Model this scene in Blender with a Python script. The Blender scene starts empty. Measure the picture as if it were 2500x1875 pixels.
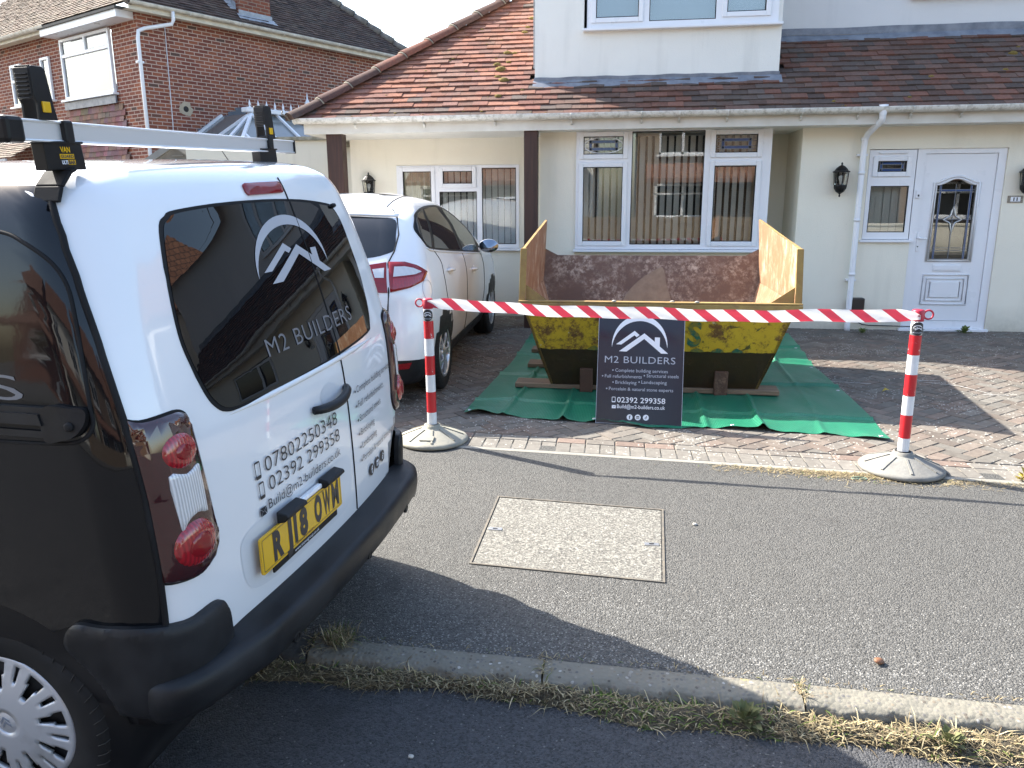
import bpy, bmesh, math, random
from mathutils import Vector, Matrix
from mathutils.bvhtree import BVHTree
R = math.radians
random.seed(11)
SC = bpy.context.scene
COL = SC.collection

# ---------------------------------------------------------------- camera
YAW, PITCH, ROLL = R(7.96), R(13.15), R(-0.28)
fw = Vector((-math.sin(YAW)*math.cos(PITCH), math.cos(YAW)*math.cos(PITCH), -math.sin(PITCH)))
rt0 = Vector((math.cos(YAW), math.sin(YAW), 0)); up0 = rt0.cross(fw)
rt = rt0*math.cos(ROLL) + up0*math.sin(ROLL); up = up0*math.cos(ROLL) - rt0*math.sin(ROLL)
cam = bpy.data.objects.new('camera', bpy.data.cameras.new('camera')); COL.objects.link(cam)
cam.matrix_world = Matrix((( rt.x, up.x, -fw.x, 0), (rt.y, up.y, -fw.y, 0), (rt.z, up.z, -fw.z, 1.5), (0, 0, 0, 1)))
cam.data.sensor_width = 36; cam.data.lens = 36*1880/2500
cam.data.clip_start = .05; cam.data.clip_end = 900
SC.camera = cam

# ---------------------------------------------------------------- light
SUN_EL = R(39.0); SUN_H = Vector((-0.905, 0.425, 0)).normalized()
sundir = Vector((SUN_H.x*math.cos(SUN_EL), SUN_H.y*math.cos(SUN_EL), math.sin(SUN_EL)))
W = bpy.data.worlds.new('World'); SC.world = W; W.use_nodes = True
nt = W.node_tree; nt.nodes.clear()
sky = nt.nodes.new('ShaderNodeTexSky'); sky.sky_type = 'NISHITA'; sky.sun_disc = False
sky.sun_elevation = SUN_EL; sky.sun_rotation = math.atan2(SUN_H.x, SUN_H.y)
sky.air_density = 1.2; sky.dust_density = 2.2; sky.ozone_density = 1.0
bg = nt.nodes.new('ShaderNodeBackground'); bg.inputs['Strength'].default_value = 0.13
wo = nt.nodes.new('ShaderNodeOutputWorld')
nt.links.new(sky.outputs[0], bg.inputs[0]); nt.links.new(bg.outputs[0], wo.inputs[0])
sl = bpy.data.lights.new('sun', 'SUN'); sl.energy = 4.3; sl.angle = R(0.53); sl.color = (1.0, .945, .85)
so = bpy.data.objects.new('sun', sl); COL.objects.link(so)
so.rotation_euler = (-sundir).to_track_quat('-Z', 'Y').to_euler(); so.location = sundir*30
SC.view_settings.view_transform = 'Standard'; SC.view_settings.look = 'None'
SC.view_settings.exposure = 1.92; SC.view_settings.gamma = 1.0; SC.view_settings.use_curve_mapping = False

# ---------------------------------------------------------------- helpers
def lerp(a, b, t): return a+(b-a)*t
def interp(tab, x):
    if x <= tab[0][0]: return tab[0][1]
    for (x0, y0), (x1, y1) in zip(tab, tab[1:]):
        if x <= x1: return y0+(y1-y0)*(x-x0)/(x1-x0)
    return tab[-1][1]
def smooth_interp(tab, x):
    # monotone-ish cubic (Catmull-Rom on a table)
    n = len(tab)
    if x <= tab[0][0]: return tab[0][1]
    if x >= tab[-1][0]: return tab[-1][1]
    for i in range(n-1):
        if x <= tab[i+1][0]: break
    x0, y0 = tab[i]; x1, y1 = tab[i+1]; h = x1-x0; t = (x-x0)/h
    m0 = (y1-tab[i-1][1])/(x1-tab[i-1][0]) if i > 0 else (y1-y0)/h
    m1 = (tab[i+2][1]-y0)/(tab[i+2][0]-x0) if i < n-2 else (y1-y0)/h
    t2, t3 = t*t, t*t*t
    return (2*t3-3*t2+1)*y0+(t3-2*t2+t)*h*m0+(-2*t3+3*t2)*y1+(t3-t2)*h*m1
def gz(Y):
    return -(9.74-Y)*.022 if Y >= 5 else -.10428-(5-Y)*.02
ROADZ = -.222

class MB:
    """collects polygons, builds one mesh object"""
    def __init__(s): s.v = []; s.f = []; s.m = []; s.c = []; s.sm = []
    def add(s, vs, fs, m=0, col=None, smooth=False):
        o = len(s.v); s.v += [tuple(p) for p in vs]
        for f in fs:
            s.f.append([o+i for i in f]); s.m.append(m); s.c.append(col); s.sm.append(smooth)
        return s
    def quad(s, a, b, c, d, m=0, col=None): return s.add([a, b, c, d], [(0, 1, 2, 3)], m, col)
    def poly(s, pts, m=0): return s.add(pts, [tuple(range(len(pts)))], m)
    def box(s, x0, x1, y0, y1, z0, z1, m=0, T=None, col=None):
        v = [Vector((x, y, z)) for z in (z0, z1) for x, y in ((x0, y0), (x1, y0), (x1, y1), (x0, y1))]
        if T: v = [T @ p for p in v]
        return s.add(v, [(3, 2, 1, 0), (4, 5, 6, 7), (0, 1, 5, 4), (1, 2, 6, 5), (2, 3, 7, 6), (3, 0, 4, 7)], m, col)
    def obox(s, a, b, w, h, upv=(0, 0, 1), m=0, col=None):
        """bar from a to b, width w, height h"""
        a = Vector(a); b = Vector(b); d = (b-a).normalized(); u = Vector(upv)
        x = d.cross(u).normalized(); u = x.cross(d)
        v = [p+x*sx*w/2+u*su*h/2 for p in (a, b) for sx, su in ((-1, -1), (1, -1), (1, 1), (-1, 1))]
        return s.add(v, [(0, 1, 2, 3), (7, 6, 5, 4), (0, 4, 5, 1), (1, 5, 6, 2), (2, 6, 7, 3), (3, 7, 4, 0)], m, col)
    def prism(s, out, f0, f1, m=0):
        """outline of 2D points, f0/f1 map (a,b)->3D for the two caps"""
        n = len(out); v = [f0(a, b) for a, b in out]+[f1(a, b) for a, b in out]
        fs = [tuple(range(n))[::-1], tuple(range(n, 2*n))]+[(i, (i+1) % n, n+(i+1) % n, n+i) for i in range(n)]
        return s.add(v, fs, m)
    def tube(s, pts, r, n=10, m=0, caps=True, closed=False):
        pts = [Vector(p) for p in pts]; k = len(pts); rings = []
        rr = r if isinstance(r, (list, tuple)) else [r]*k
        ref = Vector((0, 0, 1))
        vs = []
        for i, p in enumerate(pts):
            a = pts[i-1] if (i or closed) else p; b = pts[(i+1) % k] if (i < k-1 or closed) else p
            d = (b-a).normalized()
            if abs(d.dot(ref)) > .95: ref = Vector((1, 0, 0)) if abs(d.x) < .9 else Vector((0, 1, 0))
            x = d.cross(ref).normalized(); y = x.cross(d).normalized(); ref = y
            vs += [p+(x*math.cos(t)+y*math.sin(t))*rr[i] for t in [2*math.pi*j/n for j in range(n)]]
        fs = []
        for i in range(k if closed else k-1):
            j = (i+1) % k
            fs += [(i*n+q, i*n+(q+1) % n, j*n+(q+1) % n, j*n+q) for q in range(n)]
        if caps and not closed: fs += [tuple(range(n))[::-1], tuple(range((k-1)*n, k*n))]
        return s.add(vs, fs, m, None, True)
    def lathe(s, prof, n=24, T=None, m=0, smooth=True, close=True):
        """prof: (radius, height) about local z"""
        vs = []; k = len(prof)
        for r, h in prof:
            vs += [Vector((r*math.cos(2*math.pi*j/n), r*math.sin(2*math.pi*j/n), h)) for j in range(n)]
        if T: vs = [T @ p for p in vs]
        fs = [(i*n+q, i*n+(q+1) % n, (i+1)*n+(q+1) % n, (i+1)*n+q) for i in range(k-1) for q in range(n)]
        if close: fs += [tuple(range(n))[::-1], tuple(range((k-1)*n, k*n))]
        return s.add(vs, fs, m, None, smooth)
    def grid(s, fn, nu, nv, m=0, smooth=True, flip=False, skip=None):
        vs = [fn(i/nu, j/nv) for j in range(nv+1) for i in range(nu+1)]
        fs = []
        for j in range(nv):
            for i in range(nu):
                if skip and skip((i+.5)/nu, (j+.5)/nv): continue
                a = j*(nu+1)+i; q = (a, a+1, a+nu+2, a+nu+1); fs.append(q[::-1] if flip else q)
        return s.add(vs, fs, m, None, smooth)
    def build(s, name, mats, parent=None, bevel=0, world=False, seg=2, autosmooth=None, weld=False):
        me = bpy.data.meshes.new(name)
        me.from_pydata(s.v, [], s.f)
        if not isinstance(mats, (list, tuple)): mats = [mats]
        for mt in mats: me.materials.append(mt)
        me.polygons.foreach_set('material_index', s.m); me.polygons.foreach_set('use_smooth', s.sm)
        uv = me.uv_layers.new(name='UVMap'); ud = [0.0]*(2*len(me.loops)); V = me.vertices
        for p in me.polygons:
            n = p.normal
            if abs(n.z) > .93: t = Vector((1, 0, 0)); b = Vector((0, 1, 0))
            else:
                t = Vector((-n.y, n.x, 0)).normalized(); b = n.cross(t)
            for li in p.loop_indices:
                co = V[me.loops[li].vertex_index].co; ud[2*li] = co.dot(t); ud[2*li+1] = co.dot(b)
        uv.data.foreach_set('uv', ud)
        if any(c is not None for c in s.c):
            ca = me.color_attributes.new('tint', 'FLOAT_COLOR', 'CORNER'); cd = []
            for p, c in zip(me.polygons, s.c):
                c = c if c is not None else (.5, .5, .5)
                cd += [c[0], c[1], c[2], 1.0]*p.loop_total
            ca.data.foreach_set('color', cd)
        if weld:
            bm = bmesh.new(); bm.from_mesh(me); bmesh.ops.remove_doubles(bm, verts=bm.verts, dist=1e-5)
            bmesh.ops.recalc_face_normals(bm, faces=bm.faces); bm.to_mesh(me); bm.free()
        me.update()
        return link(name, me, parent, bevel, world, seg)

def link(name, me, parent=None, bevel=0, world=False, seg=2):
    o = bpy.data.objects.new(name, me); COL.objects.link(o)
    if parent is not None:
        o.parent = parent
        if world: o.matrix_parent_inverse = MW[parent].inverted()
    if bevel:
        b = o.modifiers.new('bevel', 'BEVEL'); b.width = bevel; b.segments = seg; b.limit_method = 'ANGLE'; b.angle_limit = R(38)
        b.harden_normals = False
    return o
MW = {}
def tag(o, label, cat, group=None):
    o['label'] = label; o['category'] = cat
    if group: o['group'] = group
    return o
def thing(name, label, cat, loc=(0, 0, 0), rotz=0, group=None, mat=None):
    o = bpy.data.objects.new(name, None); COL.objects.link(o); o.empty_display_size = .2
    if mat is not None: o.matrix_world = mat; MW[o] = mat.copy()
    else:
        o.location = loc; o.rotation_euler = (0, 0, rotz); MW[o] = Matrix.Translation(loc) @ Matrix.Rotation(rotz, 4, 'Z')
    return tag(o, label, cat, group)
def struct(o): o['kind'] = 'structure'; return o
def stuff(o): o['kind'] = 'stuff'; return o
def dup(root, loc, rotz=0, label=None, mat=None):
    def cp(o, par):
        c = o.copy(); COL.objects.link(c)
        if par: c.parent = par
        for ch in [q for q in SC.objects if q.parent == o]: cp(ch, c)
        return c
    r = cp(root, None)
    r.location = loc; r.rotation_euler = (0, 0, rotz)
    MW[r] = Matrix.Translation(loc) @ Matrix.Rotation(rotz, 4, 'Z')
    if label: r['label'] = label
    return r

# ---------------------------------------------------------------- materials
class NT:
    def __init__(s, name):
        s.mat = bpy.data.materials.new(name); s.mat.use_nodes = True; s.t = s.mat.node_tree; s.t.nodes.clear()
        s.out = s.n('ShaderNodeOutputMaterial'); s.b = s.n('ShaderNodeBsdfPrincipled'); s.l(s.b.outputs[0], s.out.inputs[0])
        s.tc = s.n('ShaderNodeTexCoord')
    def n(s, t, **k):
        x = s.t.nodes.new(t)
        for a, b in k.items(): setattr(x, a, b)
        return x
    def l(s, a, b): s.t.links.new(a, b)
    def i(s, node, name, v):
        inp = node.inputs[name]
        if hasattr(v, 'is_output'): s.l(v, inp)
        else:
            if isinstance(v, (tuple, list)) and len(v) == 3 and inp.type == 'RGBA': v = (*v, 1)
            inp.default_value = v
    def p(s, **k):
        for a, v in k.items(): s.i(s.b, a.replace('_', ' '), v)
        return s
    def obj(s): return s.tc.outputs['Object']
    def uv(s): return s.tc.outputs['UV']
    def mapping(s, vec, scale=(1, 1, 1), rot=(0, 0, 0), loc=(0, 0, 0)):
        m = s.n('ShaderNodeMapping'); s.l(vec, m.inputs[0]); m.inputs['Scale'].default_value = scale
        m.inputs['Rotation'].default_value = rot; m.inputs['Location'].default_value = loc; return m.outputs[0]
    def noise(s, scale, vec=None, detail=4, rough=.55, dist=0, out=0):
        x = s.n('ShaderNodeTexNoise'); s.l(vec or s.obj(), x.inputs['Vector']); x.inputs['Scale'].default_value = scale
        x.inputs['Detail'].default_value = detail; x.inputs['Roughness'].default_value = rough; x.inputs['Distortion'].default_value = dist
        return x.outputs[out]
    def voro(s, scale, vec=None, feature='F1', out='Distance', rand=1):
        x = s.n('ShaderNodeTexVoronoi', feature=feature); s.l(vec or s.obj(), x.inputs['Vector']); x.inputs['Scale'].default_value = scale
        x.inputs['Randomness'].default_value = rand
        return x.outputs[out]
    def ramp(s, fac, stops, interp='LINEAR'):
        x = s.n('ShaderNodeValToRGB'); s.l(fac, x.inputs[0]); e = x.color_ramp.elements; x.color_ramp.interpolation = interp
        while len(e) < len(stops): e.new(.5)
        for q, (a, c) in zip(e, stops):
            q.position = a; q.color = (*c, 1) if isinstance(c, tuple) else (c, c, c, 1)
        return x.outputs[0]
    def mix(s, fac, a, b, mode='MIX'):
        x = s.n('ShaderNodeMix', data_type='RGBA', blend_type=mode)
        for inp, v in ((x.inputs[0], fac), (x.inputs[6], a), (x.inputs[7], b)):
            if hasattr(v, 'is_output'): s.l(v, inp)
            else: inp.default_value = (*v, 1) if isinstance(v, tuple) else v
        return x.outputs[2]
    def math(s, op, a, b=0.0, c=0.0, clamp=False):
        x = s.n('ShaderNodeMath', operation=op, use_clamp=clamp)
        for inp, v in zip(x.inputs, (a, b, c)):
            if hasattr(v, 'is_output'): s.l(v, inp)
            else: inp.default_value = v
        return x.outputs[0]
    def sep(s, vec):
        x = s.n('ShaderNodeSeparateXYZ'); s.l(vec, x.inputs[0]); return x.outputs
    def bump(s, h, strength=.5, dist=.01, normal=None):
        x = s.n('ShaderNodeBump'); s.l(h, x.inputs['Height']); x.inputs['Strength'].default_value = strength
        x.inputs['Distance'].default_value = dist
        if normal: s.l(normal, x.inputs['Normal'])
        s.l(x.outputs[0], s.b.inputs['Normal']); return x.outputs[0]
def simple(name, col, rough=.5, metal=0, var=.12, vscale=6, bump=None, coat=0, spec=.5, col2=None):
    t = NT(name)
    c2 = col2 or tuple(c*(1-var*2) for c in col)
    n = t.noise(vscale)
    c = t.mix(t.ramp(n, [(.3, 0.0), (.7, 1.0)]), col, c2)
    t.p(Base_Color=c, Metallic=metal, Specular_IOR_Level=spec, Coat_Weight=coat, Coat_Roughness=.03)
    t.i(t.b, 'Roughness', t.math('MULTIPLY_ADD', t.noise(vscale*3), .16*rough, rough*.92))
    if bump: t.bump(t.noise(bump[0], detail=6), bump[1], bump[2])
    return t.mat
# ---------------------------------------------------------------- shared materials
def paint(name, col, rough=.12, coat=1.0):
    t = NT(name); n = t.noise(1.5)
    t.p(Base_Color=t.mix(t.ramp(n, [(.35, 0.0), (.7, 1.0)]), col, tuple(c*.94 for c in col)), Coat_Weight=coat, Coat_Roughness=.02, Specular_IOR_Level=.5)
    t.i(t.b, 'Roughness', t.math('MULTIPLY_ADD', t.noise(40), .1, rough))
    t.bump(t.noise(2.0, detail=1), .015, .01)
    return t.mat
def plastic(name, col, rough=.45, grain=400, gs=.15):
    t = NT(name)
    dust = t.ramp(t.noise(5, detail=8), [(.45, 0.0), (.8, 1.0)])
    t.p(Base_Color=t.mix(dust, col, tuple(min(1, c*1.9+.012) for c in col)), Specular_IOR_Level=.28)
    t.i(t.b, 'Roughness', t.math('MULTIPLY_ADD', dust, .25, rough))
    t.bump(t.noise(grain), gs, .001); return t.mat
def glass_mat(name, tint=(.55, .6, .6), refl=1.6, wav=.0, base=.03):
    t = NT(name); t.t.nodes.remove(t.b)
    tr = t.n('ShaderNodeBsdfTransparent'); tr.inputs[0].default_value = (*tint, 1)
    gl = t.n('ShaderNodeBsdfGlossy'); gl.inputs['Roughness'].default_value = 0.0; gl.inputs[0].default_value = (1, 1, 1, 1)
    fr = t.n('ShaderNodeFresnel'); fr.inputs[0].default_value = 1.5
    if wav:
        b = t.n('ShaderNodeBump'); b.inputs['Strength'].default_value = wav; b.inputs['Distance'].default_value = .05
        t.l(t.noise(1.3, detail=1), b.inputs['Height']); t.l(b.outputs[0], gl.inputs['Normal']); t.l(b.outputs[0], fr.inputs['Normal'])
    f = t.math('MULTIPLY_ADD', fr.outputs[0], refl, base, clamp=True)
    mx = t.n('ShaderNodeMixShader'); t.l(f, mx.inputs[0]); t.l(tr.outputs[0], mx.inputs[1]); t.l(gl.outputs[0], mx.inputs[2])
    t.l(mx.outputs[0], t.out.inputs[0]); return t.mat
def lens_mat(name, col, rough=.08, rib=None, emit=0):
    t = NT(name)
    t.p(Base_Color=col, Roughness=rough, Coat_Weight=1.0, Coat_Roughness=.02, Specular_IOR_Level=.7)
    if rib:
        w = t.n('ShaderNodeTexWave', wave_type='BANDS'); w.bands_direction = rib[1]; w.inputs['Scale'].default_value = rib[0]; w.inputs['Distortion'].default_value = .6
        t.l(t.obj(), w.inputs[0]); t.bump(w.outputs['Fac'], .25, .003)
        t.p(Base_Color=t.mix(w.outputs['Fac'], tuple(c*.7 for c in col), tuple(min(1, c*1.15) for c in col)))
    return t.mat
M_white = paint('white_paint', (.80, .81, .83)); M_carwhite = paint('car_white_paint', (.80, .805, .82), .14, .6)
M_black = NT('black_gloss_wrap'); M_black.p(Base_Color=(.004, .0045, .006), Roughness=.05, Specular_IOR_Level=.42); M_black.bump(M_black.noise(16, detail=3), .035, .004); M_black = M_black.mat
M_trim = plastic('black_trim', (.007, .007, .008), .42)
M_bump = plastic('bumper_plastic', (.010, .0105, .012), .40, 500, .2)
M_rubber = plastic('rubber', (.008, .008, .009), .75, 200, .25)
M_tyre = plastic('tyre_rubber', (.011, .011, .0115), .7, 120, .3)
M_blackglass = NT('privacy_glass').p(Base_Color=(.003, .003, .004), Roughness=.01, Specular_IOR_Level=.48).mat
M_vinyl = simple('grey_vinyl', (.42, .43, .47), .45, var=.03)
M_vinyl2 = simple('dim_grey_vinyl', (.16, .165, .18), .45, var=.03)
M_ink = simple('dark_ink', (.022, .024, .03), .4, var=.02)
M_ink2 = simple('warm_ink', (.24, .10, .015), .5, var=.02)
M_whiteink = simple('white_ink', (.78, .8, .85), .4, var=.02)
M_greyink = simple('grey_ink', (.40, .43, .50), .4, var=.02)
M_lampdark = lens_mat('smoked_red_lens', (.035, .002, .003), .05)
M_lampred = lens_mat('red_lens', (.33, .004, .010), .05, (30, 'X'))
M_lampred2 = simple('plain_red_lens', (.24, .005, .010), .12, var=.12, vscale=30, coat=.25)
M_lampclear = lens_mat('clear_lens', (.62, .62, .63), .06, (38, 'X'))
M_alu = NT('silver_alloy'); M_alu.p(Base_Color=(.62, .63, .65), Metallic=.85, Roughness=.32); M_alu.bump(M_alu.noise(60), .03, .002); M_alu = M_alu.mat
M_rail = NT('anodised_bar'); M_rail.p(Base_Color=(.75, .76, .77), Metallic=.6, Roughness=.38); M_rail = M_rail.mat
M_plate = simple('yellow_plate', (.72, .42, .008), .25, var=.02)
M_hub = NT('hubcap_silver'); M_hub.p(Base_Color=M_hub.mix(M_hub.ramp(M_hub.noise(9, detail=8), [(.5, 0.0), (.75, 1.0)]), (.50, .51, .53), (.33, .33, .33)), Metallic=.35, Roughness=.34, Coat_Weight=.3); M_hub = M_hub.mat
M_pvc = simple('white_upvc', (.76, .77, .80), .28, var=.02, vscale=2)
M_pvcdirty = NT('weathered_white_pvc')
_d = M_pvcdirty; _n = _d.ramp(_d.noise(14, detail=9, rough=.75), [(.47, 0.0), (.66, 1.0)])
_d.p(Base_Color=_d.mix(_n, (.66, .65, .61), (.34, .325, .28)), Roughness=.55); M_pvcdirty = _d.mat
M_window = glass_mat('window_glass', (.86, .88, .86), 1.25, .008, .03)
M_cargl = glass_mat('car_window_glass', (.16, .18, .17), 1.3, 0, .04)
M_skywin = glass_mat('sky_window_glass', (.75, .80, .83), 1.6, .006, .07)
M_dark = simple('dark_interior', (.03, .028, .026), .9, var=.1)
M_lead = simple('lead_flashing', (.12, .135, .17), .5, var=.2, vscale=8, col2=(.22, .24, .275))
M_blind = simple('blind_fabric', (.84, .83, .82), .85, var=.03, vscale=3)
M_blindw = simple('white_blind_fabric', (.82, .84, .86), .8, var=.03, vscale=3)
# ---------------------------------------------------------------- lofted car body
def loft_body(levels, nR=15, nC=9, nS=34, nF=11):
    """levels: dicts w, hw, r0, r1 (rear/front d), rc (rear corner radius), fc, bow (rear), fbow. local u,d,w -> (u, d, w)"""
    rings = []
    for L in levels:
        hw, rc, fc = L['hw'], min(L['rc'], L['hw']*.9), min(L['fc'], L['hw']*.9)
        ra = L.get('ra', rc)
        half = []
        us = hw-rc
        for i in range(nR):                       # rear, centre -> corner
            u = us*i/(nR-1); half.append((u, L['r0']+L['bow']*(u/hw)**2))
        d0 = L['r0']+L['bow']*(us/hw)**2
        for i in range(1, nC+1):
            a = i/nC*math.pi/2; half.append((us+rc*math.sin(a), d0+ra*(1-math.cos(a))))
        ds = d0+ra; fb = L.get('fbow', .1); de = L['r1']-fc-fb
        for i in range(1, nS):
            t = i/nS; half.append((hw, lerp(ds, de, t)))
        uf = hw-fc
        for i in range(0, nC+1):
            a = i/nC*math.pi/2; half.append((uf+fc*math.cos(a), de+fc*math.sin(a)))
        for i in range(1, nF):
            u = uf*(1-i/(nF-1)); half.append((u, de+fc+fb*(1-(u/max(uf, 1e-4))**2)))
        kr = L.get('kr', 1.0); rings.append([(u*kr, d, L['w']) for u, d in half]+[(-u, d, L['w']) for u, d in half[-2:0:-1]])
    return rings
def rings_mesh(rings, mb=None):
    mb = mb or MB(); n = len(rings[0]); vs = [p for r in rings for p in r]
    fs = [(i*n+q, i*n+(q+1) % n, (i+1)*n+(q+1) % n, (i+1)*n+q) for i in range(len(rings)-1) for q in range(n)]
    fs += [tuple(range(n))[::-1], tuple(range((len(rings)-1)*n, len(rings)*n))]
    return mb.add(vs, fs, 0, None, True)

# van local frame: x = towards its right side, y = forward, z = up; origin under the rear door
VYAW, VROLL = R(84.5), R(3.0)
ax = Vector((math.cos(VYAW), math.sin(VYAW), 0)); vf = Vector((-math.sin(VYAW), math.cos(VYAW), 0)); zz = Vector((0, 0, 1))
VU = ax*math.cos(VROLL)+zz*math.sin(VROLL); VW = zz*math.cos(VROLL)-ax*math.sin(VROLL)
VPL = Vector((-.99, 2.18, .515)); VU0, VW0 = .25, .68
VO = VPL+VU*VU0-VW*VW0
VM = Matrix(((VU.x, vf.x, VW.x, VO.x), (VU.y, vf.y, VW.y, VO.y), (VU.z, vf.z, VW.z, VO.z), (0, 0, 0, 1)))
V_HW = [(.22, .80), (.40, .835), (.60, .855), (.85, .865), (1.05, .86), (1.20, .845), (1.40, .815), (1.55, .785), (1.66, .752), (1.72, .715), (1.76, .655), (1.785, .56), (1.80, .40)]
V_R0 = [(.22, .03), (.40, .01), (.55, .0), (.80, .0), (1.0, .008), (1.13, .022), (1.30, .062), (1.50, .115), (1.63, .155), (1.70, .178), (1.75, .212), (1.785, .30), (1.80, .50)]
V_R1 = [(.22, 4.2), (.45, 4.38), (.70, 4.36), (.90, 4.25), (1.0, 4.05), (1.1, 3.55), (1.3, 3.2), (1.5, 2.88), (1.66, 2.6), (1.76, 2.25), (1.80, 1.9)]
V_KR = [(.2, .90), (.9, .915), (1.2, .955), (1.4, .99), (1.8, 1.0)]
def van_levels():
    ws = [.34+.04*i for i in range(0, 30)]+[1.53, 1.56, 1.59, 1.62, 1.645, 1.67, 1.69, 1.71, 1.725, 1.74, 1.755, 1.767, 1.778, 1.787, 1.794, 1.80]
    return [dict(w=w, hw=smooth_interp(V_HW, w), r0=smooth_interp(V_R0, w), r1=interp(V_R1, w), rc=.17, ra=.15, fc=.3, bow=.055, fbow=.12, kr=interp(V_KR, w)) for w in ws]
# ---------------------------------------------------------------- wrap coordinates on a lofted body
class Wrap:
    """(s, w): arc length from the rear centre line (negative = left side) and height -> point on the body"""
    def __init__(s, levfn): s.levfn = levfn; s.cache = {}
    def half(s, w, side):
        key = (round(w, 4), side)
        if key not in s.cache:
            L = dict(s.levfn(w)); kr = L.get('kr', 1.0) if side > 0 else 1.0
            ring = loft_body([L], nR=24, nC=24, nS=60, nF=8)[0]
            pts = []
            for p in ring:
                if p[0] < -1e-6: break
                pts.append(Vector((abs(p[0])/(L.get('kr', 1.0))*kr, p[1])))
            acc = [0.0]
            for a, b in zip(pts, pts[1:]): acc.append(acc[-1]+(b-a).length)
            s.cache[key] = (pts, acc)
        return s.cache[key]
    def raw(s, sv, w):
        side = 1 if sv >= 0 else -1; pts, acc = s.half(w, side); x = abs(sv)
        lo, hi = 0, len(acc)-1
        if x >= acc[-1]: p = pts[-1]
        else:
            while hi-lo > 1:
                m = (lo+hi)//2
                if acc[m] <= x: lo = m
                else: hi = m
            t = (x-acc[lo])/(acc[hi]-acc[lo]); p = pts[lo].lerp(pts[hi], t)
        return Vector((side*p.x, p.y, w))
    def nrm(s, sv, w):
        e = .004; a = s.raw(sv+e, w)-s.raw(sv-e, w); b = s.raw(sv, w+e)-s.raw(sv, w-e)
        return a.cross(b).normalized()
    def at(s, sv, w, off=0): return s.raw(sv, w)+s.nrm(sv, w)*off
    def s_of(s, u, d, w):
        side = 1 if u >= 0 else -1; pts, acc = s.half(w, side); q = Vector((abs(u), d))
        best = None
        for i in range(len(pts)-1):
            a, b = pts[i], pts[i+1]; ab = b-a; t = max(0, min(1, (q-a).dot(ab)/max(ab.length_squared, 1e-9)))
            e = (a+ab*t-q).length
            if best is None or e < best[0]: best = (e, acc[i]+ab.length*t)
        return side*best[1]
def catmull(pts, n=4, closed=True):
    out = []; k = len(pts)
    for i in range(k if closed else k-1):
        p0, p1, p2, p3 = [Vector(pts[(i+j) % k] if closed else pts[max(0, min(k-1, i+j))]) for j in (-1, 0, 1, 2)]
        for q in range(n):
            t = q/n; out.append(.5*((2*p1)+(-p0+p2)*t+(2*p0-5*p1+4*p2-p3)*t*t+(-p0+3*p1-3*p2+p3)*t**3))
    if not closed: out.append(Vector(pts[-1]))
    return [tuple(p) for p in out]
def rrect(x0, x1, y0, y1, r, n=5):
    out = []
    for cx, cy, a0 in ((x1-r, y0+r, -90), (x1-r, y1-r, 0), (x0+r, y1-r, 90), (x0+r, y0+r, 180)):
        for i in range(n+1):
            a = R(a0+90*i/n); out.append((cx+r*math.cos(a), cy+r*math.sin(a)))
    return out
def circle(cx, cy, r, n=24, ry=None): return [(cx+r*math.cos(2*math.pi*i/n), cy+(ry or r)*math.sin(2*math.pi*i/n)) for i in range(n)]
def cut_fill(outlines, cell):
    """bmesh of filled 2D polygons (list of outlines, or (verts, faces)), cut on a regular grid"""
    bm = bmesh.new()
    if isinstance(outlines, tuple):
        vs = [bm.verts.new((v[0], v[1], 0)) for v in outlines[0]]
        for f in outlines[1]:
            try: bm.faces.new([vs[i] for i in f])
            except ValueError: pass
    else:
        for o in outlines:
            bm.faces.new([bm.verts.new((a, b, 0)) for a, b in o])
    bmesh.ops.triangulate(bm, faces=bm.faces)
    if cell:
        xs = [v.co.x for v in bm.verts]; ys = [v.co.y for v in bm.verts]
        for axis, lo, hi in ((0, min(xs), max(xs)), (1, min(ys), max(ys))):
            k = int(lo/cell)-1
            while k*cell < hi:
                if k*cell > lo:
                    co = [0, 0, 0]; no = [0, 0, 0]; co[axis] = k*cell; no[axis] = 1
                    bmesh.ops.bisect_plane(bm, geom=bm.verts[:]+bm.edges[:]+bm.faces[:], plane_co=co, plane_no=no)
                k += 1
        bmesh.ops.remove_doubles(bm, verts=bm.verts, dist=1e-5)
    for f in bm.faces:
        f.normal_update()
        if f.normal.z < 0: f.normal_flip()
    return bm
def seg_dist(p, outl):
    best = 9
    for a, b in zip(outl, outl[1:]+outl[:1]):
        a = Vector(a); b = Vector(b); ab = b-a; t = max(0, min(1, (p-a).dot(ab)/max(ab.length_squared, 1e-12)))
        best = min(best, (a+ab*t-p).length)
    return best
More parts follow.
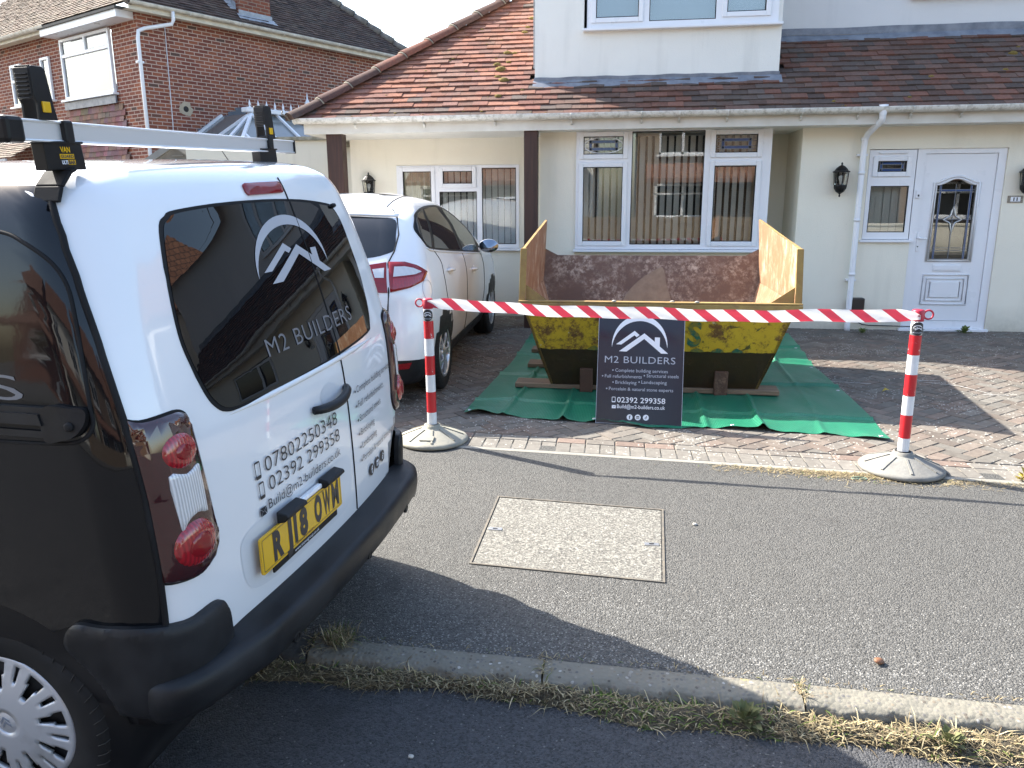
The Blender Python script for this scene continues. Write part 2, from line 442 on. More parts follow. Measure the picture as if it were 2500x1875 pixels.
def patch(name, outlines, at, mats, parent, off=.003, cell=.04, skirt=True, bulge=0, brad=.03, smooth=True, world=False, flip=False, nf=None):
    """a thin shell that follows a surface: at(a, b, off) -> 3D"""
    bm = cut_fill(outlines, cell); ol = outlines[0] if not isinstance(outlines, tuple) else None
    if flip:
        for f in bm.faces: f.normal_flip()
    bd = [e for e in bm.edges if e.is_boundary] if skirt else []
    co = {}; UV_ = {v: (v.co.x, v.co.y) for v in bm.verts}
    for v in bm.verts:
        o = off
        if bulge and ol:
            t = min(1, seg_dist(v.co.xy, ol)/brad); o += bulge*math.sqrt(max(0, 1-(1-t)**2))
        co[v] = at(v.co.x, v.co.y, o)
    if skirt:
        ret = bmesh.ops.extrude_edge_only(bm, edges=bd)
        nv = [x for x in ret['geom'] if isinstance(x, bmesh.types.BMVert)]
        for v in nv: co[v] = at(v.co.x, v.co.y, -.003)
    for v, p in co.items(): v.co = p
    bm.normal_update()
    for f in bm.faces: f.smooth = smooth
    if smooth and skirt:
        for e in bd:
            if e.is_valid: e.smooth = False
    ab = None
    if nf is None and not bulge and smooth and hasattr(at, '__self__') and isinstance(at.__self__, Wrap): nf = at.__self__.nrm
    me = bpy.data.meshes.new(name); bm.to_mesh(me)
    if nf:
        nn = []; c2 = {}
        for f in bm.faces:
            top = all(v in UV_ for v in f.verts)
            for l in f.loops:
                if top:
                    if l.vert not in c2: c2[l.vert] = nf(*UV_[l.vert])
                    nn.append(c2[l.vert])
                else: nn.append(f.normal.copy())
        me.normals_split_custom_set(nn)
    bm.free()
    for m in (mats if isinstance(mats, (list, tuple)) else [mats]): me.materials.append(m)
    return link(name, me, parent, 0, world)
_tcache = {}
def text2d(body, x0, y0, x1=None, h=None, thin=0.0, space=1.0):
    """flat text as (verts, faces): starts at x0, baseline y0, scaled to end at x1 and/or to capital height h"""
    cu = bpy.data.curves.new('t', 'FONT'); cu.body = body; cu.size = 1; cu.offset = thin; cu.space_character = space; cu.resolution_u = 3; cu.fill_mode = 'FRONT'
    o = bpy.data.objects.new('t', cu); COL.objects.link(o)
    me = bpy.data.meshes.new_from_object(o.evaluated_get(bpy.context.evaluated_depsgraph_get()))
    vs = [v.co.copy() for v in me.vertices]; fs = [tuple(p.vertices) for p in me.polygons]
    bpy.data.objects.remove(o); bpy.data.curves.remove(cu); bpy.data.meshes.remove(me)
    a = min(v.x for v in vs); b = max(v.x for v in vs)
    sx = (x1-x0)/(b-a) if x1 is not None else None; sy = h/.69 if h is not None else sx
    if sx is None: sx = sy
    return [(x0+(v.x-a)*sx, y0+v.y*sy) for v in vs], fs
def merge2d(*parts):
    V, F = [], []
    for v, f in parts:
        o = len(V); V += v; F += [tuple(i+o for i in q) for q in f]
    return V, F
def poly2d(*outs):
    V, F = [], []
    for o in outs:
        k = len(V); V += list(o); F.append(tuple(range(k, k+len(o))))
    return V, F
def ring2d(outer, inner):
    """band between two outlines with the same number of points"""
    n = len(outer); return list(outer)+list(inner), [(i, (i+1) % n, n+(i+1) % n, n+i) for i in range(n)]
# builders' mark: crescent over two roof lines, unit circle about (0, 0)
def logo2d(cx, cy, sx, sy, shx=0):
    f = lambda x, y: (cx+x*sx+shx*y, cy+y*sy)
    N = 28; y0 = -.0617; V, F = [], []
    o = [(math.cos(a), math.sin(a)) for a in [math.pi+.06-(math.pi+.12)*i/N for i in range(N+1)]]
    ri, cyi = 1.004, -.193; a0 = math.asin((-.06-cyi)/ri)
    inn = [(ri*math.cos(a), cyi+ri*math.sin(a)) for a in [math.pi-a0-(math.pi-2*a0)*i/N for i in range(N+1)]]
    V += [f(*p) for p in o]+[f(*p) for p in inn]; F += [(i, i+1, N+2+i, N+1+i) for i in range(N)]
    P = lambda l: [f((x-952)/405, (480-y)/405) for x, y in l]
    a1 = P([(607, 470), (875, 285), (948, 340), (908, 368), (873, 345), (685, 472)])
    a2 = P([(655, 562), (1018, 315), (1172, 425), (1172, 365), (1245, 367), (1245, 485), (1370, 580), (1270, 580), (1018, 390), (765, 565)])
    k = len(V); V += a1; F += [(k, k+1, k+4, k+5), (k+1, k+2, k+3, k+4)]
    k = len(V); V += a2; F += [(k, k+1, k+8, k+9), (k+1, k+2, k+5, k+8), (k+2, k+3, k+4, k+5), (k+5, k+6, k+7, k+8)]
    return V, F
def phone2d(x, y, w, h):
    t = w*.13
    return merge2d(ring2d(rrect(x, x+w, y, y+h, w*.2, 3), rrect(x+t, x+w-t, y+h*.2, y+h*.9, w*.03, 3)))
def mail2d(x, y, w, h):
    g = h*.06
    return poly2d([(x, y+h), (x+w/2, y+h*.45), (x+w, y+h)], [(x, y), (x, y+h-2*g), (x+w*.36, y+h*.55)], [(x+w, y), (x+w*.64, y+h*.55), (x+w, y+h-2*g)], [(x+g*2, y), (x+w*.4, y+h*.5), (x+w/2, y+h*.38), (x+w*.6, y+h*.5), (x+w-2*g, y)])
def f2d(x, y, r): return merge2d(text2d('f', x-r*.28, y-r*.62, None, r*1.25, .03))
def cam2d(x, y, r):
    return merge2d(ring2d(rrect(x-r*.55, x+r*.55, y-r*.5, y+r*.5, r*.12, 3), rrect(x-r*.42, x+r*.42, y-r*.38, y+r*.2, r*.05, 3)), ring2d(circle(x, y-r*.08, r*.28, 16), circle(x, y-r*.08, r*.16, 16)))
def note2d(x, y, r):
    return merge2d(ring2d(circle(x-r*.12, y-r*.22, r*.32, 16), circle(x-r*.12, y-r*.22, r*.17, 16)), poly2d([(x+r*.05, y-r*.25), (x+r*.2, y-r*.25), (x+r*.2, y+r*.6), (x+r*.05, y+r*.6)], [(x+r*.2, y+r*.6), (x+r*.28, y+r*.4), (x+r*.5, y+r*.25), (x+r*.5, y+r*.1), (x+r*.2, y+r*.25)]))
def boolean(o, cutter):
    m = o.modifiers.new('cut', 'BOOLEAN'); m.object = cutter; m.operation = 'DIFFERENCE'; m.solver = 'EXACT'
    dg = bpy.context.evaluated_depsgraph_get(); me = bpy.data.meshes.new_from_object(o.evaluated_get(dg))
    o.modifiers.clear(); old = o.data; o.data = me; me.name = old.name
def cutter_cyl(T, r, l):
    mb = MB(); mb.lathe([(r, -l), (r, l)], 48, T, smooth=False); me = bpy.data.meshes.new('c'); me.from_pydata(mb.v, [], mb.f)
    o = bpy.data.objects.new('c', me); COL.objects.link(o); return o

# ---------------------------------------------------------------- the builders' van
van = thing('van', "white-backed van with glossy black side and silver roof bar, parked half up the kerb", 'van', mat=VM)
mb = rings_mesh(loft_body(van_levels()))
body = mb.build('body', [M_white, M_trim], van, weld=True)
HUBS = [(.60, .31), (3.33, .31)]
for d, z in HUBS:
    for sx in (-1, 1):
        c = cutter_cyl(Matrix.Translation((sx*.86, d, z)) @ Matrix.Rotation(math.pi/2, 4, 'Y'), .375, .26)
        boolean(body, c); bpy.data.objects.remove(c)
for p in body.data.polygons:
    p.use_smooth = True
    for d, z in HUBS:
        if math.hypot(p.center.y-d, p.center.z-z) < .3765: p.material_index = 1; p.use_smooth = False
    if p.center.z < .44 or (p.center.z < .74 and p.center.y > .135 and abs(p.center.x) > .6): p.material_index = 1
def vlev(w): return dict(w=w, hw=smooth_interp(V_HW, w), r0=smooth_interp(V_R0, w), r1=interp(V_R1, w), rc=.17, ra=.15, fc=.3, bow=.055, fbow=.12, kr=interp(V_KR, w))
VB = Wrap(vlev)
def vs(p): return (VB.s_of(*p), p[2])
V_SEAM = [(.50, .095), (.66, .096), (.80, .091), (1.0, .097), (1.19, .117), (1.35, .145), (1.50, .178), (1.634, .216), (1.67, .231), (1.709, .251), (1.735, .277)]
def side_panel(sg):
    ss = lambda w, d: VB.s_of(sg*.8, d, w)
    out = []
    for i in range(23):
        w = .655+(1.735-.655)*i/22; out.append((ss(w, interp(V_SEAM, w)), w))
    top = [(1.735, .32), (1.738, .5), (1.738, .9), (1.735, 1.5), (1.72, 2.1), (1.66, 2.5), (1.3, 3.15), (1.0, 3.6), (.9, 3.9), (.6, 3.95), (.4, 3.9)]
    for (w0, d0), (w1, d1) in zip(top, top[1:]):
        for i in range(4): out.append((ss(lerp(w0, w1, i/4), lerp(d0, d1, i/4)), lerp(w0, w1, i/4)))
    for hub, a0, a1 in ((3.33, 15, 172), (.60, 8, 125)):
        k = 16
        for i in range(k+1):
            a = R(lerp(a0, a1, i/k)); d = hub+.385*math.cos(a); w = .31+.385*math.sin(a); out.append((ss(w, d), w))
    out += [(ss(.66, d), .66) for d in (.30, .22, .15)]
    return out
for sg in (-1, 1):
    o = side_panel(sg)
    if sg > 0: o = o[::-1]
    patch('side_panel', [o], VB.at, M_black, van, .004, .05, flip=False)
    seam = [VB.at(VB.s_of(sg*.8, interp(V_SEAM, w)-.006, w), w, .003) for w in [.53+(1.745-.53)*i/40 for i in range(41)]]
    MB().tube(seam, .0085, 6).build('seam_trim', M_rubber, van)
# roof gutter strips and ribs
for sg in (-1, 1):
    MB().tube([Vector((sg*interp([(1.7, .72), (1.75, .655)], 1.744)*.985, d, 1.747)) for d in [.34+.05*i for i in range(36)]], .010, 6).build('roof_gutter', M_rubber, van)
# wheel arch liners
for d, z in HUBS:
    for sx in (-1, 1):
        T = Matrix.Translation((sx*.60, d, z)) @ Matrix.Rotation(math.pi/2, 4, 'Y')
        MB().lathe([(.374, -.24*sx*-1), (.374, .24*-sx), ] if False else [(.02, -.235), (.374, -.235), (.374, .235)], 40, T, close=False).build('arch_liner', M_trim, van)
# door gap lines on the near side
def gapline(pts, r=.005, name='panel_gap', m=None):
    c = catmull([VB.raw(*vs(p)) for p in pts], 5, False)
    return MB().tube([VB.at(VB.s_of(*p), p[2], .004) for p in c], r, 6).build(name, m or M_rubber, van)
GAP = [(-.752, .60, 1.652), (-.756, .409, 1.636), (-.765, .335, 1.613), (-.769, .267, 1.567), (-.773, .23, 1.511), (-.788, .21, 1.437), (-.810, .189, 1.325), (-.828, .173, 1.231), (-.835, .168, 1.193), (-.843, .19, 1.163), (-.85, .251, 1.15), (-.852, .43, 1.145), (-.852, .8, 1.142), (-.852, 1.3, 1.14)]
gapline(GAP); gapline([(-p[0], p[1], p[2]) for p in GAP])
gapline([(-.75, 1.0, 1.66), (-.77, 1.34, 1.55), (-.86, 1.36, 1.1), (-.86, 1.36, .5)])
# sliding door rail
rail = MB()
for (w0, w1, o) in ((1.222, 1.236, .020), (1.196, 1.222, .030), (1.182, 1.196, .010), (1.166, 1.182, .024)):
    for sg in (-1,):
        pts = [(VB.s_of(-.85, d, w0), d) for d in (.275, .5, .8, 1.1, 1.5, 1.9)]
        for (sa, da), (sb, db) in zip(pts, pts[1:]):
            A = [VB.at(s, w, q) for s in (sa, sb) for w in (w0, w1) for q in (-.002, o)]
            rail.add(A, [(1, 3, 7, 5), (0, 1, 5, 4), (2, 6, 7, 3), (0, 2, 3, 1), (4, 5, 7, 6)])
rl = rail.build('sliding_door_rail', M_trim, van)
ec = catmull([vs(p) for p in [(-.838, .275, 1.237), (-.834, .205, 1.238), (-.830, .18, 1.232), (-.834, .177, 1.205), (-.842, .195, 1.175), (-.846, .225, 1.163), (-.848, .275, 1.16)]], 4)
patch('rail_end_cap', [ec], VB.at, M_trim, rl, .026, .03, smooth=False)
MB().lathe([(.011, 0), (.011, .006), (.006, .008)], 14, Matrix.Translation(VB.at(VB.s_of(-.842, .205, 1.197), 1.197, .026)) @ Matrix.Rotation(-math.pi/2, 4, 'Y')).build('rail_bolt', M_rubber, rl)
# lettering on the black side
lett = merge2d(text2d('BUILDERS', -1.20, 0, 0, .060, -.004, 1.08))
s1 = VB.s_of(-.835, .352, 1.28)
patch('lettering', lett, lambda a, b, o: VB.at(s1+a if False else s1+a, 1.247+b, o) if True else None, M_vinyl2, van, .0055, .06, skirt=False)
# ---- back: doors, glass
split_u = .162
MB().tube([VB.at(split_u, w, .002) for w in [.535+.03*i for i in range(41)]], .0028, 6).build('door_gap', M_rubber, van)
WIN = [(-.487, 1.619), (-.455, 1.642), (-.408, 1.655), (-.17, 1.664), (.162, 1.656), (.44, 1.628), (.495, 1.608), (.528, 1.555), (.535, 1.471), (.541, 1.366), (.525, 1.264), (.49, 1.182), (.437, 1.152), (.157, 1.137), (-.154, 1.13), (-.415, 1.131), (-.494, 1.138), (-.532, 1.165), (-.553, 1.21), (-.568, 1.298), (-.567, 1.364), (-.548, 1.456), (-.522, 1.538)]
WC = catmull(WIN, 4)
cxw, cyw = -.01, 1.39
grow = lambda pts, g, c=(cxw, cyw): [(c[0]+(x-c[0])*(1+g/abs(x-c[0]+1e-6) if abs(x-c[0]) > .2 else 1), c[1]+(y-c[1])*(1+g/abs(y-c[1]) if abs(y-c[1]) > .12 else 1)) for x, y in pts]
patch('window_seal', [grow(WC, .009)], VB.at, M_rubber, van, .0025, .045)
glass = patch('rear_window', [WC], VB.at, M_blackglass, van, .0045, .045)
MB().tube([VB.at(split_u, w, .004) for w in [1.135+.02*i for i in range(27)]], .0035, 6).build('glass_gap', M_rubber, glass)
def reartxt(name, d2, mt, off=.0055, cell=.05, par=None): return patch(name, d2, VB.at, mt, par or van, off, cell, skirt=False)
reartxt('logo', logo2d(.054, 1.452, .232, .165, .012), M_vinyl, .0062, .05, glass)
reartxt('lettering', text2d('M2 BUILDERS', -.258, 1.221, .335, .052, -.004, 1.1), M_vinyl2, .0062, .05, glass)
# pressed swage around the window and door hollow
MB().tube([VB.at(u, 1.118+.012*(u/.5)**2*0, -.002) for u in [-.54+.05*i for i in range(22)]], [.011*min(1, (i+.3)/5, (21.3-i)/5) for i in range(22)], 8).build('window_ledge', M_white, van)
# high brake light, handle, hinges
bl = rrect(-.078, .150, 1.686, 1.722, .014, 4)
patch('high_brake_light', [bl], VB.at, M_lampred2, van, .006, .03, bulge=.004, brad=.012)
MB().tube([VB.at(-.10+.04*i, 1.665, .001) for i in range(0, 1)]+[VB.at(-.06, 1.665, .001)], .002, 5) 
def handle_pts(t): return VB.at(lerp(-.098, .150, t), 1.003+.010*t+.012*math.sin(math.pi*t)*-1, .010+.030*math.sin(math.pi*min(1, max(0, t)))**.6)
hp = [handle_pts(i/14) for i in range(15)]
hd = MB(); hr = [.008+.009*math.sin(math.pi*(.12+.76*i/14))**.5 for i in range(15)]
hd.tube(hp, hr, 10); hd.build('door_handle', M_bump, van)
patch('handle_recess_shade', [circle(.035, 1.022, .062, 24, .038)], VB.at, simple('recess_shade_white', (.62, .64, .68), .3, var=.03), van, .0015, .03, skirt=False)  # flat patch; the shade of the handle hollow is put into its colour
for w in (.75, 1.0): pass
# tail lamps
LAMP = [(-.826, .088, 1.196), (-.769, .092, 1.183), (-.714, .071, 1.183), (-.673, .066, 1.180), (-.650, .060, 1.165), (-.645, .055, 1.136), (-.644, .044, 1.058), (-.639, .036, .965), (-.634, .032, .881), (-.629, .030, .831), (-.648, .031, .782), (-.688, .034, .758), (-.733, .040, .757), (-.786, .060, .767), (-.826, .080, .778)]
for sg in (-1, 1):
    L2 = [(sg*abs(a), b) for a, b in [vs(p) for p in LAMP]]
    # the lamp's outer edge meets the seam exactly
    outer = [(VB.s_of(sg*.8, interp(V_SEAM, w)-.012, w), w) for w in [.778+(1.196-.778)*i/10 for i in range(11)]]
    L2 = outer+catmull([outer[-1]]+L2[1:-1]+[outer[0]], 3, False)[1:-1]
    if sg > 0: L2 = L2[::-1]
    mid = (sg*.74, .97)
    sg_s = sum(p[0] for p in L2)/len(L2)
    patch('lamp_gasket', [[(sg_s+(a-sg_s)*1.06, .97+(b-.97)*1.035) for a, b in L2]], VB.at, M_rubber, van, .003, .04)
    lamp = patch('tail_lamp', [L2], VB.at, M_lampdark, van, .009, .03, bulge=.012, brad=.03)
    s_c = lambda u, d, w: sg*abs(VB.s_of(-abs(u), d, w))
    c1 = s_c(.712, .054, 1.093); c2 = s_c(.719, .039, .849)
    patch('lens', [circle(c1, 1.093, .050, 28, .042)], VB.at, M_lampred, lamp, .021, .009, bulge=.008, brad=.03)
    patch('lens_core', [circle(c1, 1.090, .022, 18, .019)], VB.at, M_lampred2, lamp, .0295, .009, bulge=.004, brad=.02)
    patch('lens', [circle(c2, .849, .064, 28, .060)], VB.at, M_lampred, lamp, .021, .010, bulge=.017, brad=.05)
    patch('lens_core', [circle(c2, .846, .034, 18, .032)], VB.at, M_lampred2, lamp, .0375, .009, bulge=.006, brad=.03)
    rv = [(.759, .06, 1.043), (.714, .047, 1.033), (.672, .045, 1.045), (.668, .043, 1.02), (.668, .036, .93), (.672, .036, .915), (.705, .040, .925), (.735, .045, .915), (.752, .05, .895), (.757, .051, .93)]
    rv = catmull([(s_c(*p), p[2]) for p in rv], 3)
    if sg < 0 and False: rv = rv[::-1]
    patch('reverse_lens', [rv], VB.at, M_lampclear, lamp, .0225, .012, bulge=.004, brad=.012)
# number plate, lamps over it
patch('plate_recess_shade', [catmull([(-.549, .70), (-.53, .76), (-.42, .782), (-.15, .779), (.07, .777), (.125, .755), (.13, .70), (.11, .60), (.02, .575), (-.25, .570), (-.45, .575), (-.53, .61)], 4)], VB.at, simple('door_shade_white', (.66, .68, .71), .25, var=.03), van, .0012, .05, skirt=False)  # door skin is not pressed in; the greyer white paints the hollow's shade
pc_u, pc_w = -.24, .682
plT = Matrix.Translation(VB.at(pc_u, pc_w, .012)) @ Matrix.Rotation(R(0.8), 4, 'Y')
pf = lambda a, b, o: plT @ Vector((a, -o, b))
pl = patch('number_plate', [rrect(-.26, .26, -.0575, .0575, .008, 4)], pf, M_plate, van, .004, 0, smooth=False)
patch('plate_border', ring2d(rrect(-.253, .253, -.0505, .0505, .006, 3), rrect(-.2512, .2512, -.0487, .0487, .005, 3)), pf, M_ink, pl, .0048, 0, skirt=False)
reg = merge2d(text2d('R', -.196, -.039, -.140, .082, .055), text2d('J', -.122, -.039, -.085, .082, .055), text2d('I', -.072, -.039, -.054, .082, .055), text2d('8', -.036, -.039, .014, .082, .055), text2d('O', .062, -.039, .112, .082, .055), text2d('W', .124, -.039, .176, .082, .03), text2d('M', .188, -.039, .238, .082, .04))
patch('registration', reg, pf, M_ink, pl, .0050, 0, skirt=False)
patch('dealer_name', text2d('Snows', -.062, -.0525, -.012, .009, 0), pf, M_ink, pl, .0050, 0, skirt=False)
patch('dealer_name', text2d('CITROEN', -.008, -.0525, .052, .009, 0), pf, M_ink2, pl, .0050, 0, skirt=False)
ps = patch('plate_strip', [rrect(-.200, .222, -.080, -.056, .003, 2)], pf, M_trim, pl, .002, 0, smooth=False)
patch('lettering', text2d('www.snowsgroup.co.uk', -.075, -.073, .085, .010, 0), pf, M_whiteink, ps, .003, 0, skirt=False)
for u0 in (-.098, .168):
    lp = MB(); prof = [(0, .012), (.036, .006), (.042, -.004), (.026, -.020), (0, -.026)]
    f = lambda k: (lambda a, b: plT @ Vector((u0+k, -a, .086+b)))
    lp.prism(prof, f(-.060), f(.060)); lp.build('plate_lamp', M_bump, van, .004)
gr = MB(); gr.obox(plT @ Vector((-.11, -.008, .078)), plT @ Vector((.105, -.008, .078)), .02, .016); gr.build('grab_strip', M_white, van, .005)
# lettering on the doors
ink = lambda n, d2: reartxt(n, d2, M_ink)
ink('phone_icon', phone2d(-.444, .901, .026, .054)); ink('phone_number', text2d('07802250348', -.395, .908, .056, .046, -.009, 1.02))
ink('phone_icon', phone2d(-.438, .838, .025, .052)); ink('phone_number', text2d('02392 299358', -.388, .846, .060, .045, -.009, 1.02))
ink('mail_icon', mail2d(-.446, .787, .032, .026)); ink('email_address', text2d('Build@m2-builders.co.uk', -.403, .795, .054, .030, -.005, 1.0))
for w, tx, u1 in ((.962, 'Complete building services', .632), (.906, 'Full refurbishments', .525), (.852, 'Structural steels', .475), (.798, 'Bricklaying', .385), (.747, 'Landscaping', .400), (.694, 'Porcelain & natural stone experts', .640)):
    ink('service_line', merge2d(poly2d(circle(.228, w+.010, .0055, 12)), text2d(tx, .243, w, u1, .026, -.004, 1.0)))
for u, g in ((.318, f2d), (.382, cam2d), (.446, note2d)):
    ink('social_badge', poly2d(circle(u, .630+(u-.318)*.06, .024, 22)))
    reartxt('badge_mark', g(u, .630+(u-.318)*.06, .022), M_whiteink, .0068, .05)
# ---- bumper
def bump_path(n=64, s0=.88):
    return [-s0+2*s0*i/n for i in range(n+1)]
def bump_pt(s, prof):
    """profile (outward, w) blended between the step (rear) and the corner"""
    a = min(1, max(0, (abs(s)-.55)/.22)); a = a*a*(3-2*a)
    e = min(1, max(0, (.88-abs(s))/.07)); e = math.sqrt(max(0, 1-(1-e)**2))
    return [VB.at(s, lerp(lerp(w0, w1, a), .45, .25*(1-e)), (.020+(lerp(o0, o1, a)-.020)*e) if lerp(o0, o1, a) > .02 else lerp(o0, o1, a)) for (o0, w0), (o1, w1) in prof]
A = [(-.01, .530), (.086, .5275), (.098, .5260), (.1065, .5215), (.112, .5135), (.1145, .503), (.116, .470), (.112, .44), (.102, .418), (.085, .404), (.05, .396), (-.02, .385)]
B = [(.0, .510), (.022, .509), (.036, .506), (.046, .501), (.054, .493), (.060, .482), (.064, .465), (.064, .445), (.060, .42), (.052, .400), (.035, .375), (-.02, .360)]
ss = bump_path(); rows = [bump_pt(s, list(zip(A, B))) for s in ss]
bm_ = MB(); k = len(A); vsx = [p for r in rows for p in r]
bm_.add(vsx, [(i*k+j, i*k+j+1, (i+1)*k+j+1, (i+1)*k+j) for i in range(len(rows)-1) for j in range(k-1)], 0, None, True)
bumper = bm_.build('bumper', M_bump, van)
for sg in (-1, 1):
    pts = [(.628, .030, .505), (.634, .029, .59), (.648, .031, .632), (.668, .031, .647), (.71, .036, .651), (.76, .05, .647), (.80, .075, .655), (.825, .096, .663), (.845, .15, .672), (.85, .22, .668), (.852, .30, .665), (.852, .342, .60), (.852, .29, .53)]
    top = catmull([(VB.s_of(sg*p[0], p[1], p[2]), p[2]) for p in pts], 4, False)
    o = top+[(VB.s_of(sg*.84, .252, .47), .47), (VB.s_of(sg*.84, .232, .39), .39), (VB.s_of(sg*.83, .14, .385), .385), (sg*.80, .385), (sg*.66, .40), (sg*.64, .48)]
    if sg < 0: pass
    patch('bumper_corner', [o], VB.at, M_bump, bumper, .016, .016, bulge=.012, brad=.03)
for s, w in ((-.47, .43), (.02, .44), (.42, .43), (.70, .43)):
    sg_n = VB.nrm(s, w); p = VB.at(s, w, interp([(0, .109), (.55, .109), (.75, .063)], abs(s)))
    T = Matrix.Translation(p) @ sg_n.to_track_quat('Z', 'X').to_matrix().to_4x4()
    MB().lathe([(.0, .002), (.008, .003), (.012, .001), (.0125, .005), (.017, .004), (.018, -.004)], 20, T, close=False).build('parking_sensor', M_trim, bumper)
# tow eye cover outline
MB().tube([VB.at(.60+.02*math.cos(a), .43+.03*math.sin(a), .098) for a in [2*math.pi*i/16 for i in range(16)]], .0015, 4, closed=True).build('tow_cover', M_rubber, bumper)
MB().box(-.60, .56, .16, .5, .36, .42).build('underbody', M_trim, van)
# ---- wheels
def wheel(name, loc, sx, r=.315, wd=.20, rim=.205, style='cover', parent=None):
    T = Matrix.Translation(loc) @ Matrix.Rotation(-sx*math.pi/2, 4, 'Y') @ Matrix.Rotation(math.pi if False else 0, 4, 'Z')
    h = wd/2; t = MB()
    # z axis of T points to the inside; outer face is at -h... keep symmetric
    prof = [(rim-.01, -h*.80), (rim+.010, -h*.96), (rim+.05, -h*1.0), (r-.035, -h*.98), (r-.014, -h*.90), (r-.004, -h*.74), (r, -h*.5), (r, -h*.44), (r-.007, -h*.42), (r-.007, -h*.36), (r, -h*.34), (r+.001, 0), (r, h*.34), (r-.007, h*.36), (r-.007, h*.42), (r, h*.44), (r, h*.5), (r-.004, h*.74), (r-.014, h*.9), (r-.035, h*.98), (rim+.05, h), (rim+.01, h*.96), (rim-.01, h*.8)]
    t.lathe(prof, 64, T, close=False)
    for i in range(52):
        a = 2*math.pi*i/52
        for zsg in (-1, 1):
            q = [(r-.030, -h*.985*zsg if False else zsg*h*.985), (r-.012, zsg*h*.91), (r-.0015, zsg*h*.70)]
            t.tube([T @ Vector((q_[0]*1.0*math.cos(a+.03*j), q_[0]*math.sin(a+.03*j), q_[1]*1.004)) for j, q_ in enumerate(q)], .0016, 4, 1)
    ty = t.build('tyre', [M_tyre, M_dark], parent)
    return T, ty, h
def hubcap(parent, T, h, rim):
    # T's -z side faces outwards for the near wheel
    c = MB(); n = 144; k = 18
    zf = lambda rr: -(h*.80+.020*(1-(rr/rim)**2))
    def f(rr, a, dz=0): return T @ Vector((rr*math.cos(a), rr*math.sin(a), zf(rr)+dz))
    holes = lambda rr, a: False
    rad = [.035, .05, .07, .09, .105, .12, .135, .15, .165, .178, .187, .195, rim]
    per = 2*math.pi/9
    def is_hole(rr, a):
        x = (a % per)/per
        if .105 < rr < .183:
            t = (rr-.105)/.078; wdt = .10+.10*t
            if abs(x-.5) < wdt: return True
        if .142 < rr < .187:
            t = (rr-.142)/.045
            if x < .035+.05*t*(1-.3*t) or x > 1-(.035+.05*t*(1-.3*t)): return True
        return False
    vs_, fs_ = [], []
    for rr in rad:
        for j in range(n): vs_.append(f(rr, 2*math.pi*j/n, 0.0))
    for i in range(len(rad)-1):
        for j in range(n):
            rm = (rad[i]+rad[i+1])/2; am = 2*math.pi*(j+.5)/n
            if is_hole(rm, am): continue
            fs_.append((i*n+j, i*n+(j+1) % n, (i+1)*n+(j+1) % n, (i+1)*n+j))
    c.add(vs_, fs_, 0, None, True)
    o = c.build('hub_cap', M_hub, parent)
    sol = o.modifiers.new('s', 'SOLIDIFY'); sol.thickness = .012; sol.offset = 1 if True else -1
    ce = MB(); ce.lathe([(0, -h*.80-.030), (.030, -h*.80-.030), (.034, -h*.80-.026), (.036, -h*.80-.027), (.040, -h*.80-.024), (.041, -h*.80-.010)], 36, T, close=False)
    em = ce.build('centre_badge', M_hub, o)
    ch = MB()
    for dy in (-.012, .003):
        a = [(-.016, dy-.004), (0, dy+.010), (.016, dy-.004), (.016, dy+.003), (0, dy+.017), (-.016, dy+.003)]
        rot = Matrix.Rotation(R(75), 4, 'Z')
        ch.add([T @ (rot @ Vector((x, y, -h*.80-.0315))) for x, y in a]+[T @ (rot @ Vector((x, y, -h*.80-.028))) for x, y in a], [(0, 1, 4, 5), (1, 2, 3, 4), (0, 6, 7, 1), (1, 7, 8, 2), (3, 9, 10, 4), (4, 10, 11, 5)])
    ch.build('badge_mark', M_lead, em)
    MB().lathe([(0, -h*.5), (rim*.95, -h*.5), (rim*.98, -h*.8)], 40, T, close=False).build('rim', M_trim, parent)
for d, z in HUBS:
    for sx in (-1, 1):
        wx = sx*.755
        we = MB(); T, ty, h = wheel('wheel', (wx, d, z), 1, parent=van)
        ty.name = 'wheel'
        # outward axis: -x for the left wheels
        To = Matrix.Translation((wx, d, z)) @ (Matrix.Rotation(math.pi/2, 4, 'Y') if sx < 0 else Matrix.Rotation(-math.pi/2, 4, 'Y'))
        hubcap(ty, To, h, .205)
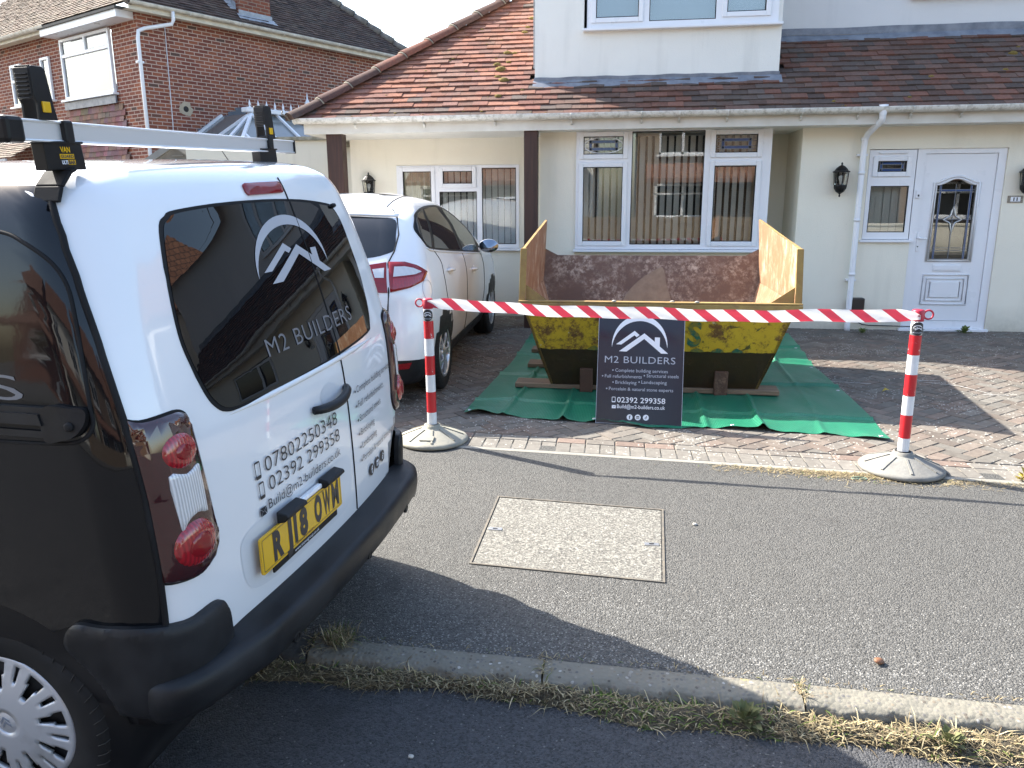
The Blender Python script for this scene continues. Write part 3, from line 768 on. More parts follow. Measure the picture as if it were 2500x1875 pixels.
# ---- roof bar
bA = Vector((-.80, .285, 1.860)); bB = Vector((.735, .455, 1.847))
bar = MB(); dv = (bB-bA).normalized()
for zo, hh, ww in ((.0, .044, .030), (.0215, .006, .040), (-.0215, .006, .040)):
    bar.obox(bA+Vector((0, 0, zo)), bB+Vector((0, 0, zo)), ww, hh)
rb = bar.build('roof_bar', M_rail, van, .003)
MB().obox(bA-dv*.035, bA+dv*.022, .048, .058).build('bar_end_cap', M_trim, rb, .01)
MB().obox(bB-dv*.002, bB+dv*.006, .044, .052).build('bar_end_cap', M_trim, rb, .002)
for sg, t, far in ((-1, .093, 0), (1, .835, 1)):
    p = bA.lerp(bB, t); ft = MB()
    zb = 1.772 if not far else 1.765
    ft.prism([(-.058, zb-1.835), (.062, zb-1.835), (.056, 0), (-.060, 0)], lambda a, b, p=p: Vector((p.x+a, p.y-.020, 1.835+b)), lambda a, b, p=p: Vector((p.x+a, p.y+.016, 1.835+b)))
    ft.box(p.x-.062, p.x+.060, p.y-.024, p.y+.022, 1.832, 1.838)
    foot = ft.build('bar_foot', M_trim, rb, .002)
    cl = MB(); cl.box(p.x+.005, p.x+.035, p.y-.027, p.y+.027, 1.833, 1.886); cl.build('bar_clamp', M_trim, rb, .006)
    if not far:
        pfx = lambda a, b, o, p=p: Vector((p.x+a, p.y-.0212-o, 1.805+b))
        patch('lettering', merge2d(text2d('VAN', -.014, .008, .016, .012, .03), ), pfx, M_plate, foot, .0, 0, skirt=False)
        patch('lettering', poly2d([(-.018, -.007), (.026, -.007), (.026, .004), (-.018, .004)]), pfx, M_plate, foot, .0, 0, skirt=False)
        patch('lettering', text2d('GUARD', -.016, -.005, .024, .007, .03), pfx, M_ink, foot, .0006, 0, skirt=False)
        patch('lettering', text2d('ULTI', -.014, -.019, .004, .008, .04), pfx, M_whiteink, foot, .0, 0, skirt=False)
        patch('lettering', poly2d([(.005, -.0205), (.028, -.0205), (.028, -.0095), (.005, -.0095)]), pfx, M_plate, foot, .0, 0, skirt=False)
        patch('lettering', text2d('BAR', .006, -.019, .027, .008, .05), pfx, M_ink, foot, .0006, 0, skirt=False)
        stp = MB(); stp.box(p.x-.052, p.x+.045, p.y+.05, p.y+.09, 1.68, 1.775)
    # clamp arm over the gutter
    gx = sg*.665; cm = MB()
    pts = [(p.x+sg*-.01, 1.775), (gx, 1.768), (gx+sg*.035, 1.735), (gx+sg*.052, 1.70)]
    for (xa, za), (xb, zb2) in zip(pts, pts[1:]): cm.obox((xa, p.y, za), (xb, p.y, zb2), .075, .010, (0, 1, 0) if False else (0, 0, 1))
    cm.build('gutter_clamp', M_rubber, rb, .003)
    # load stop
    q = bA.lerp(bB, .062 if not far else .850); ls = MB()
    wB, wT, hT = (.044, .034, .115) if not far else (.050, .036, .118)
    prof = [(-wB/2+.004, 0), (wB/2+.014, 0), (wB/2+.008, .03), (wT/2+.004, hT-.006), (wT/2-.004, hT), (-wT/2+.0, hT), (-wT/2-.006, hT-.005), (-wT/2-.006, .05), (-wB/2+.006, .035)]
    for yo, th in ((-.020, .007), (.020, .007)):
        ls.prism(prof, lambda a, b, y=yo-th/2: Vector((q.x+a, q.y+y, q.z+.024+b)), lambda a, b, y=yo+th/2: Vector((q.x+a, q.y+y, q.z+.024+b)))
    for a0, b0, a1, b1 in ((-wT/2-.004, .05, -wT/2-.004, hT-.004), (-wT/2-.004, hT-.003, wT/2, hT-.003)):
        ls.obox((q.x+a0, q.y, q.z+.024+b0), (q.x+a1, q.y, q.z+.024+b1), .040, .008, (0, 0, 1) if a0 != a1 else (1, 0, 0))
    for i in range(7): ls.obox((q.x-wT/2-.0095, q.y-.016, q.z+.070+i*.0085), (q.x-wT/2-.0095, q.y+.016, q.z+.070+i*.0085), .003, .004)
    st = ls.build('load_stop', M_trim, rb, .0015)
    MB().box(q.x-.006, q.x+.016, q.y-.028, q.y-.016, q.z+.040, q.z+.064).build('latch', M_plate, st, .002)
_n = VB.nrm(.50, 1.622); MB().lathe([(0, .022), (.006, .020), (.009, .012), (.009, 0)], 12, Matrix.Translation(VB.at(.497, 1.622, 0)) @ _n.to_track_quat('Z', 'X').to_matrix().to_4x4()).build('washer_jet', M_trim, van)
# aerial
MB().tube([Vector((.60, .62, 1.74)), Vector((.565, .66, 1.835))], [.003, .0015], 6).build('aerial', M_rubber, van)
# ---------------------------------------------------------------- ground
def asphalt(name, base, lo, specks, kerbband=None):
    t = NT(name); v = t.obj()
    n1 = t.noise(1.1, v, 5, .6); n2 = t.noise(9, v, 6, .65)
    vor = t.n('ShaderNodeTexVoronoi'); t.l(v, vor.inputs['Vector']); vor.inputs['Scale'].default_value = 155
    r = t.sep(vor.outputs['Color'])[0]
    c = t.mix(t.ramp(n1, [(.3, 0.0), (.7, 1.0)]), base, lo)
    c = t.mix(t.math('MULTIPLY', n2, .5), c, tuple(q*1.3 for q in base))
    c = t.mix(t.ramp(r, [(.0, .9), (.45, 0.0)]), c, tuple(q*.45 for q in base))
    c = t.mix(t.ramp(r, [(.62, 0.0), (.95, .55)]), c, tuple(q*1.6 for q in base))
    vw = t.n('ShaderNodeTexVoronoi'); t.l(v, vw.inputs['Vector']); vw.inputs['Scale'].default_value = 120
    sp = t.sep(vw.outputs['Color'])[1]; near = t.math('LESS_THAN', vw.outputs['Distance'], .44)
    patch_ = t.noise(2.3, v, 7, .7)
    if kerbband:
        y = t.sep(v)[1]; x = t.sep(v)[0]
        yy = t.math('MULTIPLY_ADD', x, .085, y)
        band = t.ramp(t.math('MULTIPLY_ADD', yy, 1/1.2, -2.63/1.2), [(0.0, 1.0), (.28, .5), (.55, .08), (.8, 0.0)])
        thr = t.math('MULTIPLY', band, t.ramp(patch_, [(.32, .25), (.62, 1.0)]))
    else: thr = t.ramp(patch_, [(.5, 0.0), (.8, .25)])
    m = t.math('MULTIPLY', near, t.math('LESS_THAN', sp, t.math('MULTIPLY_ADD', thr, .62, specks)))
    c = t.mix(m, c, t.mix(t.sep(vw.outputs['Color'])[2], (.12, .118, .11), (.25, .245, .23)))
    st = t.ramp(t.noise(3.7, v, 2, .4), [(.66, 0.0), (.78, .5)])
    c = t.mix(st, c, tuple(q*.6 for q in base))
    t.p(Base_Color=c, Roughness=.85, Specular_IOR_Level=.35)
    h = t.math('ADD', t.math('MULTIPLY', vor.outputs['Distance'], -1.0), t.math('MULTIPLY', n2, .6))
    t.bump(h, .8, .006); return t.mat
M_pave = asphalt('pavement_asphalt', (.086, .084, .078), (.070, .069, .066), .004, True)
M_road = asphalt('road_asphalt', (.064, .064, .066), (.054, .054, .057), .008)
def tilt(x, y, z0): return (x, y, z0)
SL = math.tan(R(-4.5))
def edgeY(x): return 5.02-.0765*(x+1.04)-.10       # front edge of the block paving
def kerbY(x): return 2.60-.035*(x+1.0)             # back of the kerb
g = MB(); g.box(-60, 60, -60, 60, -.62, -.45); struct(g.build('ground', simple('soil', (.11, .10, .085), .95, vscale=.6)))
rd = MB(); rd.grid(lambda a, b: (lerp(-45, 45, a), lerp(-6.5, 2.5, b), ROADZ), 40, 10, smooth=False); struct(rd.build('road', M_road))
pv = MB(); pv.grid(lambda a, b: (lambda x: (x, lerp(kerbY(x)-.02, edgeY(x)+.12, b), gz(lerp(kerbY(x)-.02, edgeY(x)+.12, b))))(lerp(-30, 30, a)), 120, 12, smooth=False); struct(pv.build('pavement', M_pave))
# kerb of exposed-aggregate blocks
t = NT('kerb_concrete'); v = t.obj()
vo = t.n('ShaderNodeTexVoronoi'); t.l(v, vo.inputs['Vector']); vo.inputs['Scale'].default_value = 62
rc = t.sep(vo.outputs['Color'])
peb = t.ramp(rc[0], [(0.0, (.08, .07, .06)), (.25, (.20, .165, .12)), (.45, (.125, .12, .115)), (.62, (.26, .235, .19)), (.8, (.105, .10, .098)), (.93, (.16, .15, .13)), (1.0, (.42, .40, .36))])
mort = t.mix(t.noise(6), (.215, .20, .16), (.145, .135, .11))
ins = t.math('MULTIPLY', t.math('LESS_THAN', t.math('ADD', vo.outputs['Distance'], t.math('MULTIPLY', t.noise(90), .35)), .56), t.math('GREATER_THAN', t.math('ADD', rc[1], t.noise(4)), .85))
cc = t.mix(ins, mort, peb)
lich = t.ramp(t.noise(7, v, 6, .7), [(.62, 0.0), (.70, .7)])
cc = t.mix(lich, cc, (.36, .27, .07))
t.p(Base_Color=cc, Roughness=.9); t.bump(t.math('SUBTRACT', t.math('MULTIPLY', t.noise(30), .5), vo.outputs['Distance']), .6, .005); M_kerb = t.mat
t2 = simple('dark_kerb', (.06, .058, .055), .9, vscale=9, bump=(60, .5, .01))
kb = MB(); x = -12.0; rnd = random.Random(5)
while x < 14:
    L = .905
    x1 = x+L-.008
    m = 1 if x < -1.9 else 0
    def kp(a, b, x=x, x1=x1, s=rnd.random()*9):
        X = lerp(x, x1, a); Yb = kerbY(X); prof = [(.0, -.004), (-.060, -.007), (-.104, -.012), (-.123, -.023), (-.130, -.045), (-.131, -.20)]
        i = min(4, int(b*5)); f = b*5-i; dy = lerp(prof[i][0], prof[i+1][0], f); dz = lerp(prof[i][1], prof[i+1][1], f)
        w = .006*math.sin(X*23+s)+.005*math.sin(X*51+b*4)+.004*math.sin(X*90+b*9+s)
        return (X, Yb+dy+w*(b > .25), gz(Yb)+dz+.004+w*.5*(b > .15))
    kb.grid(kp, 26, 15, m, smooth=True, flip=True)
    for xe, s_ in ((x, 1), (x1, -1)):
        pts = [kp(0 if s_ > 0 else 1, i/15) for i in range(16)]; Yb = kerbY(xe)
        kb.add(pts+[(xe, Yb, -.4), ], [tuple(range(17))], m)
    x += L
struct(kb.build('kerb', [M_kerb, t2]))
kbf = MB(); kbf.grid(lambda a, b: (lerp(-12, 14, a), kerbY(lerp(-12, 14, a))+.004-.1*b, gz(2.5)-.045-.10*b), 40, 1); struct(kbf.build('kerb_bed', simple('kerb_bed_mortar', (.05, .045, .04), .95)))
# ---- block paving of the drive
t = NT('block_paving'); v = t.obj(); tint = t.n('ShaderNodeAttribute', attribute_name='tint').outputs['Color']
c = t.mix(t.ramp(t.noise(22, v, 8, .7), [(.3, 0.0), (.75, 1.0)]), tint, t.mix(1.0, tint, (.62, .60, .60), 'MULTIPLY'))
sv = t.n('ShaderNodeTexVoronoi'); t.l(v, sv.inputs['Vector']); sv.inputs['Scale'].default_value = 70
lich = t.math('MULTIPLY', t.math('LESS_THAN', t.sep(sv.outputs['Color'])[0], t.ramp(t.noise(2.2, v, 6, .7), [(.45, 0.0), (.75, .30)])), t.math('LESS_THAN', sv.outputs['Distance'], .5))
c = t.mix(lich, c, (.40, .38, .34))
t.p(Base_Color=c, Roughness=.88, Specular_IOR_Level=.3); t.bump(t.noise(170, v, 4), .35, .003); M_block = t.mat
M_joint = simple('joint_sand', (.085, .075, .058), .95, vscale=12, bump=(150, .5, .004))
dj = MB(); dj.grid(lambda a, b: (lambda x: (x, lerp(edgeY(x), 11.2, b), gz(lerp(edgeY(x), 11.2, b))-.006))(lerp(-14, 14, a)), 56, 24, smooth=False); struct(dj.build('driveway_bed', M_joint))
bp = MB(); rnd = random.Random(3)
def block(corners, zfun, tone):
    """one paver with a chamfered edge; corners are (x, y) ccw"""
    cx = sum(p[0] for p in corners)/len(corners); cy = sum(p[1] for p in corners)/len(corners)
    dz = rnd.uniform(-.0016, .0016)
    o = [(p[0], p[1], zfun(p[1])-.006) for p in corners]; i = []
    for p in corners:
        d = math.hypot(p[0]-cx, p[1]-cy); k = (d-.007)/d; q = (cx+(p[0]-cx)*k, cy+(p[1]-cy)*k); i.append((*q, zfun(q[1])+.001+dz))
    n = len(corners); bp.add(o+i, [tuple(range(n, 2*n))]+[(a, (a+1) % n, n+(a+1) % n, n+a) for a in range(n)], 0, tone)
def clip(poly, f):
    out = []
    for a, b in zip(poly, poly[1:]+poly[:1]):
        fa, fb = f(a), f(b)
        if fa >= 0: out.append(a)
        if fa*fb < 0: t_ = fa/(fa-fb); out.append((a[0]+(b[0]-a[0])*t_, a[1]+(b[1]-a[1])*t_))
    return out
TONES = [(.155, .130, .108), (.165, .132, .109), (.146, .132, .114), (.162, .142, .120), (.140, .118, .100), (.152, .141, .123)]
ang = R(45-4.4); ca, sa = math.cos(ang), math.sin(ang); U_ = .1; gap = .0035
x_lo, x_hi, y_hi = -4.4, 6.4, 11.0
inner = lambda p: p[1]-(edgeY(p[0])+.20+.105+.012)
for i in range(-120, 121):
    for j in range(-120, 121):
        k = (i-j) % 4
        if k == 0: rct = (i, j, 2, 1)
        elif k == 2: rct = (i, j, 1, 2)
        else: continue
        # herringbone: horizontals start where (i-j)%4==0, verticals where (i-j)%4==2... shifted to interlock
        a0, b0, w_, h_ = rct
        if k == 2: a0, b0 = i, j-1
        q = [(a0*U_+gap/2, b0*U_+gap/2), ((a0+w_)*U_-gap/2, b0*U_+gap/2), ((a0+w_)*U_-gap/2, (b0+h_)*U_-gap/2), (a0*U_+gap/2, (b0+h_)*U_-gap/2)]
        q = [(x_*ca-y_*sa+.8, x_*sa+y_*ca+7.6) for x_, y_ in q]
        mx = sum(p[0] for p in q)/4; my = sum(p[1] for p in q)/4
        if not (x_lo < mx < x_hi and 4.8 < my < y_hi): continue
        q = clip(q, inner)
        if len(q) < 3: continue
        tn = rnd.choice(TONES); k_ = rnd.uniform(.95, 1.38); mu = min(1, max(0, (my-5.6)/3.5))
        tn = tuple(c_*k_*(1-.15*mu) for c_ in tn)
        block(q, gz, tn)
xx = -8.0
while xx < 9:                                   # edging: one row of headers, one of stretchers
    x1 = xx+.1
    e = edgeY
    block([(xx+.002, e(xx)+.015), (x1-.002, e(x1)+.015), (x1-.002, e(x1)+.205), (xx+.002, e(xx)+.205)], gz, tuple(c_*kk for kk in (rnd.uniform(.85, 1.12),) for c_ in (.21, .195, .17)))
    xx = x1
xx = -8.0
while xx < 9:
    x1 = xx+.2; e = edgeY
    block([(xx+.002, e(xx)+.209), (x1-.002, e(x1)+.209), (x1-.002, e(x1)+.305), (xx+.002, e(xx)+.305)], gz, tuple(c_*kk for kk in (rnd.uniform(.85, 1.12),) for c_ in rnd.choice([(.21, .195, .17), (.22, .165, .135), (.20, .18, .155)])))
    xx = x1
struct(bp.build('driveway', M_block))
ed = MB(); ed.grid(lambda a, b: (lambda x: (x, edgeY(x)-.035+.05*b, gz(edgeY(x))+.004*(1-abs(2*b-1))+.001))(lerp(-8, 9, a)), 60, 3); struct(ed.build('edging_strip', simple('concrete_edging', (.27, .255, .22), .9, vscale=8, bump=(80, .4, .004))))
# ---- inspection cover in the pavement
t = NT('cover_aggregate'); vo = t.n('ShaderNodeTexVoronoi'); t.l(t.obj(), vo.inputs['Vector']); vo.inputs['Scale'].default_value = 75
r_ = t.sep(vo.outputs['Color'])[0]
t.p(Base_Color=t.mix(t.ramp(t.noise(95, None, 5, .75), [(.40, 0.0), (.58, 1.0)]), (.06, .057, .052), t.ramp(r_, [(0.0, (.16, .15, .13)), (.5, (.23, .22, .19)), (1.0, (.31, .30, .26))])), Roughness=.9)
t.bump(t.noise(60, None, 6, .7), .8, .008); M_cover = t.mat
M_frame = simple('iron_frame', (.09, .085, .075), .7, vscale=20, col2=(.17, .145, .11))
mc = [(-.655, 4.075), (.270, 3.995), (.236, 3.185), (-.662, 3.255)]
mh = thing('inspection_cover', 'concrete-filled inspection cover in an iron frame, set in the grey pavement', 'access cover', (-.2, 3.63, gz(3.63)))
def sc(k): 
    cx = sum(p[0] for p in mc)/4; cy = sum(p[1] for p in mc)/4
    return [(cx+(x_-cx)*(1-k/.45), cy+(y_-cy)*(1-k/.40)) for x_, y_ in mc]
a, b_, c_ = sc(0), sc(.010), sc(.016); zc = lambda p, o: (p[0], p[1], gz(p[1])+o)
fr_ = MB(); fr_.add([zc(p, -.01) for p in a]+[zc(p, .006) for p in a]+[zc(p, .006) for p in b_]+[zc(p, -.01) for p in b_], [(i, i+4, (i+1) % 4+4, (i+1) % 4) for i in range(4)]+[(i+4, i+8, (i+1) % 4+8, (i+1) % 4+4) for i in range(4)]+[(i+8, i+12, (i+1) % 4+12, (i+1) % 4+8) for i in range(4)])
fr_.build('frame', M_frame, mh, world=True)
cv = MB(); cv.add([zc(p, .003) for p in c_], [(0, 3, 2, 1)]); cv.build('infill', M_cover, mh, world=True)
for px, py in ((-.600, 3.64), (.190, 3.56)):
    k_ = MB(); k_.box(px-.035, px+.035, py-.013, py+.013, gz(py)+.002, gz(py)+.007); k_.box(px-.012, px+.012, py-.004, py+.004, gz(py)+.007, gz(py)+.0085, 1)
    k_.build('lifting_key', [M_alu, M_trim], mh, world=True)
# ---- dried grass along the kerb and other ground cover
M_straw = NT('dry_grass'); _tt = M_straw.n('ShaderNodeAttribute', attribute_name='tint').outputs['Color']; M_straw.p(Base_Color=_tt, Roughness=.8, Specular_IOR_Level=.2); M_straw = M_straw.mat
STRAW = [(.36, .29, .16), (.30, .24, .135), (.25, .20, .115), (.42, .355, .22), (.17, .13, .08), (.21, .165, .10)]
GREEN = [(.10, .15, .03), (.13, .17, .04), (.08, .12, .025)]
def blade(mb_, x, y, z, rnd, L, green=0.0, flat=.5, wd=.0022):
    a = rnd.uniform(0, 6.283); el = rnd.uniform(.1, 1.2)*(1-flat)+rnd.uniform(.02, .4)*flat
    dx, dy = math.cos(a), math.sin(a); px, py = -dy*wd, dx*wd
    col = rnd.choice(GREEN if rnd.random() < green else STRAW); k = rnd.uniform(.7, 1.2); col = tuple(c*k for c in col)
    p = Vector((x, y, z)); b1 = p+Vector((dx*math.cos(el), dy*math.cos(el), math.sin(el)))*L*.55
    el2 = el-rnd.uniform(.2, 1.0); b2 = b1+Vector((dx*math.cos(el2), dy*math.cos(el2), math.sin(el2)))*L*.45
    if b2.z < z+.002: b2.z = z+.002
    w = Vector((px, py, 0))
    mb_.add([p-w, p+w, b1+w*.8, b1-w*.8, b2], [(0, 1, 2, 3), (3, 2, 4)], 0, col)
gm = MB(); rnd = random.Random(21)
def strip_y(x): return kerbY(x)-.134
t = NT('dead_thatch'); t.p(Base_Color=t.mix(t.ramp(t.noise(45, None, 8, .7), [(.35, 0.0), (.7, 1.0)]), (.055, .045, .03), (.20, .165, .105)), Roughness=.95); t.bump(t.noise(60, None, 8, .75), 1.0, .03); M_thatch = t.mat
th = MB()
def thf(a, b):
    x = lerp(-4, 5, a); y0 = strip_y(x)+.02; wv = .055*math.sin(x*2.1)+.035*math.sin(x*5.3+1)+.02*math.sin(x*13)
    y1 = y0-(.105+wv*.6); y = lerp(y0, y1, b); h = .030*math.sin(math.pi*min(1, .10+b*.9))*(1+.4*math.sin(x*17+b*5)*math.sin(x*7.3))
    return (x, y, ROADZ+.001+max(0, h))
th.grid(thf, 300, 12); stuff(th.build('grass_thatch', M_thatch))
for i in range(19000):
    x = rnd.uniform(-2.2, 2.6); b = rnd.random()**.8*1.02
    p = thf((x+4)/9, min(1, b)); gk = .30 if math.sin(x*3.1+.8) > .55 else .05
    cl = (.5+.5*math.sin(x*9.1+b*3)*math.sin(x*4.3))
    if rnd.random() > .35+.65*cl: continue
    blade(gm, p[0], p[1], p[2]-.004, rnd, rnd.uniform(.015, .055)*(2.2 if rnd.random() < .10 else 1), gk, .6 if rnd.random() < .7 else .15)
for i in range(2600):                             # loose straw by the paving edge, right
    x = rnd.gauss(1.45, .32) if rnd.random() < .7 else rnd.uniform(.6, 2.9); y = edgeY(x)-.035-abs(rnd.gauss(0, .06)); blade(gm, x, y, gz(y)+.002, rnd, rnd.uniform(.015, .05), .03, .92, .0016)
for i in range(900):                              # blades in kerb joints and along its back
    x = rnd.uniform(-2, 2.4); jx = -12+.905*round((x+12)/.905)
    if rnd.random() < .45: x = jx+rnd.gauss(0, .012); y = kerbY(x)-abs(rnd.gauss(.03, .05))
    else: y = kerbY(x)+rnd.gauss(0, .006)
    blade(gm, x, y, gz(y)-.004, rnd, rnd.uniform(.01, .045), .1, .4, .0016)
for i in range(320):
    x = -1.045+rnd.gauss(0, .03); y = kerbY(x)+rnd.gauss(-.02, .03); blade(gm, x, y, gz(y), rnd, rnd.uniform(.03, .08), .15, .0, .0018)
stuff(gm.build('dry_grass', M_straw))
# small weeds against the house and in the strip
M_leaf = simple('weed_leaf', (.085, .14, .03), .6, vscale=30, col2=(.14, .18, .045))
M_yleaf = simple('yellow_leaf', (.48, .36, .05), .6, vscale=30, col2=(.30, .24, .04))
M_leaf2 = simple('dusty_leaf', (.11, .13, .045), .7, vscale=30, col2=(.17, .16, .07))
def weed(name, x, y, z, size, n, label, m, seed):
    r_ = random.Random(seed); mb_ = MB()
    for i in range(n):
        a = r_.uniform(0, 6.283); el = r_.uniform(.15, 1.2); L = size*r_.uniform(.4, 1); d = Vector((math.cos(a)*math.cos(el), math.sin(a)*math.cos(el), math.sin(el)))
        p1 = Vector((0, 0, 0)); p2 = d*L; s_ = d.cross(Vector((0, 0, 1))).normalized()*L*.22; upn = s_.cross(d).normalized()*L*.12
        base = p2*.45
        mb_.tube([p1, base], [.0015, .001], 4)
        mb_.add([base, base.lerp(p2, .5)+s_+upn, p2, base.lerp(p2, .5)-s_+upn], [(0, 1, 2), (0, 2, 3)])
    o = mb_.build(name, m); o.location = (x, y, z); return tag(o, label, 'weed')
weed('weed', 4.03, 9.60, gz(9.6), .11, 46, 'bushy green weed at the foot of the white front door', M_leaf, 1)
weed('weed', 3.55, 9.62, gz(9.6), .07, 20, 'low green weed left of the front door step', M_leaf, 2)
weed('weed', 2.86, 9.50, gz(9.5), .08, 30, 'small weed beside the foot of the white drainpipe', M_leaf, 3)
weed('weed', 1.08, 2.31, ROADZ+.03, .075, 34, 'broad-leaved green weed among the dry kerb grass', M_leaf2, 4)
weed('weed', .45, 2.34, ROADZ+.03, .085, 44, 'feathery green weed in dry grass beside the edge of the van shadow', M_leaf2, 5)
weed('weed', 2.42, 4.70, gz(4.7), .09, 22, 'yellowing weed at the paving edge beyond the right barrier post', M_yleaf, 6)
chk = MB()
for ln in ([(1.78, 7.10), (1.95, 7.02), (2.22, 6.98)], [(2.62, 7.12), (2.95, 6.98), (3.10, 6.72)], [(2.55, 7.14), (2.86, 7.16)], [(3.02, 6.70), (3.22, 6.70)], [(1.70, 7.02), (1.80, 7.10)]):
    for (xa, ya), (xb, yb) in zip(ln, ln[1:]):
        d_ = Vector((xb-xa, yb-ya, 0)).normalized(); n_ = Vector((-d_.y, d_.x, 0))*.010
        a_ = Vector((xa, ya, gz(ya)+.004)); b_ = Vector((xb, yb, gz(yb)+.004)); chk.quad(a_-n_, b_-n_, b_+n_, a_+n_)
tag(chk.build('chalk_marks', simple('chalk', (.42, .41, .39), .95, vscale=30, col2=(.20, .185, .165))), 'faint white chalk lines marked on the sunlit block paving', 'chalk marks')
# litter on the ground
nut = MB(); nut.lathe([(0, -.011), (.010, -.009), (.016, -.003), (.017, .002), (.012, .009), (0, .012)], 14)
no = nut.build('pebble', simple('brown_stone', (.22, .10, .05), .6, vscale=50)); no.location = (.98, 2.68, gz(2.68)+.012); no.rotation_euler = (.3, .2, .5); no.scale = (1.3, .9, .8); tag(no, 'brown stone lying on the sunlit pavement near the kerb', 'stone')
rnd = random.Random(9)
for (x, y, s_, lb) in ((-.62, 2.06, .011, 'pale pebble lying alone on the shaded road'), (-.46, 1.72, .009, 'small white pebble on the road, nearest the camera'), (.42, 3.82, .013, 'flat pale stone chip on the pavement right of the inspection cover')):
    pb = MB(); vs_ = []
    for i in range(5):
        for j in range(8):
            a = 2*math.pi*j/8; e = -math.pi/2+math.pi*(i+.5)/5; vs_.append((s_*math.cos(a)*math.cos(e)*rnd.uniform(.8, 1.2), s_*.8*math.sin(a)*math.cos(e)*rnd.uniform(.8, 1.2), s_*.5*math.sin(e)))
    pb.add(vs_, [(i*8+j, i*8+(j+1) % 8, (i+1)*8+(j+1) % 8, (i+1)*8+j) for i in range(4) for j in range(8)]+[tuple(range(8))[::-1], tuple(range(32, 40))], smooth=True)
    o = pb.build('pebble', simple('pale_stone', (.5, .48, .44), .8)); o.location = (x, y, (ROADZ if y < 2.3 else gz(y))+s_*.45); tag(o, lb, 'stone')
rb_ = MB(); lp = [(.034*math.cos(a)*(1+.3*math.cos(2*a)), .022*math.sin(a)*(1+.3*math.cos(2*a)), .003+.004*abs(math.sin(a))) for a in [2*math.pi*i/24 for i in range(24)]]
rb_.tube(lp, .003, 6, closed=True); ro = rb_.build('plastic_tie', simple('green_plastic', (.10, .22, .18), .5)); ro.location = (1.45, 4.60, gz(4.6)); tag(ro, 'twisted green plastic loop on the pavement by the straw', 'litter')
lf = MB(); lf.add([(-.03, 0, 0), (0, -.018, .02), (.035, 0, .012), (0, .02, .026), (-.01, 0, .035)], [(0, 1, 4), (1, 2, 4), (2, 3, 4), (3, 0, 4)])
lo = lf.build('dry_leaf', M_yleaf); lo.location = (2.26, 6.72, gz(6.7)+.004); tag(lo, 'crumpled yellow leaf on the sunlit block paving', 'leaf')
# ---------------------------------------------------------------- house materials
def render_mat(name, col, dirt, dirtz=None):
    t = NT(name); v = t.obj()
    n = t.noise(1.2, v, 6, .6); st = t.n('ShaderNodeTexNoise'); t.l(t.mapping(v, (6, 6, .7)), st.inputs['Vector']); st.inputs['Scale'].default_value = 1; st.inputs['Detail'].default_value = 6
    c = t.mix(t.ramp(n, [(.3, 0.0), (.75, .6)]), col, tuple(q*.88 for q in col))
    c = t.mix(t.ramp(st.outputs[0], [(.55, 0.0), (.8, .35)]), c, dirt)
    spk = t.math('MULTIPLY', t.ramp(t.noise(70, v, 4, .7), [(.66, 0.0), (.70, 1.0)]), t.ramp(t.noise(1.6, v, 5, .7), [(.52, 0.0), (.72, .8)]))
    c = t.mix(spk, c, (.22, .21, .18))
    if dirtz is not None:
        z = t.sep(v)[2]; c = t.mix(t.math('MULTIPLY', t.ramp(t.math('MULTIPLY_ADD', z, 1/.35, -dirtz/.35), [(0.0, .8), (1.0, 0.0)]), t.noise(9, v, 6, .7)), c, (.17, .16, .12))
    t.p(Base_Color=c, Roughness=.9, Specular_IOR_Level=.2); t.bump(t.noise(95, v, 5, .6), .45, .006); return t.mat
M_cream = render_mat('cream_render', (.81, .765, .65), (.57, .54, .45), -.03)
M_cream2 = render_mat('pale_render', (.80, .785, .73), (.52, .51, .47))
M_grey = render_mat('grey_pebbledash', (.66, .655, .65), (.52, .52, .52))
def tile_mat(name, dark=1.0, moss=.5, mosscol=(.17, .15, .045)):
    t = NT(name); v = t.obj(); tint = t.n('ShaderNodeAttribute', attribute_name='tint').outputs['Color']
    c = t.mix(t.ramp(t.noise(30, v, 8, .75), [(.35, 0.0), (.75, 1.0)]), tint, t.mix(1.0, tint, (.55, .55, .58), 'MULTIPLY'))
    c = t.mix(t.ramp(t.noise(2.4, v, 7, .7), [(.50, 0.0), (.72, moss)]), c, tuple(q*dark for q in (.11, .10, .085)))
    sp = t.ramp(t.noise(80, v, 3, .6), [(.70, 0.0), (.74, .5)])
    c = t.mix(sp, c, (.42, .38, .30))
    t.p(Base_Color=c, Roughness=.9, Specular_IOR_Level=.25); t.bump(t.noise(60, v, 6), .35, .006); return t.mat
M_tile = tile_mat('clay_tiles', 1.0, .55); M_tile_old = tile_mat('old_grey_tiles', .9, .75)
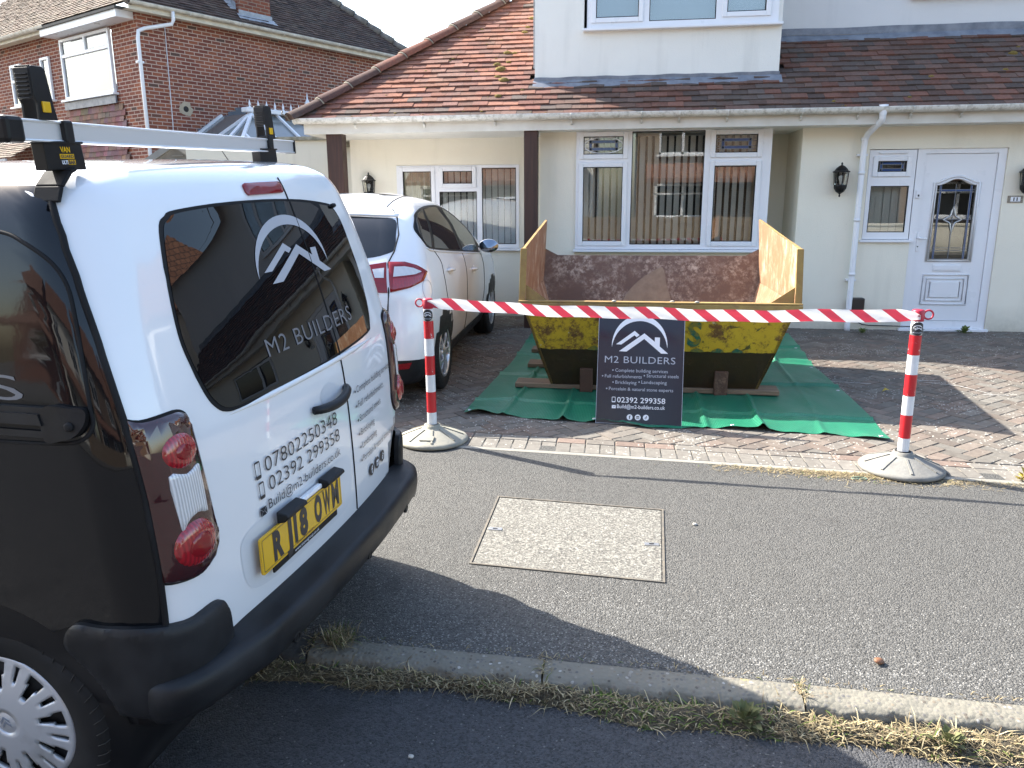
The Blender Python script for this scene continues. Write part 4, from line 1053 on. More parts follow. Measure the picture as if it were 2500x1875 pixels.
def tiled_slope(mb_, P0, ex, es, nrm, width, length, gauge, tw, tones, rnd, inside=None, th=.014, wob=.006):
    """plain tiles on a slope: P0 eaves corner, ex along the eaves, es up the slope"""
    rows = int(length/gauge)+1
    for r_ in range(rows):
        off = (r_ % 2)*tw/2; n = int(width/tw)+2
        rw = rnd.uniform(-.002, .002)
        for c_ in range(n):
            x0 = c_*tw-off; x1 = x0+tw-.0025
            xm = (x0+x1)/2; sm = r_*gauge+gauge/2
            if inside and not inside(xm, sm): continue
            s0 = r_*gauge+rnd.uniform(-.003, .003)+rw; s1 = s0+gauge*1.15
            l0 = th+rnd.uniform(0, wob)+.012; l1 = l0-.019; l2 = l0+rnd.uniform(-.003, .003)
            f = lambda x_, s_, h_: P0+ex*x_+es*s_+nrm*h_
            vs_ = [f(x0, s0, l0), f(x1, s0, l2), f(x1, s1, l1), f(x0, s1, l1), f(x0, s0, l0-th), f(x1, s0, l2-th), f(x1, s1, l1-th), f(x0, s1, l1-th)]
            tn = tones(xm, sm, rnd)
            mb_.add(vs_, [(0, 1, 2, 3), (4, 5, 1, 0), (5, 6, 2, 1), (7, 4, 0, 3)], 0, tn)
def wall(mb_, x0, x1, z0, z1, Y, th, holes, m=0):
    xs = sorted({x0, x1, *[h[0] for h in holes], *[h[1] for h in holes]}); zs = sorted({z0, z1, *[h[2] for h in holes], *[h[3] for h in holes]})
    xs = [x for x in xs if x0 <= x <= x1]; zs = [z for z in zs if z0 <= z <= z1]
    solid = lambda a, b: not any(h[0] <= a <= h[1] and h[2] <= b <= h[3] for h in holes)
    G = {}
    for i in range(len(xs)-1):
        for j in range(len(zs)-1): G[i, j] = solid((xs[i]+xs[i+1])/2, (zs[j]+zs[j+1])/2)
    for (i, j), s_ in G.items():
        if not s_: continue
        a, b, c, d = xs[i], xs[i+1], zs[j], zs[j+1]
        mb_.quad((a, Y, c), (b, Y, c), (b, Y, d), (a, Y, d), m); mb_.quad((b, Y+th, c), (a, Y+th, c), (a, Y+th, d), (b, Y+th, d), m)
        if not G.get((i-1, j)): mb_.quad((a, Y+th, c), (a, Y, c), (a, Y, d), (a, Y+th, d), m)
        if not G.get((i+1, j)): mb_.quad((b, Y, c), (b, Y+th, c), (b, Y+th, d), (b, Y, d), m)
        if not G.get((i, j-1)): mb_.quad((a, Y, c), (a, Y+th, c), (b, Y+th, c), (b, Y, c), m)
        if not G.get((i, j+1)): mb_.quad((a, Y, d), (b, Y, d), (b, Y+th, d), (a, Y+th, d), m)
def frame4(mb_, x0, x1, z0, z1, w, y0, y1):
    """mitred-looking frame: two full stiles, two rails between"""
    mb_.box(x0, x0+w, y0, y1, z0, z1); mb_.box(x1-w, x1, y0, y1, z0, z1)
    mb_.box(x0+w, x1-w, y0, y1, z0, z0+w); mb_.box(x0+w, x1-w, y0, y1, z1-w, z1)
def window(parent, x0, x1, z0, z1, Y, lights, sill=True, blinds='vertical', name='window', mul=(), sillw=.05, depth=.06, gl=None, bl=None, fm=None):
    """lights: list of (x0, x1, z0, z1, sash?) openings; Y is the frame's front face"""
    f = MB(); fm = fm or M_pvc; B = .045
    holes = [(a, b, c, d) for a, b, c, d, s_ in lights]
    wall(f, x0, x1, z0, z1, Y, depth, holes)
    fr = f.build(name, fm, parent, .006, world=True)
    for a, b, c, d, s_ in lights:
        gx = .0
        if s_:
            q = MB(); frame4(q, a-.012, b+.012, c-.012, d+.012, .055, Y-.018, Y+.03); q.build('sash', fm, fr, .008)
            gx = .043
        bd = MB(); frame4(bd, a+gx, b-gx, c+gx, d-gx, .009, Y+.004-.012*bool(s_), Y+.022); bd.build('glazing_bead', M_rubber if not s_ else M_trim, fr)
        p = MB(); p.box(a+gx+.002, b-gx-.002, Y+.014, Y+.020, c+gx+.002, d-gx-.002); p.build('pane', gl or M_window, fr)
    if sill:
        s_ = MB(); s_.prism([(.06, 0), (-.055, -.006), (-.055, -.034), (.06, -.034)], lambda a, b: Vector((x0-sillw, Y+a, z0+b-.001)), lambda a, b: Vector((x1+sillw, Y+a, z0+b-.001))); s_.build('sill', fm, fr, .004)
    if blinds:
        b_ = MB(); r_ = random.Random(int(x0*100)); x = x0+.03; i = 0
        while x < x1-.04:
            a = R(42+r_.uniform(-8, 8)) if blinds == 'vertical' else R(r_.uniform(4, 12)) if blinds == 'closed' else R(r_.uniform(-50, 50)); w = .040 if blinds == 'vertical' else .0445
            dx, dy = math.cos(a)*w, math.sin(a)*w; yb = Y+.15+(r_.uniform(-.004, .004))
            b_.quad((x-dx, yb-dy, z0+.02), (x+dx, yb+dy, z0+.02), (x+dx, yb+dy, z1-.05), (x-dx, yb-dy, z1-.05)); x += .085
        b_.build('blind', bl or M_blind, fr)
    return fr
def leaded(parent, x0, x1, z0, z1, Y, oval=False):
    """coloured leaded light behind the pane: blue band between lead cames"""
    m = MB(); t_ = .05
    w, h = x1-x0, z1-z0; a, b = w*.13, h*.2
    for q in ((x0+a, x1-a, z0+b, z0+b+h*.16), (x0+a, x1-a, z1-b-h*.16, z1-b), (x0+a, x0+a+w*.07, z0+b, z1-b), (x1-a-w*.07, x1-a, z0+b, z1-b)):
        m.box(q[0], q[1], Y, Y+.002, q[2], q[3])
    o = m.build('stained_band', M_blue, parent)
    c = MB()
    for x in (x0+a, x0+a+w*.07, x1-a-w*.07, x1-a): c.box(x-.003, x+.003, Y-.003, Y+.004, z0, z1)
    for z in (z0+b, z0+b+h*.16, z1-b-h*.16, z1-b): c.box(x0, x1, Y-.0035, Y+.0045, z-.003, z+.003)
    if oval:
        cx, cz = (x0+x1)/2, (z0+z1)/2; c.tube([(cx+w*.5*math.cos(q), Y-.004, cz+h*.48*math.sin(q)) for q in [2*math.pi*i/32 for i in range(32)]], .006, 5, 1, closed=True)
    c.build('lead_came', [M_lead, M_whiteink], parent)
M_blue = NT('blue_glass').p(Base_Color=(.03, .07, .19), Roughness=.1).mat
M_wood = NT('dark_post_timber'); _w = M_wood.noise(1, M_wood.mapping(M_wood.obj(), (40, 40, 2)), 6, .6, .4)
M_wood.p(Base_Color=M_wood.mix(M_wood.ramp(_w, [(.35, 0.0), (.7, 1.0)]), (.055, .022, .014), (.022, .009, .007)), Roughness=.6); M_wood.bump(_w, .3, .004); M_wood = M_wood.mat
# ---------------------------------------------------------------- house 11
HY = 9.74; LY = 10.35
house = thing('house', 'cream rendered house with red tiled roof, white windows and a white front door', 'house', (1.5, 9.74, 0))
W_ = dict(parent=house, world=True)
WX0, WX1, WZ0, WZ1 = -.56, 1.72, .955, 2.345
w = MB()
wall(w, -3.62, -1.0, -.3, 2.6, LY, .2, [(-2.99, -1.34, .90, 2.005)])
w.quad((-1.0, LY, -.3), (-1.0, HY, -.3), (-1.0, HY, 2.6), (-1.0, LY, 2.6)); w.quad((-3.62, LY+2.0, -.3), (-3.62, LY, -.3), (-3.62, LY, 2.6), (-3.62, LY+2.0, 2.6))
wall(w, -1.0, WX0, -.3, 2.6, HY, .2, [])
wall(w, WX0, WX1, -.3, WZ0-.03, HY+.02, .2, [])
wall(w, 2.065, 10.5, -.3, 2.6, HY, .2, [(2.82, 4.31, -.02, 2.095), (6.2, 8.2, .9, 2.1)])
wall(w, 2.82, 3.36, -.3, 1.065, HY+.001, .19, [])
RB = 10.55
w.quad((1.62, RB, -.3), (2.065, RB, -.3), (2.065, RB, 2.6), (1.62, RB, 2.6)); w.quad((2.065, RB, -.3), (2.065, HY+.2, -.3), (2.065, HY+.2, 2.6), (2.065, RB, 2.6)); w.quad((1.70, HY+.05, -.3), (1.70, RB, -.3), (1.70, RB, 2.6), (1.70, HY+.05, 2.6))
w.build('wall', M_cream, **W_)
# dark rooms behind the windows
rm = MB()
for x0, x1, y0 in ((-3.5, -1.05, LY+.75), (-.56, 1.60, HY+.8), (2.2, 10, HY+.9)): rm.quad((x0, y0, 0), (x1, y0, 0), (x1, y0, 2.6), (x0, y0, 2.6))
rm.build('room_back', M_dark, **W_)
# windows
mw = window(house, WX0, WX1, WZ0, WZ1, HY-.03, [(-.515, .045, 2.035, 2.325, True), (-.515, .045, 1.005, 1.972, True), (.105, .955, 1.010, 2.335, False), (1.035, 1.60, 2.035, 2.325, True), (1.035, 1.60, 1.005, 1.972, True)], sillw=.02)
leaded(mw, -.465, -.003, 2.085, 2.278, HY-.02, True); leaded(mw, 1.088, 1.547, 2.085, 2.278, HY-.02)
lw_ = window(house, -2.99, -1.34, .93, 2.003, LY-.01, [(-2.945, -2.475, .98, 1.97, True), (-2.40, -1.92, 1.725, 1.97, True), (-2.41, -1.905, .98, 1.665, False), (-1.835, -1.38, .98, 1.965, False)], sillw=.03)
cu = MB(); cu.grid(lambda a, b: (lerp(-2.95, -2.42, a), LY+.12+.018*math.sin(a*38), lerp(.97, 1.97, b)), 60, 1); cu.build('curtain', simple('cream_curtain', (.62, .58, .46), .9, vscale=2), lw_)
swin = window(house, 2.83, 3.345, 1.075, 2.088, HY+.02, [(2.885, 3.285, 1.80, 2.005, True), (2.875, 3.295, 1.155, 1.685, False)], blinds='closed', sillw=.035)
leaded(swin, 2.91, 3.262, 1.815, 1.99, HY+.03)
vt = MB(); vt.box(2.93, 3.24, HY-.006, HY+.02, 2.045, 2.066); vt.build('trickle_vent', M_pvc, swin, .006)
window(house, 6.25, 8.15, .93, 2.07, HY+.02, [(6.3, 6.85, .98, 2.02, True), (6.95, 8.1, .98, 2.02, False)])
# door
DY = HY+.035
df = MB(); wall(df, 3.355, 4.307, .028, 2.095, HY+.02, .09, [(3.44, 4.222, .115, 2.04)]); dfr = df.build('door_frame', M_pvc, bevel=.006, **W_)
th_ = MB(); th_.box(3.33, 4.33, HY-.05, HY+.08, -.02, .027); th_.build('threshold', M_pvc, dfr, .006)
ds = MB(); GX0, GX1, GZ0, GZ1 = 3.60, 4.04, .845, 1.755
wall(ds, 3.444, 4.218, .119, 2.036, DY, .045, [(GX0, GX1, GZ0, GZ1)])
# arched head fills: two spandrels
def arch_z(x): 
    tt = abs(x-(GX0+GX1)/2)/((GX1-GX0)/2); return 1.692+.066*(math.cos(min(1, tt/.86)*math.pi)*.5+.5) if tt < .86 else 1.692
N = 24; xs_ = [lerp(GX0, GX1, i/N) for i in range(N+1)]
for a, b in zip(xs_, xs_[1:]): ds.quad((a, DY, arch_z(a)), (b, DY, arch_z(b)), (b, DY, GZ1+.001), (a, DY, GZ1+.001)); ds.quad((b, DY, arch_z(b)), (a, DY, arch_z(a)), (a, DY+.045, arch_z(a)), (b, DY+.045, arch_z(b)))
door = ds.build('door', M_pvc, **W_)
def moulding(x0, x1, z0, z1, arch=False, r=.012, n='moulding', y=DY-.004):
    pts = [(x0, y, z0), (x1, y, z0)]
    if arch: pts += [(x, y, arch_z(x)+(z1-1.692)) for x in [lerp(GX1, GX0, i/20) for i in range(21)]] if False else [(x1, y, z1)]+[(lerp(x1, x0, i/20), y, z1+.07*(math.sin(math.pi*max(0, min(1, (i/20-.07)/.86)))**1.2)) for i in range(1, 20)]+[(x0, y, z1)]
    else: pts += [(x1, y, z1), (x0, y, z1)]
    MB().tube(pts, r, 6, closed=True).build(n, M_pvc, door)
moulding(3.575, 4.065, .820, 1.720, True, .014); moulding(3.598, 4.042, .842, 1.695, True, .010)
for k_, r_ in ((0, .011), (.045, .009), (.085, .008)): moulding(3.563+k_, 4.068-k_, .313+k_, .663-k_, False, r_)
pb = MB(); pb.box(3.655, 3.975, DY-.012, DY, .395, .58); pb.build('raised_panel', M_pvc, door, .012)
gp = MB(); gp.box(GX0+.003, GX1-.003, DY+.020, DY+.026, GZ0+.003, GZ1-.002); dg = gp.build('glass', M_window, door)
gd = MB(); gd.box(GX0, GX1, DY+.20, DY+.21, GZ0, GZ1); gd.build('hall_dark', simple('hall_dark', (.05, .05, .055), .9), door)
cm_ = MB(); cx_ = (GX0+GX1)/2
for x in (GX0+.045, GX0+.062, GX1-.045, GX1-.062, cx_): cm_.box(x-.0025, x+.0025, DY+.012, DY+.019, GZ0, 1.70)
for z in (GZ0+.10, GZ0+.13, 1.62, 1.64, 1.30): cm_.box(GX0, GX1, DY+.0125, DY+.0185, z-.0025, z+.0025)
cm_.build('lead_came', M_lead, dg)
bb = MB()
for x in (GX0+.0475, GX1-.0615): bb.box(x, x+.014, DY+.014, DY+.017, GZ0, 1.70)
bb.box(GX0+.04, GX1-.04, DY+.0142, DY+.0172, 1.622, 1.638); bb.build('stained_band', M_blue, dg)
dm = MB(); dp = []
for i in range(4):
    a0 = [(0, .15), (.10, 0), (0, -.15), (-.10, 0)][i]; a1 = [(0, .15), (.10, 0), (0, -.15), (-.10, 0)][(i+1) % 4]
    for q in range(6):
        t_ = q/6; x = lerp(a0[0], a1[0], t_); z = lerp(a0[1], a1[1], t_); k_ = 1-.45*math.sin(math.pi*t_); dp.append((cx_+x*k_, DY+.010, 1.30+z*k_))
dm.tube(dp, .008, 6, closed=True); dm.build('bevelled_diamond', M_alu, dg)
lb_ = MB(); lb_.box(3.66, 3.972, DY-.010, DY, .705, .783); lb_.box(3.675, 3.957, DY-.016, DY-.010, .718, .772); lb_.build('letter_box', M_pvc, door, .004)
hb = MB(); hb.box(3.444, 3.478, DY-.012, DY, .935, 1.15); hb.tube([(3.461, DY-.01, 1.09), (3.461, DY-.045, 1.09), (3.475, DY-.052, 1.088), (3.545, DY-.050, 1.082)], [.011, .011, .011, .009], 8); hb.lathe([(.007, 0), (.007, .004)], 10, Matrix.Translation((3.461, DY-.016, .99)) @ Matrix.Rotation(math.pi/2, 4, 'X'), 1); hb.build('handle', [M_pvc, M_trim], door, .003)
bell = MB(); bell.box(3.378, 3.424, HY-.004, HY+.02, 1.545, 1.632); bell.box(3.392, 3.410, HY-.007, HY-.004, 1.562, 1.585, 1); bell.build('doorbell', [M_pvc, M_trim], dfr, .003)
# posts of the open porch
for x0, x1, zb in ((-3.60, -3.40, -.05), (-1.165, -1.005, -.02)):
    p = MB(); p.box(x0, x1, 9.44, 9.60, zb-.1, 2.36); p.build('porch_post', M_wood, bevel=.006, **W_)
# eaves: fascia, soffit, gutter
fs = MB(); fs.box(-3.86, 10.5, 9.40, 9.425, 2.338, 2.49); fs.box(-3.86, -3.835, 9.425, 12, 2.338, 2.49); fs.build('fascia', simple('fascia_board', (.66, .64, .59), .5, var=.05, vscale=3, col2=(.52, .49, .43)), bevel=.003, **W_)
sf = MB(); sf.quad((-3.84, 9.425, 2.342), (10.5, 9.425, 2.342), (10.5, 10.6, 2.342), (-3.84, 10.6, 2.342)); sf.build('soffit', M_cream2, **W_)
def gutter(mb_, p0, p1, inward, r=.056):
    p0 = Vector(p0); p1 = Vector(p1); inw = Vector(inward); up_ = Vector((0, 0, 1)); n = 10
    for (q, s_) in ((r, 1), (r-.004, -1)):
        vs_ = [p+inw*(-q*math.cos(math.pi*i/n))-up_*(q*math.sin(math.pi*i/n)) for p in (p0, p1) for i in range(n+1)]
        f_ = [(i, i+1, n+2+i, n+1+i) for i in range(n)]
        mb_.add(vs_, f_ if s_ > 0 else [f[::-1] for f in f_], 0, None, True)
    for sgn in (-1, 1): mb_.obox(p0+inw*sgn*(r-.002), p1+inw*sgn*(r-.002), .008, .012)
gt = MB(); gutter(gt, (-3.95, 9.335, 2.508), (10.5, 9.335, 2.508), (0, 1, 0)); gtr = gt.build('gutter', M_pvcdirty, **W_)
ge = MB(); ge.lathe([(0, -.004), (.058, -.004), (.060, .006), (0, .006)], 20, Matrix.Translation((-3.95, 9.335, 2.508)) @ Matrix.Rotation(math.pi/2, 4, 'Y')); ge.build('gutter_end', M_pvcdirty, gtr)
for x in (-3.2, -2.35, -1.50, -.6, .20, .62, 1.15, 1.95, 2.55, 3.10, 3.62, 4.35, 5.2):
    cl = MB(); cl.tube([(x, 9.335-.062*math.cos(a), 2.510-.062*math.sin(a)) for a in [math.pi*i/10 for i in range(11)]], .006, 5); cl.obox((x, 9.36, 2.44), (x, 9.40, 2.40), .02, .03); cl.build('gutter_bracket', M_pvcdirty, gtr)
# downpipe
dp_ = MB(); dp_.tube([(2.80, 9.335, 2.47), (2.80, 9.335, 2.40), (2.80, 9.35, 2.375), (2.745, 9.62, 2.255), (2.732, 9.655, 2.20), (2.728, 9.66, 2.10), (2.728, 9.66, .05), (2.728, 9.65, -.005)], .034, 14)
dp_.lathe([(.05, .06), (.046, .0), (.036, -.05), (.036, -.06)], 16, Matrix.Translation((2.80, 9.335, 2.475)))
dpo = dp_.build('downpipe', M_pvc, **W_)
for z in (2.20, 1.83, 1.30, .67): MB().lathe([(.0365, -.02), (.038, .02)], 16, Matrix.Translation((2.728, 9.66, z))).build('pipe_collar', M_pvc, dpo)
for z in (2.03, .60): pc_ = MB(); pc_.box(2.728-.055, 2.728+.055, 9.665, 9.74, z-.012, z+.012); pc_.build('pipe_clip', M_pvc, dpo, .003)
# main roof: front slope with real tiles
PI_ = R(37.5); ex = Vector((1, 0, 0)); es = Vector((0, math.cos(PI_), math.sin(PI_))); nr = Vector((0, -math.sin(PI_), math.cos(PI_)))
X0 = -3.97; P0 = Vector((X0, 9.33, 2.475))
def inside(x, s_):
    Xw = X0+x; run = s_*math.cos(PI_); Yw = 9.33+run
    if Xw-X0 < run-.03: return False
    if -1.085 < Xw < 1.775 and Yw > 9.92: return False
    if Xw >= 1.775 and Yw > 10.62: return False
    return Xw < 10.3
def tones(x, s_, r_):
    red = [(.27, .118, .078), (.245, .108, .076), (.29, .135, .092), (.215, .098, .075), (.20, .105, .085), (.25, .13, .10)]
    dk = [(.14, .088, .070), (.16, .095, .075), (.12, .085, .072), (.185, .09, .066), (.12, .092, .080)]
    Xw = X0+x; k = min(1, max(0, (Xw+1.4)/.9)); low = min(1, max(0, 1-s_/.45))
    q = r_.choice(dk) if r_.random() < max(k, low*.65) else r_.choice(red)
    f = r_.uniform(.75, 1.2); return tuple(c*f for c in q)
rt_ = MB(); rnd = random.Random(17)
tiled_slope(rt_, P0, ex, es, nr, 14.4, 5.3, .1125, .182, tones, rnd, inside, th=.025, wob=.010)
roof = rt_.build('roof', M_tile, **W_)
ub = MB()          # boarding under the tiles and the hidden slopes
A_ = lambda x, y, z: Vector((x, y, z))
rz = 2.475+(13.4-9.33)*math.tan(PI_)
ub.add([A_(X0+.05, 9.36, 2.47), A_(10.3, 9.36, 2.47), A_(10.3, 10.70, 2.47+1.34*.767), A_(-1.0, 10.70, 2.47+1.34*.767), A_(-1.0, 13.4, rz-.02), A_(X0+4.07, 13.4, rz-.02)], [(0, 1, 2, 3, 4, 5)])
ub.add([A_(X0, 9.33, 2.465), A_(X0+4.07, 13.4, rz-.02), A_(X0, 17.4, 2.465)], [(0, 1, 2)]); ub.add([A_(X0, 17.4, 2.465), A_(X0+4.07, 13.4, rz-.02), A_(10.3, 13.4, rz-.02), A_(10.3, 17.4, 2.465)], [(0, 1, 2, 3)])
ub.build('roof_deck', simple('roof_deck_dark', (.05, .04, .035), .9), **W_)
hp_ = MB(); rnd = random.Random(4); hv = Vector((1, 1, math.tan(PI_))).normalized(); start = Vector((X0-.02, 9.31, 2.50)); pos = 0; i = 0
while pos < 4.6:
    L = .45; a = start+hv*pos; b = start+hv*(pos+L+.03); r0, r1 = .135, .115
    tone = rnd.choice([(.10, .055, .045), (.14, .06, .045), (.24, .085, .05), (.20, .075, .05)]) if pos > .8 else rnd.choice([(.085, .05, .042), (.11, .055, .045)])
    side = Vector((1, -1, 0)).normalized(); un = side.cross(hv).normalized(); un = un if un.z > 0 else -un
    vs_ = []
    for p, r_, lift in ((a, r0, .012), (b, r1, .0)):
        for j in range(11):
            an = R(8+164*j/10); vs_.append(p+side*r_*math.cos(an)+un*(r_*math.sin(an)*.8-.030+lift))
    hp_.add(vs_, [(j, j+1, 12+j, 11+j) for j in range(10)]+[tuple(range(11))], 0, tone, True)
    m_ = a+hv*(L*.985); hp_.tube([m_+side*.122*math.cos(R(8+164*j/10))+un*(.122*math.sin(R(8+164*j/10))*.8-.026) for j in range(11)], .010, 5, 1)
    pos += L
hipt = hp_.build('hip_tile', [M_tile, simple('hip_mortar', (.30, .27, .22), .95, vscale=20)], roof)
MB().tube([start+Vector((-.06, -.06, .10)), start+Vector((-.07, -.07, .06)), start+Vector((-.03, -.03, .045)), start+Vector((.0, .0, -.02))], .008, 6).build('hip_iron', M_frame, roof)
# dormer
DX0, DX1, DYF, DZ0, DZ1 = -1.085, 1.77, 9.89, 2.845, 5.15
dw = MB(); wall(dw, DX0, DX1, DZ0, DZ1, DYF, .15, [(-.50, 1.72, 3.50, 4.95)])
dw.quad((DX0, 13, 2.6), (DX0, DYF, DZ0-.1), (DX0, DYF, DZ1), (DX0, 13, DZ1)); dw.quad((DX1, DYF, DZ0-.1), (DX1, 13, 2.6), (DX1, 13, DZ1), (DX1, DYF, DZ1))
dorm = dw.build('dormer', M_cream2, **W_)
dr = MB(); dr.box(DX0-.12, DX1+.12, DYF-.15, 13, DZ1, DZ1+.12); dr.build('dormer_roof', M_pvcdirty, dorm, .01)
k3 = MB(); k3.quad((DX0-.035, 13, 2.8), (DX0-.035, DYF+.15, 3.15), (DX0-.035, DYF+.15, DZ1), (DX0-.035, 13, DZ1)); k3.quad((DX0-.035, DYF+.15, 3.12), (DX0, DYF+.15, 3.12), (DX0, DYF+.15, DZ1), (DX0-.035, DYF+.15, DZ1)); k3.build('corner_trim', M_pvcdirty, dorm)
upw = window(house, -.46, 1.72, 3.52, 4.9, DYF-.03, [(-.40, .18, 3.585, 4.84, True), (.26, 1.02, 3.575, 4.85, False), (1.10, 1.62, 3.60, 4.84, True)], name='dormer_window', sillw=.05, blinds='closed', gl=M_skywin, bl=M_blindw)
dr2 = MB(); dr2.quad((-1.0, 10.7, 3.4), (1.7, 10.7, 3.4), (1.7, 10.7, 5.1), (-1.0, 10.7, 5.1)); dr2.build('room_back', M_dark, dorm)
def flash(name, pts0, pts1, par):
    f = MB(); n = 40
    def fn(a, b):
        p = Vector(pts0[0]).lerp(Vector(pts0[1]), a).lerp(Vector(pts1[0]).lerp(Vector(pts1[1]), a), b)
        return p+nr*(.004*math.sin(a*47)+.003*math.sin(a*19+b*3))
    f.grid(fn, n, 3); return f.build(name, M_lead, par)
sz = lambda Y: 2.475+(Y-9.33)*math.tan(PI_)
flash('lead_flashing', ((DX0-.02, 9.76, sz(9.76)+.038), (DX1+.03, 9.76, sz(9.76)+.038)), ((DX0-.02, DYF-.004, sz(DYF)+.05), (DX1+.03, DYF-.004, sz(DYF)+.05)), dorm)
flash('lead_flashing', ((DX0-.01, DYF-.006, sz(DYF)+.045), (DX1+.01, DYF-.006, sz(DYF)+.045)), ((DX0-.01, DYF-.010, sz(DYF)+.085), (DX1+.01, DYF-.010, sz(DYF)+.085)), dorm)
# upper storey wall on the right
uw = MB(); wall(uw, 1.70, 10.5, 3.25, 5.5, 10.60, .2, [(3.45, 5.4, 3.88, 5.0)]); upper = uw.build('upper_wall', M_grey, **W_)
window(house, 3.42, 5.43, 3.90, 5.05, 10.58, [(3.48, 4.0, 3.97, 4.98, True), (4.08, 4.75, 3.96, 4.99, False), (4.83, 5.37, 3.97, 4.98, True)], name='upper_window', sillw=.06, blinds='closed', gl=M_skywin, bl=M_blindw)
ur = MB(); ur.add([A_(1.5, 10.2, 5.45), A_(10.6, 10.2, 5.45), A_(10.6, 14.5, 7.6), A_(1.5, 14.5, 7.6)], [(0, 1, 2, 3)]); ur.add([A_(1.5, 10.2, 5.45), A_(1.5, 14.5, 7.6), A_(1.5, 18, 5.45)], [(0, 1, 2)]); ur.build('upper_roof', M_tile_old, **W_)
flash('lead_flashing', ((1.78, 10.50, sz(10.50)+.04), (10.2, 10.50, sz(10.50)+.04)), ((1.78, 10.592, sz(10.6)+.05), (10.2, 10.592, sz(10.6)+.05)), upper)
flash('lead_flashing', ((1.78, 10.590, sz(10.6)+.05), (10.2, 10.590, sz(10.6)+.05)), ((1.78, 10.586, sz(10.6)+.13), (10.2, 10.586, sz(10.6)+.13)), upper)
sb = MB(); sb.quad((10.5, HY, -.3), (10.5, 17, -.3), (10.5, 17, 5.5), (10.5, HY, 2.6)); sb.build('side_wall', M_cream, **W_)
# moss cushions on the tiles
t = NT('moss'); t.p(Base_Color=t.mix(t.noise(60, None, 5, .7), (.14, .10, .02), (.28, .20, .06)), Roughness=1.0); t.bump(t.noise(120, None, 6), 1.0, .02); M_moss = t.mat
ms = MB(); rnd = random.Random(31)
def moss(x, s_, r_):
    if not inside(x-X0-.12, s_): return
    c = P0+ex*(x-X0)+es*s_+nr*.03
    vs_ = []
    for i in range(4):
        for j in range(9):
            a = 2*math.pi*j/9; e = i/3*1.45; q = r_*math.cos(e)*rnd.uniform(.8, 1.2); vs_.append(c+(ex*math.cos(a)*q*1.3+es*math.sin(a)*q*.8)+nr*(r_*.75*math.sin(e)))
    ms.add(vs_, [(i*9+j, i*9+(j+1) % 9, (i+1)*9+(j+1) % 9, (i+1)*9+j) for i in range(3) for j in range(9)]+[tuple(range(27, 36))], 0, None, True)
for x, s_, r_ in ((-1.50, .42, .038), (-1.47, .78, .052), (-1.56, .86, .034), (-1.54, 1.04, .055), (-1.60, 1.16, .040), (-1.46, 1.22, .026), (-1.50, 1.45, .040), (-1.41, 1.44, .028), (-1.33, 1.98, .034), (-1.30, 2.12, .028), (-1.27, 2.36, .036), (-1.22, .55, .02), (-2.5, 1.05, .022), (-2.9, .5, .018), (-1.85, 1.02, .02), (-2.2, 1.35, .02), (-3.1, 1.7, .03), (3.42, .62, .026), (4.22, .72, .028), (4.4, 1.08, .038), (3.1, .2, .02), (4.5, 1.22, .02), (2.3, .15, .02)): moss(x, s_, r_)
for i in range(60): moss(rnd.uniform(-3.2, -1.15), rnd.uniform(.1, 2.4), rnd.uniform(.006, .016)) if True else None
for i in range(50): moss(rnd.uniform(-3.7, 5.5), .01+rnd.uniform(0, .06), rnd.uniform(.006, .014))
stuff(ms.build('roof_moss', M_moss))
# ---- lanterns, plaque, box
M_lglass = glass_mat('lantern_glass', (.8, .8, .76), 1.2)
lant = thing('wall_lantern', 'black wall lantern between the big window and the white drainpipe', 'wall lamp', (2.505, HY, 1.76), group='black wall lanterns on the cream house')
T0 = Matrix.Translation((0, -.085, 0))
body_ = MB(); body_.lathe([(.0, -.20), (.008, -.195), (.012, -.185), (.006, -.172), (.014, -.160), (.045, -.140), (.068, -.105), (.074, -.075), (.072, -.06), (0, -.06)], 12, T0, smooth=False)
for i in range(6):
    a = 2*math.pi*(i+.5)/6; body_.obox(T0 @ Vector((.070*math.cos(a), .070*math.sin(a), -.065)), T0 @ Vector((.083*math.cos(a), .083*math.sin(a), .085)), .010, .008)
body_.box(-.03, .03, -.03, 0, -.10, .09); body_.build('cage', M_trim, lant, .002)
cp_ = MB(); cp_.lathe([(.0, .192), (.007, .188), (.011, .176), (.008, .164), (.014, .158), (.034, .148), (.062, .122), (.078, .098), (.098, .088), (.098, .078), (0, .078)], 12, T0, smooth=False); cp_.build('cap', M_trim, lant, .002)
gb = MB(); gb.lathe([(.062, -.06), (.074, .080)], 6, T0 @ Matrix.Rotation(0, 4, 'Z'), smooth=False, close=False); gb.build('glass', M_lglass, lant)
bu = MB(); bu.lathe([(.012, -.055), (.014, -.02), (.026, .01), (.024, .035), (.0, .05)], 12, T0); bu.build('bulb', M_whiteink, lant)
dup(lant, (4.515, HY, 1.74), 0, 'black wall lantern at the right edge, above the number plaque')
dup(lant, (-3.355, LY, 1.73), 0, 'black wall lantern behind the white car, left of the small window')
pq = thing('number_plaque', 'small white house number plaque reading 11 with a patterned brown border', 'house number', (4.445, HY, 1.527))
q = MB(); q.box(-.082, .082, -.010, 0, -.040, .040); q.build('tile', simple('plaque_brown', (.12, .085, .05), .4, vscale=90, col2=(.35, .33, .28)), pq, .002)
q = MB(); q.box(-.052, .052, -.0125, -.010, -.026, .026); q.build('face', M_whiteink, pq)
patch('number', text2d('11', -.024, -.018, .022, .036, .04), lambda a, b, o: Vector((a, -.0125-o, b)), M_ink, pq, .0006, 0, skirt=False)
